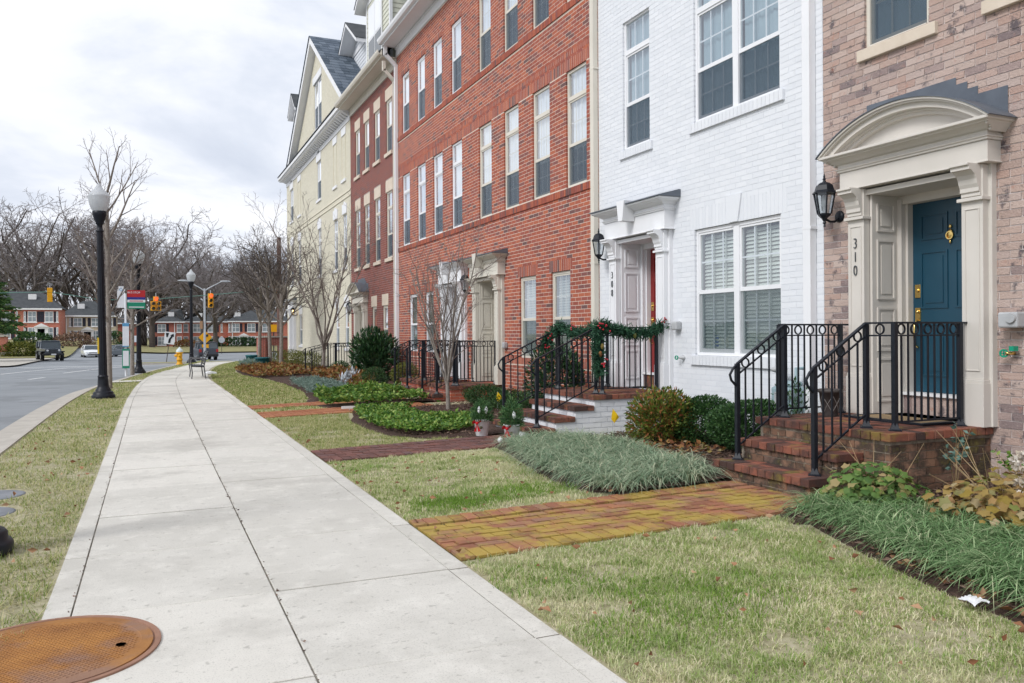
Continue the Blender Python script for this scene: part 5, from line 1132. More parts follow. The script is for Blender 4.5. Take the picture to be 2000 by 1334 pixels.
shrub('boxwood_shrub', 'dark green boxwood right beside the orange-tipped nandina', 'shrub', (5.95, 7.95), (.42, .42, .27), 14000, .030, MAT['box_leaf'], .6, .45, 14, .4)
shrub('boxwood_shrub', 'dark green boxwood nearer to the 310 railing', 'shrub', (6.0, 7.15), (.42, .42, .28), 14000, .030, MAT['box_leaf'], .6, .45, 14, .4)
shrub('evergreen_shrub', 'loose twiggy evergreen behind the far 310 railing', 'shrub', (6.15, 6.68), (.22, .26, .40), 520, .05, MAT['laurel_leaf'], .45, .8)
shrub('evergreen_shrub', 'tall dark evergreen behind the garlanded railing', 'shrub', (5.85, 11.45), (.48, .42, .60), 3600, .075, MAT['laurel_leaf'], .4, .6)
for i, (x, y) in enumerate([(5.75, 11.95), (5.7, 12.6), (5.75, 13.25), (5.7, 13.9), (5.8, 14.5)]):
    shrub('boxwood_shrub', ['low clipped boxwood, first in the row under the red house windows', 'low clipped boxwood, second in the row under the red house windows', 'low clipped boxwood, middle of the row under the red house windows', 'low clipped boxwood, fourth in the row under the red house windows', 'low clipped boxwood at the tan door end of the row'][i], 'shrub', (x, y), (.46, .40, .17), 3200, .028, MAT['box_leaf'], .6, .4, group='boxwood row under the red house windows')
shrub('cherry_laurel', 'big dark glossy cherry laurel before the dark red house', 'shrub', (5.75, 22.6), (.58, .62, .72), 4200, .14, MAT['laurel_leaf'], .30, .7, 14, .4, up=1.0)
shrub('boxwood_shrub', 'round green boxwood ball in front of the cherry laurel', 'shrub', (4.95, 19.4), (.33, .33, .27), 5000, .03, MAT['box_leaf'], .55, .4)
shrub('boxwood_shrub', 'small dark boxwood at the foot of the slender tree', 'shrub', (5.35, 25.3), (.34, .36, .25), 2600, .035, MAT['box_leaf'], .55, .4)
shrub('boxwood_shrub', 'olive boxwood squeezed between laurel and stoop rail', 'shrub', (5.9, 20.2), (.35, .5, .30), 2600, .04, MAT['olive_leaf'], .55, .4)
for i, (x, y, r) in enumerate([(5.7, 33.5, 1.0), (5.5, 36.6, 1.1)]): shrub('spreading_shrub', ['yellow-green spreading shrub below the cream house', 'yellow-green spreading shrub nearer the corner'][i], 'shrub', (x, y), (.75, r, .33), 2600, .07, MAT['olive_leaf'], .3, .5)
def cover(name, label, cat, P, n, size, m, h=.16, aspect=.5, kind='stuff', dome=.05, star=False):
    x, y = scatter(P, n); k = len(x); zz = LZv(x) + .03 + h * nr.uniform(.25, 1, k) * (.75 + .35 * np.sin(x * 5 + 1) * np.cos(y * 4.3)); D = np.stack([nr.normal(0, 1, k), nr.normal(0, 1, k), nr.uniform(-.2, .8, k)], 1); Pn = np.stack([x, y, zz], 1)
    vf = star_leaves(Pn, np.stack([nr.normal(0, .5, k), nr.normal(0, .5, k), np.ones(k)], 1), nr.uniform(.7, 1.4, k) * size) if star else leaves(Pn, D, nr.uniform(.7, 1.35, k) * size, aspect); tag(np_obj(name, vf, m), label, cat, kind=kind)
RING = lambda P, cx, cy, r: P
PA = [(3.12, 10.7), (3.0, 11.5), (3.02, 12.6), (3.15, 13.6), (3.3, 14.35), (4.9, 14.35), (5.2, 13.8), (5.15, 12.5), (4.5, 11.6), (4.15, 10.75), (3.7, 10.45)]
def cut_ring(P): return P
_sc = scatter
def scatter(P, d, hole=None):
    x, y = _sc(P, d)
    for cx, cy, rx, ry in HOLES: k = ((x - cx) / rx) ** 2 + ((y - cy) / ry) ** 2 > 1; x, y = x[k], y[k]
    return x, y
HOLES = [(4.62, 13.25, .72, 1.15)]
cover('pachysandra', 'glossy bright green pachysandra carpet round the small tree', 'ground cover', PA, 2300, .062, MAT['pachy_leaf'], .12)
HOLES = []
cover('pachysandra', 'pachysandra carpet between the orange paths', 'ground cover', [(3.05, 15.45), (3.0, 16.2), (5.0, 16.2), (5.0, 15.45)], 1500, .075, MAT['pachy_leaf'], .20)
cover('pachysandra', 'pachysandra strip behind the narrow orange path', 'ground cover', [(3.1, 17.0), (3.3, 18.2), (4.9, 18.6), (5.05, 17.0)], 1300, .08, MAT['pachy_leaf'], .22)
cover('juniper_mat', 'blue-grey juniper mat along the curving lawn', 'ground cover', [(3.2, 18.4), (3.4, 20), (3.45, 22.8), (4.15, 23), (4.3, 20.5), (4.1, 18.8)], 1900, .085, MAT['juniper'], .22, .14)
cover('juniper_mat', 'blue-grey juniper mat by the teal tubs', 'ground cover', [(3.2, 34), (3.7, 38), (4.3, 40), (4.8, 40), (4.4, 36), (3.9, 34)], 700, .12, MAT['juniper'], .25, .14)
cover('rusty_perennials', 'rust and green perennials in front of the round boxwood', 'plants', [(4.25, 18.7), (4.35, 20.5), (4.2, 23.2), (4.5, 25.2), (5.4, 25.0), (5.3, 21), (4.7, 20.2), (4.7, 18.8)], 750, .11, MAT['rust_leaf'], .34, .5)
cover('rusty_perennials', 'rust brown perennials under the three corner trees', 'plants', [(3.15, 27), (2.98, 30), (3.0, 33), (3.6, 35.5), (5.0, 35.5), (5.2, 31), (5.0, 27)], 420, .12, MAT['rust_leaf'], .17, .5)
cover('reddish_seedlings', 'reddish low seedlings in the mulch behind the lilyturf', 'plants', [(4.95, 6.9), (4.95, 7.9), (5.55, 7.9), (5.6, 6.9)], 260, .06, MAT['rust_leaf'], .12, .5)
def hydrangea(label, c, r, n, size, m, stems=10, blooms=()):
    t = thing('hydrangea', label, 'hydrangea', (c[0], c[1], LZ(c[0]))); P, d = blob_points(n, (c[0], c[1], LZ(c[0]) + .04), r, .6, 6, .25, -.05); N = d * .6 + nr.normal(0, .35, d.shape) + np.array([-.15, -.25, .75]); np_obj('foliage', star_leaves(P, N, nr.uniform(.6, 1.4, len(P)) * size), m, t); s_ = MB()
    for i in range(stems):
        a = rnd.uniform(0, 6.28); l = rnd.uniform(.6, 1.25); b = Vector((c[0] + rnd.uniform(-.1, .1), c[1] + rnd.uniform(-.1, .1), LZ(c[0]))); e = b + Vector((math.cos(a) * r[0] * l, math.sin(a) * r[1] * l, r[2] * rnd.uniform(.9, 1.75))); s_.tube([b, b.lerp(e, .5) + Vector((0, 0, .04)), e], [.004, .003, .0015], 4)
    s_.build('stems', MAT['dry_stem'], t)
    for b in blooms:
        q = nr.normal(size=(160, 3)); q /= np.linalg.norm(q, axis=1, keepdims=True); np_obj('flower_head', leaves(np.array(b) + q * .05, q + nr.normal(0, .5, q.shape), nr.uniform(.02, .04, 160), .8), mat('dry_bloom', [(0, (.52, .44, .34)), (1, (.72, .68, .62))], 'rand', rough=.9), t)
hydrangea('green heuchera-like clump just right of the 310 steps', (4.95, 4.52), (.36, .38, .30), 900, .066, MAT['hydrangea_green'], 8)
hydrangea('yellowing brown hydrangea clump at the right edge', (5.3, 3.72), (.50, .58, .36), 1100, .074, MAT['hydrangea_brown'], 16, [(5.45, 3.72, .50), (5.3, 3.6, .36)])
def twiggy(label, c, h, n, size, m):
    t = thing('seedling_shrub', label, 'shrub', (c[0], c[1], LZ(c[0]))); s_ = MB(); P, D = [], []
    for i in range(5):
        a = rnd.uniform(0, 6.28); b = Vector((c[0], c[1], LZ(c[0]))); e = b + Vector((math.cos(a) * h * .45, math.sin(a) * h * .45, h * rnd.uniform(.6, 1))); mid = b.lerp(e, .5) + Vector((0, 0, h * .12)); s_.tube([b, mid, e], [.006, .004, .002], 5)
        for k in range(n // 5): f = rnd.uniform(.35, 1); p = b.lerp(mid, f * 2) if f < .5 else mid.lerp(e, f * 2 - 1); P.append(p); D.append((rnd.gauss(0, 1), rnd.gauss(0, 1), rnd.uniform(-.2, .8)))
    s_.build('stems', MAT['dry_stem'], t); np_obj('foliage', leaves(np.array(P), np.array(D), nr.uniform(.8, 1.2, len(P)) * size, .6), m, t)
twiggy('spindly camellia sprig against the side of the 310 stoop', (5.95, 4.62), .62, 60, .055, mat('camellia_leaf', [(0, (.05, .12, .09)), (1, (.16, .26, .22))], 'rand', rough=.35, spec=.5)); twiggy('small seedling by the taupe wall at the right edge', (6.35, 4.35), .42, 60, .05, MAT['pachy_leaf'])
for lab, x, y in (('silvery dusty miller tuft left of the rusty perennials', 4.3, 19.6), ('silvery dusty miller tuft in front of the cherry laurel', 4.75, 21.0)):
    t = thing('dusty_miller', lab, 'plant', (x, y, 0)); n = 90; D = np.stack([nr.normal(0, .5, n), nr.normal(0, .5, n), nr.uniform(.4, 1.2, n)], 1); np_obj('foliage', leaves(np.array([[x, y, LZ(x) + .25]]) + nr.normal(0, .06, (n, 3)), D, nr.uniform(.10, .2, n), .25), mat('silver_leaf', [(0, (.42, .46, .50)), (1, (.62, .66, .70))], 'rand', rough=.7), t)

# ------------------------------------------------------------------ festive pots and garland
def xmas_pot(label, x, y, h, cones, bow=(-.13, -.10)):
    t = thing('white_pot', label, 'pot', (x, y, LZ(x))); MB().lathe([(.095, 0), (.10, .005), (.132, .255), (.14, .258), (.14, .275), (.125, .275), (.118, .25), (0, .245)], 26).build('pot', MAT['paint_white'], t, True)
    n = 1500; a = nr.uniform(0, 6.283, n); rr = nr.uniform(0, 1, n) ** .6; z = .24 + h * nr.uniform(0, 1, n) ** 1.2 * (1 - .55 * rr); P = np.stack([.16 * rr * np.cos(a) * (1.1 - .3 * z), .16 * rr * np.sin(a) * (1.1 - .3 * z), z], 1); D = np.stack([np.cos(a) * rr, np.sin(a) * rr, nr.uniform(.1, 1.0, n)], 1) + nr.normal(0, .35, (n, 3)); np_obj('evergreen', leaves(P, D, nr.uniform(.04, .09, n), .18), MAT['fir_pot'], t, True)
    for cx, cy, cz in cones: MB().lathe([(0, 0), (.024, .03), (.03, .06), (.022, .10), (.008, .13), (0, .14)], 10, (cx, cy, cz)).build('white_ornament', MAT['paint_white'], t, True)
    t.scale = (.8, .8, .8); b = MB(); bx, by = bow; z = .22
    for s_ in (-1, 1): b.add([(bx, by, z), (bx + s_ * .05, by - .03, z + .06), (bx + s_ * .09, by - .02, z + .03), (bx + s_ * .07, by + .02, z - .01), (bx + s_ * .01, by - .02, z - .14), (bx + s_ * .06, by - .025, z - .13)], [(0, 1, 2), (0, 2, 3), (0, 4, 5)])
    b.ellipsoid((bx, by - .01, z), (.03, .02, .025)); b.build('red_bow', MAT['ribbon_red'], t, True)
    MB().ellipsoid((bx + .06, by - .035, .15), (.03, .01, .025)).build('sprig', mat('pot_print', (.10, .09, .05), rough=.6), t, True); return t
xmas_pot('white pot with red bow and evergreens, left of the 308 steps', 4.02, 10.12, .42, [(-.08, -.08, .36), (.03, -.12, .36)]); xmas_pot('white pot with red bow and white ornament at the foot of the 308 railing', 4.12, 9.36, .50, [(-.02, -.13, .36)])
bo = thing('ornament_ball', 'small white ornament ball on the path by the white pot', 'ornament', (3.95, 9.33, LZ(3.95) + .035)); MB().ellipsoid((0, 0, 0), (.035, .035, .035)).lathe([(.008, .03), (.008, .045)], 8).build('ball', MAT['paint_white'], bo, True)
ga = thing('evergreen_garland', 'green Christmas garland with red berries wound along the 308 railing', 'garland', (5.46, 9.5, ZP + .9)); path = [(6.44, 9.45, 1.50), (6.2, 9.44, 1.40), (5.95, 9.46, 1.38), (5.72, 9.45, 1.43), (5.52, 9.47, 1.50), (5.46, 9.5, 1.44), (5.45, 9.52, 1.25), (5.44, 9.5, 1.05), (5.45, 9.48, .86)]
path2 = [(5.46, 9.55, 1.50), (5.48, 9.95, 1.40), (5.48, 10.3, 1.40), (5.46, 10.66, 1.50), (5.30, 10.7, 1.34), (5.22, 10.7, 1.18)]
P = []
for pl, dn in ((path, 520), (path2, 420)):
    for a, b in zip(pl, pl[1:]): t_ = nr.uniform(0, 1, dn)[:, None]; P.append(np.array(a) * (1 - t_) + np.array(b) * t_ + nr.normal(0, .028, (dn, 3)))
P = np.concatenate(P); n = len(P); np_obj('needles', leaves(P, nr.normal(size=(n, 3)), nr.uniform(.05, .11, n), .16), MAT['fir'], ga)
for p in [(6.42, 9.43, 1.56), (5.42, 9.42, 1.52), (5.5, 9.40, 1.46), (5.44, 9.40, .98), (5.47, 9.41, 1.02), (5.46, 10.3, 1.47), (5.30, 10.66, 1.36), (5.24, 10.64, 1.2), (5.47, 9.8, 1.45)]:
    b = MB()
    for k in range(5): b.ellipsoid((p[0] + rnd.gauss(0, .022), p[1] - .03 + rnd.gauss(0, .015), p[2] + rnd.gauss(0, .02)), (.013, .013, .013), 8, 6)
    q = nr.normal(size=(10, 3)); b.build('berries', MAT['berry'], ga)
for p in [(5.46, 9.42, 1.22), (5.43, 9.42, 1.12), (5.95, 9.40, 1.36)]: MB().ellipsoid(p, (.025, .025, .04), 8, 6).build('pine_cone', MAT['rust_leaf'], ga)
fl = thing('marker_flag', 'small yellow marker flag on a wire before the white stoop', 'flag', (5.42, 9.10, .07)); MB().bar((0, 0, 0), (0, 0, .36), .004).build('wire', MAT['meter_grey'], fl, True); MB().add([(0, 0, .36), (.06, -.02, .28), (.09, -.01, .24), (.02, -.01, .17), (-.02, 0, .22), (0, .002, .36), (.06, -.018, .28), (.09, -.008, .24), (.02, -.008, .17), (-.02, .002, .22)], [(0, 1, 2, 3, 4), (9, 8, 7, 6, 5)]).build('flag', mat('flag_yellow', (.80, .52, .01), rough=.6), fl, True)
f2 = copy_tree(fl); f2.location = (5.35, 12.75, .06); f2['label'] = 'small yellow marker flag in the low boxwoods of the red house'
ts = thing('paper_tissue', 'crumpled white paper tissue lying in the foreground grass', 'litter', (3.70, 2.78, LZ(3.7) + .01)); b = MB(); n = 9; vs = [(.055 * (i / 4 - 1) + rnd.gauss(0, .003), .05 * (j / 4 - 1) + rnd.gauss(0, .003), .030 + rnd.gauss(0, .004) - .006 * (abs(i - 4) + abs(j - 4)) / 8) for j in range(n) for i in range(n)]; b.add(vs, [(j * n + i, j * n + i + 1, (j + 1) * n + i + 1, (j + 1) * n + i) for j in range(n - 1) for i in range(n - 1)], True); b.build('sheet', MAT['paint_white'], ts, True)
for lab, x, y in (('teal round tub by the farther corner tree', 4.35, 40.0), ('teal round tub nearer to the camera', 4.25, 35.4)):
    t = thing('planter_tub', lab, 'tub', (x, y, 0)); MB().lathe([(.24, 0), (.29, .40), (.31, .41), (.31, .46), (.28, .465), (.26, .40), (0, .39)], 24).build('tub', mat('tub_teal', [(.3, (.012, .10, .12)), (.7, (.02, .14, .16))], sc_=6, rough=.5), t, True); MB().lathe([(.27, .405), (0, .43)], 16).build('soil', MAT['mulch'], t, True)
sp = thing('splash_block', 'white drain splash block at the lawn edge beyond the bench', 'splash block', (1.98, 31.6, 0)); MB().prism([(-.2, 0), (.2, 0), (.2, .05), (.0, .09), (-.2, .04)], 'y', -.3, .3).build('block', MAT['paint_white'], sp, True)
tagm = thing('plant_label', 'small pale plant label at the edge of the pachysandra', 'label', (3.25, 14.6, .04)); MB().box(-.14, .14, -.01, .01, .03, .075).build('plate', MAT['paint_white_worn'], tagm, True); MB().bar((0, 0, 0), (0, 0, .04), .01).build('stake', MAT['meter_grey'], tagm, True)
# ------------------------------------------------------------------ bare trees
def tree_mesh(seed, H, trunk_h, r0, spec, split=5, wob=.12, minr=.004, lean=0):
    """spec: per level (children per branch, length ratio, angle deg, up tropism, first position)"""
    r = random.Random(seed); T, C = MB(), MB(); tips = []
    def grow(p, d, L, rad, lev, tgt, rend):
        n = 6 if lev == 0 else (5 if lev < 3 else 4); pts = [p.copy()]; rads = [rad]; dirs = [d.copy()]
        for i in range(n):
            w = wob * (1 + .5 * lev) * (.35 if lev == 0 else 1); d = (d + Vector((r.gauss(0, w), r.gauss(0, w), r.gauss(0, w * .6) + (spec[lev - 1][3] if lev else .05) / n))).normalized(); p = p + d * L / n; pts.append(p.copy()); rads.append(rad + (rend - rad) * (i + 1) / n); dirs.append(d.copy())
        (T if lev <= tgt else C).tube(pts, rads, [9, 7, 5, 4, 3, 3][min(lev, 5)], caps=False)
        if lev >= len(spec): return
        nc, lr, ang, up, f0 = spec[lev]; nc = max(1, int(round(nc * r.uniform(.8, 1.2)))); ga = r.uniform(0, 6.28)
        for k in range(nc):
            f = f0 + (1 - f0) * ((k + r.uniform(.1, .9)) / nc) if lev else min(1, f0 + (1 - f0) * k / max(1, nc - 1)); q = f * n; i = min(n - 1, int(q)); b = pts[i].lerp(pts[i + 1], q - i); bd = dirs[i + 1]; ga += 2.4 + r.uniform(-.5, .5)
            o = bd.orthogonal().normalized(); o = Matrix.Rotation(ga, 3, bd) @ o; a = R_(ang * r.uniform(.65, 1.3)); nd = (bd * math.cos(a) + o * math.sin(a)).normalized(); rr = rads[i] * r.uniform(.45, .68) if lev else rads[i] * r.uniform(.5, .72); l = L * lr * r.uniform(.7, 1.2) * (1.15 - .45 * f if lev else 1)
            grow(b, nd, l, max(minr, rr), lev + 1, tgt, max(minr * .6, rr * .3))
    grow(Vector((0, 0, -.05)), Vector((lean, 0, 1)).normalized(), trunk_h, r0, 0, 1, r0 * .72); return T, C
def bare_tree(label, loc, args, bark='bark_grey', twig='twig_grey', group=None, name='bare_tree'):
    t = thing(name, label, 'tree', loc, group); T, C = tree_mesh(*args); T.build('trunk', MAT[bark], t, True); C.build('crown', MAT[twig], t, True); return t
bare_tree('small multi-stemmed bare tree in the mulch ring before the red houses', (4.72, 13.45, .05), (11, 3.2, .62, .042, [(9, 3.6, 17, .4, .7), (7, .42, 30, .25, .25), (5, .45, 38, .15, .3), (3, .5, 40, .1, .3)], 5, .05, .0022))
bare_tree('slender bare tree with upright branches before the cream house', (4.95, 26.0, .05), (23, 5, 1.35, .062, [(9, 2.6, 24, .35, .6), (7, .42, 32, .25, .25), (5, .48, 38, .15, .3), (3, .5, 40, .1, .3)], 5, .06, .004))
for i, (x, y, s) in enumerate([(4.62, 39.6, 31), (4.6, 35.6, 37), (4.85, 34.2, 41)]):
    bare_tree(['bare corner tree by the farther teal tub', 'bare corner tree between the two others', 'bare corner tree nearest, before the cream corner'][i], (x, y, 0), (s, 6, 3.4, .085, [(11, .68, 40, .3, .52), (6, .5, 40, .15, .25), (5, .5, 42, .1, .25), (3, .5, 42, .05, .25)], 5, .05, .006), 'bark_grey', 'bark_dark')
bare_tree('tall bare street tree just behind the nearest lamp', (-1.0, 24.3, 0), (53, 7, 5.2, .068, [(17, .30, 34, .35, .34), (5, .5, 34, .2, .25), (4, .48, 40, .1, .3), (2, .5, 40, .1, .3)], 5, .02, .003))
bare_tree('bare street tree beside the bus stop', (-.62, 33.2, 0), (59, 6, 3.8, .075, [(15, .42, 52, .25, .42), (7, .5, 42, .15, .25), (5, .5, 42, .1, .25), (3, .5, 42, .05, .25)], 5, .03, .005))
# tall wood behind the far houses: five grown forms, repeated
def pxpos(px, d): u = (px - 1000 - .006 * 30) / FPX; return d * (SY + u * CYW), d * (CYW - u * SY)
forms = []
for k in range(5):
    T, C = tree_mesh(100 + k * 7, 1, .36, .0165, [(7, 1.05, 42, .22, .45), (6, .52, 44, .12, .2), (6, .5, 46, .06, .2), (5, .52, 46, .03, .2)], 5, .11, .00095); forms.append((T.mesh('trunk', MAT['bark_dark']), C.mesh('crown', MAT['twig_far'])))
wood = [(-30, 185, 352), (15, 200, 350), (52, 178, 352), (92, 205, 372), (128, 190, 385), (160, 220, 395), (188, 200, 402), (222, 215, 412), (250, 195, 405), (282, 210, 420), (318, 205, 398), (352, 195, 420), (380, 220, 440), (408, 200, 455), (430, 190, 462), (455, 215, 468), (478, 200, 478), (500, 190, 470), (520, 215, 485), (545, 200, 490), (570, 200, 488)]
def far_tree(label, px, d, top, k, zb=None, group='bare trees of the wood behind the far houses'):
    x, y = pxpos(px, d); z = G(x, y) - .2 if zb is None else zb; Ht = HC + (655 - top) / FPX * d - z; t = thing('bare_tree', label, 'tree', (x, y, z), group); a = rnd.uniform(0, 6.28)
    for nm, me in zip(('trunk', 'crown'), forms[k]):
        o = bpy.data.objects.new(nm, me); link(o, t, True); h0 = 1.0; s_ = Ht / FH[k]; o.scale = (s_, s_, s_); o.rotation_euler = (0, 0, a)
    return t
FH = [max(v.co.z for v in f[1].vertices) for f in forms]
for i, (px, d, top) in enumerate(wood): far_tree('tall bare tree in the wood behind the far brick houses', px, d, top, i % 5)
far_tree('big bare oak with thick trunk standing before the far red houses', 298, 148, 402, 1, group=None); far_tree('bare tree with dark trunk behind the corner lamp', 392, 150, 468, 3, group=None); far_tree('bare tree beside the yellow arrow sign post', 421, 146, 478, 4, group=None)
nw = 9000; px_ = nr.uniform(-45, 75, nw); py_ = nr.uniform(212, 245, nw); pz_ = -1 + 15 * nr.uniform(0, 1, nw) ** 1.4
tag(np_obj('distant_thicket', leaves(np.stack([px_, py_, pz_], 1), np.stack([nr.normal(0, .45, nw), nr.normal(0, .2, nw), np.ones(nw)], 1), nr.uniform(2, 5.5, nw), .05, .1), MAT['twig_far']), 'hazy grey thicket of bare saplings deep in the wood', 'thicket', kind='stuff')
# evergreen at the left edge
ev = thing('spruce_tree', 'green spruce boughs reaching in from the left edge', 'tree', (*pxpos(-44, 75), 0)); P, D = [], []; s_ = MB(); s_.tube([(0, 0, 0), (0, 0, 9)], [.22, .06], 8); s_.build('trunk', MAT['bark_dark'], ev, True); bq = MB()
for i in range(60):
    z = 2.2 + 6.2 * i / 60; L = (9.2 - z) * .5 + .4; a = i * 2.4; e = Vector((math.cos(a) * L, math.sin(a) * L, z - .25 * L * .5)); b = Vector((0, 0, z)); bq.tube([b, b.lerp(e, .6) + Vector((0, 0, -.05)), e], [.03, .02, .008], 4)
    for k in range(260): f = rnd.uniform(.15, 1); p = b.lerp(e, f) + Vector((rnd.gauss(0, .2), rnd.gauss(0, .2), rnd.gauss(-.05, .10))); P.append(p); D.append((e - b).normalized() + Vector((rnd.gauss(0, .6), rnd.gauss(0, .6), rnd.gauss(-.1, .3))))
bq.build('branches', MAT['bark_dark'], ev, True); np_obj('crown', leaves(np.array(P), np.array(D), nr.uniform(.25, .5, len(P)), .35), mat('spruce', [(0, (.02, .07, .02)), (.6, (.06, .13, .03)), (1, (.14, .21, .05))], 'rand', rough=.7), ev, True)

# ------------------------------------------------------------------ far houses
def onYp(px, Y): u = (px - 1000) / FPX; d = Y / (CYW - u * SY); return d * (SY + u * CYW), d
bf = {'red': brick_tex('far_brick_red', (.58, .16, .10), (.50, .135, .085), (.60, .40, .32)), 'red2': brick_tex('far_brick_red_deep', (.46, .115, .08), (.40, .095, .07), (.5, .32, .27)), 'tan': brick_tex('far_brick_tan', (.70, .58, .43), (.62, .52, .38), (.68, .6, .5))}
shm = mat('shutter_dark', (.02, .02, .035), rough=.6); fpane = mat('far_pane', [(.3, (.16, .20, .23)), (.7, (.30, .34, .37))], sc_=.8, rough=.1, spec=.7)
def far_house(label, Y, px0, px1, yb, ye, yr, wm, wins, door=None, yaw=0, hip=3.0, depth=9, spouts=(), vents=(), zb=None):
    x0, d0 = onYp(px0, Y); x1, d1 = onYp(px1, Y); d = (d0 + d1) / 2; Z = lambda py: HC + (655.8 - py) / FPX * d; z0, z1, z2 = Z(yb), Z(ye), Z(yr); h = thing('brick_house', label, 'house', ((x0 + x1) / 2, Y, z0))
    MB().box(x0, x1, Y, Y + depth, z0 - 1.5, z1).build('wall', bf[wm], h); r = MB(); ov = .35; ym = Y + depth / 2
    r.add([(x0 - ov, Y - ov, z1), (x1 + ov, Y - ov, z1), (x1 + ov, Y + depth + ov, z1), (x0 - ov, Y + depth + ov, z1), (x0 + hip, ym, z2), (x1 - hip, ym, z2)], [(0, 1, 5, 4), (1, 2, 5), (2, 3, 4, 5), (3, 0, 4), (3, 2, 1, 0)]); ro = r.build('roof', MAT['shingle_dark'], h)
    MB().box(x0 - ov, x1 + ov, Y - ov - .02, Y - ov + .1, z1 - .22, z1 + .02).build('fascia', MAT['paint_white'], h)
    for (pc, st_, kind) in wins:
        xc, _ = onYp(pc, Y); hw = {'w': .95, 'n': .55, 's': .22}[kind] * .62 * d / 125; zb_, zt_ = (z0 + (z1 - z0) * .60, z0 + (z1 - z0) * .91) if st_ else (z0 + (z1 - z0) * .12, z0 + (z1 - z0) * .44)
        w = MB().box(xc - hw, xc + hw, Y - .06, Y + .02, zb_, zt_).build('window', MAT['paint_white'], h); m_ = .09; k = 2 if kind == 'w' else 1; pw = (2 * hw - m_ * (k + 1)) / k
        for i in range(k):
            for j in range(2): za = zb_ + m_ + j * (zt_ - zb_ - m_) / 2; MB().box(xc - hw + m_ + i * (pw + m_), xc - hw + m_ + i * (pw + m_) + pw, Y - .075, Y - .055, za, za + (zt_ - zb_ - m_) / 2 - m_).build('pane', fpane, w)
        MB().box(xc - hw - .1, xc + hw + .1, Y - .12, Y, zb_ - .14, zb_).build('sill', MAT['paint_white'], w)
        if kind == 'w':
            for sg in (-1, 1): MB().box(xc + sg * (hw + .08), xc + sg * (hw + .55), Y - .05, Y, zb_, zt_).build('shutter', shm, h)
    if door:
        xc, _ = onYp(door, Y); hw = .55; zt_ = z0 + (z1 - z0) * .40; e = MB(); e.box(xc - .95, xc - .55, Y - .15, Y, z0, zt_); e.box(xc + .55, xc + .95, Y - .15, Y, z0, zt_); e.box(xc - 1.0, xc + 1.0, Y - .2, Y, zt_, zt_ + .3); e.prism([(xc - 1.05, zt_ + .3), (xc + 1.05, zt_ + .3), (xc, zt_ + .85)], 'x' if False else 'y', Y - .35, Y); e.build('door_surround', MAT['paint_white'], h); MB().box(xc - .5, xc + .5, Y - .05, Y + .02, z0, zt_).build('door', shm, h)
    for ps in spouts: xc, _ = onYp(ps, Y); MB().box(xc - .07, xc + .07, Y - .12, Y - .02, z0, z1 - .1).build('downspout', MAT['paint_white'], h)
    for (pv, fv) in vents: xc, _ = onYp(pv, Y); yy = Y - ov + (ym - Y + ov) * fv; zz = z1 + (z2 - z1) * fv; MB().box(xc - .55, xc + .55, yy - .3, yy + .5, zz - .1, zz + .75).build('roof_vent', MAT['paint_white_worn'], ro)
    return h
far_house('red brick house with white pedimented door at the left edge', 148, -75, 117, 668, 601, 565, 'red', [(12, 1, 'w'), (12, 0, 'w'), (48.5, 1, 's'), (48.5, 0, 's'), (63, 1, 'w'), (63, 0, 'w'), (96, 1, 'w'), (96, 0, 'w'), (112, 1, 's'), (112, 0, 's'), (33, 1, 's'), (33, 0, 's')], 81, vents=[(60, .55)], spouts=())
far_house('tan brick house between the two red ones', 158, 119, 226, 669, 616, 586, 'tan', [(120.5, 1, 's'), (137, 1, 's'), (152, 1, 'w'), (152, 0, 'w'), (187, 1, 'w'), (187, 0, 'w'), (137, 0, 's'), (212, 1, 'w'), (212, 0, 'w')], 171, spouts=(130,), vents=[(157, .5)])
far_house('low red brick wing behind the bus stop', 172, 221, 268, 675, 631, 613, 'red2', [(245, 1, 'n'), (245, 0, 'n')], hip=2)
far_house('deep red brick house behind the keep-right sign', 178, 303, 358, 681, 629, 603, 'red2', [(316, 1, 'w'), (316, 0, 'w'), (350, 1, 'n'), (350, 0, 'n')], hip=5, spouts=(341,), vents=[(335, .45)])
far_house('long red brick house behind the corner street lamp', 181, 358, 450, 681, 629, 605, 'red', [(363, 1, 'n'), (363, 0, 'n'), (385, 1, 'w'), (385, 0, 'w'), (414, 1, 'w'), (414, 0, 'w'), (433, 1, 's'), (433, 0, 's')], hip=6, vents=[(392, .4)])
far_house('red brick house with white door beyond the bare corner trees', 180, 447, 575, 681, 629, 606, 'red', [(448, 1, 's'), (448, 0, 's'), (460, 1, 'w'), (460, 0, 'w'), (491, 1, 'w'), (491, 0, 'w'), (520, 1, 'w'), (520, 0, 'w')], 476, hip=5, spouts=(454,), vents=[(466, .45)])
# far lawns, kerbs and road markings
sheet('far_lawn', fr(-8, 60, 14), fr(128, 182, 10), lambda x, y: G(x, y) + .03 + .25 * sstep(128, 150, y), MAT['far_grass'])
sheet('left_lawn', fr(-70, -9, 10), fr(104, 150, 10), lambda x, y: G(x, y) + .02, MAT['far_grass'])
sheet('left_pavement', fr(-60, -9.6, 8), fr(70, 103, 8), lambda x, y: G(x, y) - .02, MAT['concrete_kerb'])
def mark(pts, w, label='lane_marking'):
    b = MB(); vs = []
    for i, (x, y) in enumerate(pts):
        a = Vector(pts[min(i + 1, len(pts) - 1)]) - Vector(pts[max(0, i - 1)]); nrm = Vector((-a.y, a.x)).normalized() * w / 2; vs += [(x - nrm.x, y - nrm.y, G(x, y) - .144), (x + nrm.x, y + nrm.y, G(x, y) - .144)]
    b.add(vs, [(2 * i, 2 * i + 1, 2 * i + 3, 2 * i + 2) for i in range(len(pts) - 1)]); return b.build(label, MAT['road_paint'], road)
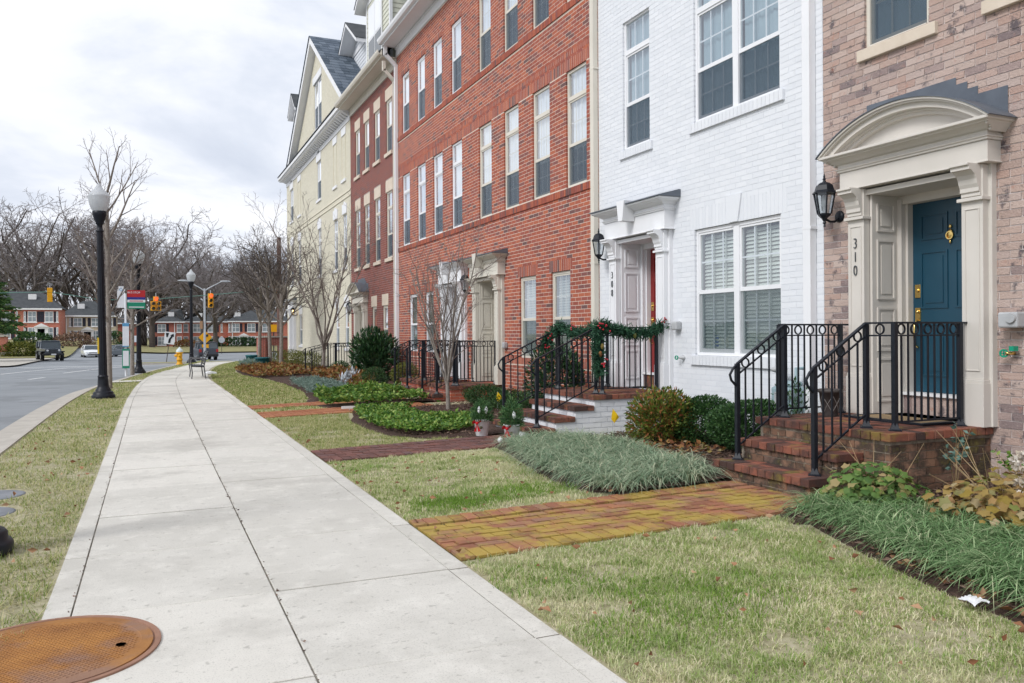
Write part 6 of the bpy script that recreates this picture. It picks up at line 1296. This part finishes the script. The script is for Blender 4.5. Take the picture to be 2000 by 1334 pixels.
def rp(px, py, z=-.15):
    u = (px - 1000 - .006 * (py - 651)) / FPX; v = ((py - 651) + .006 * (px - 1000)) / FPX; d = (HC - z) / v; return (d * (SY + u * CYW), d * (CYW - u * SY))
for (a, b) in (((56, 741.5), (87, 737.5)), ((124, 729), (176, 722.5)), ((178, 722.2), (250, 713.5))): mark([rp(*a), rp((a[0] + b[0]) / 2, (a[1] + b[1]) / 2), rp(*b)], .13)
mark([rp(0, 731.5), rp(60, 725), rp(130, 717.5), rp(200, 711.5)], .13); mark([rp(0, 722), rp(40, 719.5), rp(80, 716.5)], .12)
for k in range(12): x = -14 + k * 1.7; mark([(x + .35, 58.5), (x - .25, 62.0)], .55, 'crossing_bar')
mark([(-16, 57.2), (5, 56.0)], .3, 'stop_line'); mark([(5, 78), (14, 66)], .12); mark([(9, 80), (18, 70)], .12)
isl = sheet('traffic_island', fr(-1.5, 6.5, 4), fr(70, 76, 3), lambda x, y: G(x, y) - .03, MAT['far_grass'])
MB().box(-1.7, 6.7, 69.8, 70.0, -1.2, G(0, 70) - .01).build('island_kerb', MAT['concrete_kerb'], isl)
# walkway strip across the verge by the lamp
cw = MB(); cw.add([(-1.45, 27.2, .005), (-.30, 27.4, .005), (-.22, 28.3, .005), (-.95, 28.2, .005)], [(0, 1, 2, 3)]); cw.build('verge_crossing', MAT['concrete'])['kind'] = 'structure'

mat('bush_twig', [(0, (.13, .08, .055)), (.6, (.21, .14, .10)), (1, (.28, .17, .10))], 'rand', rough=.9)
# ------------------------------------------------------------------ hedges
def far_hedge(label, px, Y, w, hgt, m, leaf=.3, n=1500, dep=1.2, name='hedge', zoff=0):
    x, _ = onYp(px, Y); z = G(x, Y) + zoff; t = thing(name, label, 'hedge', (x, Y, z)); P, d = blob_points(n, (x, Y, z + hgt * .45), (w, dep, hgt * .6), .4, 8, .15, -.9); np_obj('foliage', leaves(P, d + nr.normal(0, .6, d.shape), nr.uniform(.7, 1.3, len(P)) * leaf, .6), MAT[m], t); MB().tube([(x, Y, z - .3), (x, Y, z + hgt * .5)], .08, 6).build('stem', MAT['bark_dark'], t)
far_hedge('olive clipped hedge left of the parked jeep', 36, 112, 2.4, 1.5, 'olive_leaf', .3, 2400, 1.5); far_hedge('dark green bush by the left red house door', 66, 128, 2.2, 1.6, 'box_leaf', .3, 1800, zoff=-.1); far_hedge('brown twiggy bush right of the parked jeep', 144, 128, 2.5, 2.0, 'bush_twig', .3, 1600, zoff=-.4); far_hedge('long dark green hedge before the red house with white door', 462, 168, 6.2, 1.5, 'box_leaf', .35, 2600, .9, zoff=.3)
far_hedge('dark evergreen bush behind the grey sedan', 222, 150, 2.2, 2.2, 'box_leaf', .35, 900); far_hedge('reddish low hedge before the deep red house', 365, 170, 2.4, 1.3, 'rust_leaf', .35, 900, zoff=.2)
pr = thing('brick_pier', 'brick gate pier with stone ball at the left edge', 'pier', (*pxpos(4, 96), -1.0)); MB().box(-.55, .55, -.55, .55, 0, 2.35).build('shaft', bf['red'], pr, True); MB().box(-.75, .75, -.75, .75, -.1, .55).build('plinth', MAT['concrete_kerb'], pr, True); MB().box(-.7, .7, -.7, .7, 2.35, 2.55).ellipsoid((0, 0, 2.95), (.42, .42, .42)).build('cap', MAT['concrete_kerb'], pr, True)

# ------------------------------------------------------------------ vehicles
tyre = mat('tyre', (.015, .015, .016), rough=.8); rim_ = mat('wheel_rim', (.42, .43, .45), rough=.3, metal=.8); cglass = mat('car_glass', (.03, .045, .055), rough=.05, spec=.8); hlm = mat('headlamp', (.62, .64, .66), rough=.15, spec=.6); tlm = mat('tail_lamp', (.35, .02, .02), rough=.3); trim_ = mat('car_trim', (.02, .02, .022), rough=.5)
def loft(mb, sections):
    """sections: (y, [(x, z) half outline from bottom centre to top centre]); mirrored"""
    rings = [[(x, y, z) for x, z in pts] + [(-x, y, z) for x, z in pts[::-1]] for y, pts in sections]; n = len(rings[0]); vs = [p for r in rings for p in r]; fs = [(i * n + j, i * n + (j + 1) % n, (i + 1) * n + (j + 1) % n, (i + 1) * n + j) for i in range(len(rings) - 1) for j in range(n)]; fs += [tuple(range(n))[::-1], tuple(range((len(rings) - 1) * n, len(rings) * n))]; mb.add(vs, fs, False)
def wheels(t, tr, wb, r, w=.22):
    for x in (-tr, tr):
        for y in (-wb / 2, wb / 2):
            wh = MB().lathe([(r * .62, -w / 2), (r * .95, -w / 2), (r, -w / 2 + .03), (r, w / 2 - .03), (r * .95, w / 2), (r * .62, w / 2)], 22, (x, y, r), axis='x').build('wheel', tyre, t, True); MB().lathe([(r * .63, -w / 2 + .02), (r * .45, -w / 2 - .005), (.05, -w / 2 - .01), (.05, w / 2 + .01), (r * .45, w / 2 + .005), (r * .63, w / 2 - .02)], 16, (x, y, r), axis='x').build('rim', rim_, wh, True)
def sedan(label, x, y, rz, col, tag_='car', hatch=False):
    t = thing('car', label, 'car', (x, y, G(x, y) - .15)); t.rotation_euler.z = rz; m = mat('car_paint', col, rough=.25, spec=.6, coat=.6); b = MB()
    def sec(w, zb, zt): return [(.0, zb), (w * .92, zb), (w, zb + .12), (w * 1.0, zt - .18), (w * .93, zt), (0, zt + .03)]
    loft(b, [(-2.25, sec(.70, .30, .62)), (-2.1, sec(.84, .22, .70)), (-1.4, sec(.90, .20, .86)), (-.9, sec(.91, .20, .93)), (1.2, sec(.91, .20, .97)), (1.9, sec(.88, .22, .98)), (2.2, sec(.80, .26, .92)), (2.28, sec(.72, .34, .80))]); bd = b.build('body', m, t, True, bevel=.04)
    def sec2(w, wt, zb, zt): return [(0, zb), (w, zb), (wt, zt), (wt * .8, zt + .04), (0, zt + .05)]
    g = MB(); loft(g, [(-1.05, sec2(.84, .80, .92, .93)), (-.35, sec2(.85, .66, .94, 1.36)), (.85, sec2(.85, .66, .95, 1.40)), (1.75, sec2(.82, .76, .96, .99))]); g.build('cabin_glass', cglass, t, True); rf = MB(); loft(rf, [(-.42, sec2(.64, .62, 1.375, 1.40)), (.9, sec2(.64, .62, 1.40, 1.43))]); rf.build('roof', m, t, True)
    for sx in (-1, 1):
        p = MB().bar((sx * .84, -1.02, .94), (sx * .66, -.36, 1.40), .06).bar((sx * .86, .28, .95), (sx * .66, .28, 1.41), .06).bar((sx * .82, 1.72, .98), (sx * .66, .86, 1.42), .10); p.build('pillar', m, t, True); MB().ellipsoid((sx * .64, -2.1, .62), (.17, .14, .08)).build('headlight', hlm, t, True); MB().box(sx * .55, sx * .82, 2.2, 2.27, .68, .82).build('tail_light', tlm, t, True); MB().ellipsoid((sx * 1.0, -.72, .98), (.10, .06, .07)).build('mirror', m, t, True)
    MB().box(-.42, .42, -2.27, -2.2, .50, .60).build('grille', trim_, t, True); MB().box(-.55, .55, -2.26, -2.18, .28, .40).build('intake', trim_, t, True); MB().box(-.26, .26, -2.285, -2.262, .42, .5).build('number_plate', MAT['paint_white'], t, True); wheels(t, .78, 2.65, .32); return t
def suv(label, x, y, rz, col, jeep):
    t = thing('jeep' if jeep else 'suv', label, 'jeep' if jeep else 'suv', (x, y, G(x, y) - .15)); t.rotation_euler.z = rz; m = mat('suv_paint', col, rough=.3, spec=.6, coat=.4); b = MB()
    if jeep:
        loft(b, [(-1.95, [(0, .55), (.62, .55), (.64, .62), (.64, 1.05), (.6, 1.12), (0, 1.14)]), (-.62, [(0, .5), (.76, .5), (.78, .6), (.78, 1.12), (.74, 1.18), (0, 1.2)]), (1.75, [(0, .5), (.80, .5), (.82, .6), (.82, 1.14), (.80, 1.18), (0, 1.18)])]); b.build('body', m, t, True, bevel=.03)
        g = MB(); loft(g, [(-.62, [(0, 1.17), (.76, 1.17), (.77, 1.18), (.76, 1.19), (0, 1.19)]), (-.42, [(0, 1.17), (.77, 1.17), (.72, 1.70), (.70, 1.71), (0, 1.71)]), (1.70, [(0, 1.17), (.78, 1.17), (.73, 1.72), (.70, 1.73), (0, 1.73)])]); g.build('cabin_glass', cglass, t, True); MB().box(-.73, .73, -.46, 1.74, 1.715, 1.83).build('hard_top', m, t, True, bevel=.04)
        for sx in (-1, 1):
            MB().bar((sx * .77, -.6, 1.18), (sx * .72, -.44, 1.74), .08).bar((sx * .78, .45, 1.18), (sx * .73, .45, 1.74), .10).bar((sx * .79, 1.68, 1.18), (sx * .74, 1.68, 1.74), .14).build('pillar', m, t, True); MB().lathe([(.0, -.03), (.09, -.025), (.10, 0)], 14, (sx * .46, -1.96, .95), axis='y').build('headlight', hlm, t, True); MB().box(sx * .62, sx * .93, -1.9, -.75, .80, .90).build('front_fender', trim_, t, True, bevel=.03); MB().box(sx * .80, sx * .93, .65, 1.75, .80, .90).build('rear_fender', trim_, t, True, bevel=.03); MB().ellipsoid((sx * .98, -.5, 1.22), (.11, .05, .09)).build('mirror', trim_, t, True)
        for i in range(7): MB().box(-.33 + i * .1, -.28 + i * .1, -1.965, -1.945, .72, 1.04).build('grille_slot', trim_, t, True)
        MB().box(-.85, .85, -2.15, -1.98, .52, .70).build('bumper', trim_, t, True, bevel=.03); MB().box(-.2, .2, -2.17, -2.15, .55, .67).build('number_plate', MAT['paint_white'], t, True); wheels(t, .78, 2.45, .40, .26)
    else:
        loft(b, [(-2.2, [(0, .4), (.8, .4), (.86, .5), (.86, .9), (.8, 1.02), (0, 1.05)]), (-.9, [(0, .35), (.9, .35), (.93, .5), (.93, 1.05), (.88, 1.12), (0, 1.14)]), (2.1, [(0, .35), (.9, .35), (.93, .5), (.93, 1.05), (.90, 1.14), (0, 1.14)]), (2.3, [(0, .42), (.85, .42), (.88, .5), (.88, 1.0), (.85, 1.1), (0, 1.1)])]); b.build('body', m, t, True, bevel=.04)
        g = MB(); loft(g, [(-.95, [(0, 1.1), (.84, 1.1), (.84, 1.12), (.8, 1.13), (0, 1.14)]), (-.2, [(0, 1.1), (.87, 1.1), (.74, 1.66), (.7, 1.68), (0, 1.7)]), (1.9, [(0, 1.1), (.87, 1.1), (.76, 1.68), (.7, 1.71), (0, 1.72)]), (2.25, [(0, 1.1), (.84, 1.1), (.80, 1.14), (.78, 1.15), (0, 1.15)])]); g.build('cabin_glass', cglass, t, True); MB().box(-.72, .72, -.25, 1.95, 1.69, 1.77).build('roof', m, t, True, bevel=.04)
        for sx in (-1, 1): MB().bar((sx * .86, .6, 1.1), (sx * .74, .6, 1.7), .1).bar((sx * .86, 1.85, 1.1), (sx * .76, 1.85, 1.7), .2).build('pillar', m, t, True); MB().box(sx * .66, sx * .88, 2.24, 2.33, .80, 1.08).build('tail_light', tlm, t, True); MB().box(sx * .5, sx * .84, -2.24, -2.1, .72, .88).build('headlight', hlm, t, True)
        MB().box(-.88, .88, 2.28, 2.4, .40, .60).build('bumper', trim_, t, True, bevel=.03); wheels(t, .80, 2.75, .37, .24)
    return t
jx, jy = pxpos(97, 82); jp = suv('dark blue-grey hard-top jeep facing the camera at left', jx, jy, R_(14), (.045, .06, .08), True); jp.scale = (1.1, 1.1, 1.1)
cx_, cy_ = pxpos(177, 99); sedan('white saloon car waiting behind the nearest lamp', cx_, cy_, R_(10), (.72, .74, .76)); cx_, cy_ = pxpos(222, 101); sedan('dark grey saloon car half hidden by the street tree', cx_, cy_, R_(-38), (.10, .12, .14))
sx_, sy_ = pxpos(398, 80); suv('dark SUV seen from behind beyond the corner lamp', sx_, sy_, R_(188), (.035, .04, .055), False)

# ------------------------------------------------------------------ signals, signs, poles
ysig = mat('signal_yellow', [(.3, (.66, .30, .004)), (.7, (.74, .36, .006))], sc_=4, rough=.45); rl = emit_mat('signal_red', (1, .06, .02), 2.2); dk = mat('lens_dark', (.03, .03, .02), rough=.2, spec=.6); cab = mat('cable_green', (.10, .22, .18), rough=.6)
def px3(px, py, d): x, y = pxpos(px, d); return Vector((x, y, HC - ((py - 651) + .006 * (px - 1000)) / FPX * d))
DS = 60
def head(mb_t, x, z, back=False):
    h = MB().box(x - .16, x + .16, -.10, .10, z - .17, z + .17).build('section', ysig, mb_t, True, bevel=.02)
    if not back:
        pass
def signal(label, px, pyc, cells, back=False):
    c = px3(px, pyc, DS); t = thing('traffic_signal', label, 'traffic signal', tuple(c)); t.rotation_euler.z = R_(8)
    for (x, z, lit) in cells:
        h = MB().box(x - .17, x + .17, -.10, .12, z - .17, z + .17).build('section', ysig, t, True, bevel=.02)
        if not back: MB().lathe([(0, -.125), (.10, -.12), (.125, -.10)], 16, (x, 0, z), axis='y').build('lens', rl if lit else dk, h, True); MB().arc(0, 0, .13, .142, R_(0), R_(180), -.30, -.10, 12).build('visor', ysig, h, True).matrix_local = Matrix.Translation((x, 0, z)) @ Matrix.Rotation(R_(90), 4, 'Z')
    top = max(z for _, z, _ in cells); MB().bar((0, 0, top + .17), (0, 0, top + .42), .05).build('hanger', MAT['meter_grey'], t, True)
signal('yellow traffic signal seen from behind above the left red house', 98, 576, [(0, .35, 0), (0, 0, 0), (0, -.35, 0)], True); signal('five-lamp yellow traffic signal showing red', 305, 593, [(0, .35, 1), (-.18, 0, 0), (.18, 0, 0), (-.18, -.35, 0), (.18, -.35, 0)]); signal('three-lamp yellow traffic signal showing red by the twin-arm lamp', 412, 587, [(0, .35, 1), (0, 0, 0), (0, -.35, 0)]); signal('yellow traffic signal half hidden by the corner trees', 541, 568, [(0, .35, 0), (0, 0, 0), (0, -.35, 0)])
cb = thing('signal_cable', 'thin green span wire carrying the traffic signals', 'cable', tuple(px3(300, 581, DS))); p0 = px3(-60, 571, DS); MB().tube([px3(p, q, DS) for p, q in ((-80, 574), (98, 570), (200, 586), (305, 584), (412, 576), (480, 570), (541, 556))], .022, 5).build('wire', cab, cb)
wp_ = thing('utility_pole', 'brown wooden pole by the corner of the cream house', 'pole', (*pxpos(546, 53), -.3)); MB().tube([(0, 0, 0), (0, 0, 8.0)], [.17, .13], 10).build('pole', mat('pole_wood', [(.3, (.10, .06, .05)), (.7, (.17, .10, .08))], sc_=5, rough=.9), wp_, True); MB().tube([(.18, 0, .2), (.18, 0, 5.5)], .03, 6).build('conduit', MAT['meter_grey'], wp_, True)
sl2 = thing('street_light', 'tall grey street light pole with two slender arms', 'street light', (*pxpos(400, 64), -.7)); alu = mat('aluminium', [(.3, (.42, .44, .46)), (.7, (.52, .54, .56))], sc_=5, rough=.4, metal=.4); zt_ = 5.75
MB().tube([(0, 0, 0), (0, 0, zt_)], [.10, .07], 10).build('pole', alu, sl2, True)
for sx in (-1, 1): MB().tube([(0, 0, zt_ - .2), (sx * .35, 0, zt_ + .05), (sx * 1.25, 0, zt_ + .55)], [.05, .04, .03], 8).build('arm', alu, sl2, True); MB().ellipsoid((sx * 1.55, 0, zt_ + .58), (.42, .14, .07)).build('lamp_head', alu, sl2, True)
MB().box(-.35, -.15, -.1, .1, 2.6, 3.2).build('control_box', MAT['dead_leaf'], sl2, True)
def sign_post(name, label, px, py, d, plate, h, lean=0, polem='bark_dark'):
    c = px3(px, py, d); zg = G(c.x, c.y) - .05; t = thing(name, label, 'sign', (c.x, c.y, zg)); t.rotation_euler = (0, lean, R_(4)); MB().box(-.03, .03, .0, .05, 0, c.z - zg + h).build('post', MAT[polem], t, True); plate(t, c.z - zg); return t
def keep_right(t, z):
    MB().box(-.42, .42, -.03, 0, z - .52, z + .52).build('plate', wp, t, True); a = MB(); a.prism([(-.08, z - .42), (.10, z - .42), (.12, z - .1), (.26, z + .16), (.34, z + .12), (.28, z + .42), (.02, z + .24), (.11, z + .2), (-.06, z - .1)], 'y', -.045, -.031); a.prism([(-.34, z + .42), (-.08, z + .42), (-.16, z + .06), (-.26, z + .06)], 'y', -.045, -.031); a.build('arrow', MAT['iron_black'], t, True)
sign_post('keep_right_sign', 'leaning white keep-right arrow sign on the island', 325, 660, 70, keep_right, .2, R_(7))
def diamond(t, z):
    MB().prism([(0, z - .62), (.62, z), (0, z + .62), (-.62, z)], 'y', -.03, 0).build('plate', ysig, t, True); MB().prism([(-.12, z - .35), (.0, z - .35), (.0, z - .1), (.15, z + .1), (.24, z + .02), (.28, z + .32), (-.02, z + .24), (.06, z + .16), (-.12, z - .06)], 'y', -.045, -.031).build('arrow', MAT['iron_black'], t, True); MB().box(-.3, .3, -.03, 0, z - 1.15, z - .66).build('speed_plate', ysig, t, True)
sign_post('curve_warning_sign', 'yellow diamond sign with bent black arrow', 401, 659, 78, diamond, -.1)
def octo(t, z): MB().prism([(.42 * math.cos(R_(22.5 + 45 * i)), z + .42 * math.sin(R_(22.5 + 45 * i))) for i in range(8)], 'y', -.02, 0).build('plate', alu, t, True)
sign_post('stop_sign', 'grey back of a stop sign before the far hedge', 433, 664, 110, octo, -.1); sign_post('small_sign', 'white square sign plate beside the second lamp', 267, 662, 90, lambda t, z: MB().box(-.35, .35, -.02, 0, z - .35, z + .35).build('plate', wp, t, True), -.1)
yb_ = px3(535, 641, 56); t = thing('warning_sign', 'yellow warning plate behind the nearest corner tree', 'sign', (yb_.x, yb_.y, G(yb_.x, yb_.y))); MB().box(-.30, .38, -.02, 0, yb_.z - .25 - t.location.z, yb_.z + .25 - t.location.z).build('plate', ysig, t, True); MB().box(-.03, .03, 0, .05, 0, yb_.z - t.location.z).build('post', MAT['bark_dark'], t, True)
# low brick wall with railing at the cross street
gw = thing('garden_wall', 'low brick wall with iron rail at the corner cross street', 'wall', (6.2, 47, 0)); MB().box(5.3, 5.6, 45.0, 46.6, -.4, 1.25).box(5.6, 5.9, 46.4, 46.6, -.4, 1.25).box(6.45, 7.4, 46.4, 46.6, -.4, 1.25).box(5.9, 6.45, 46.4, 46.6, .8, 1.25).build('brick_wall', bf['red2'], gw); MB().box(5.25, 5.65, 44.95, 46.35, 1.25, 1.32).box(5.25, 7.45, 46.35, 46.65, 1.251, 1.322).build('coping', MAT['concrete_kerb'], gw)
rr = MB(); 
for i in range(12): rr.bar((5.3 + i * .1, 44.5, .2), (5.3 + i * .1, 44.5, 1.5), .015)
rr.bar((5.3, 44.5, 1.5), (6.4, 44.5, 1.5), .03); rr.build('railing', IR, gw)
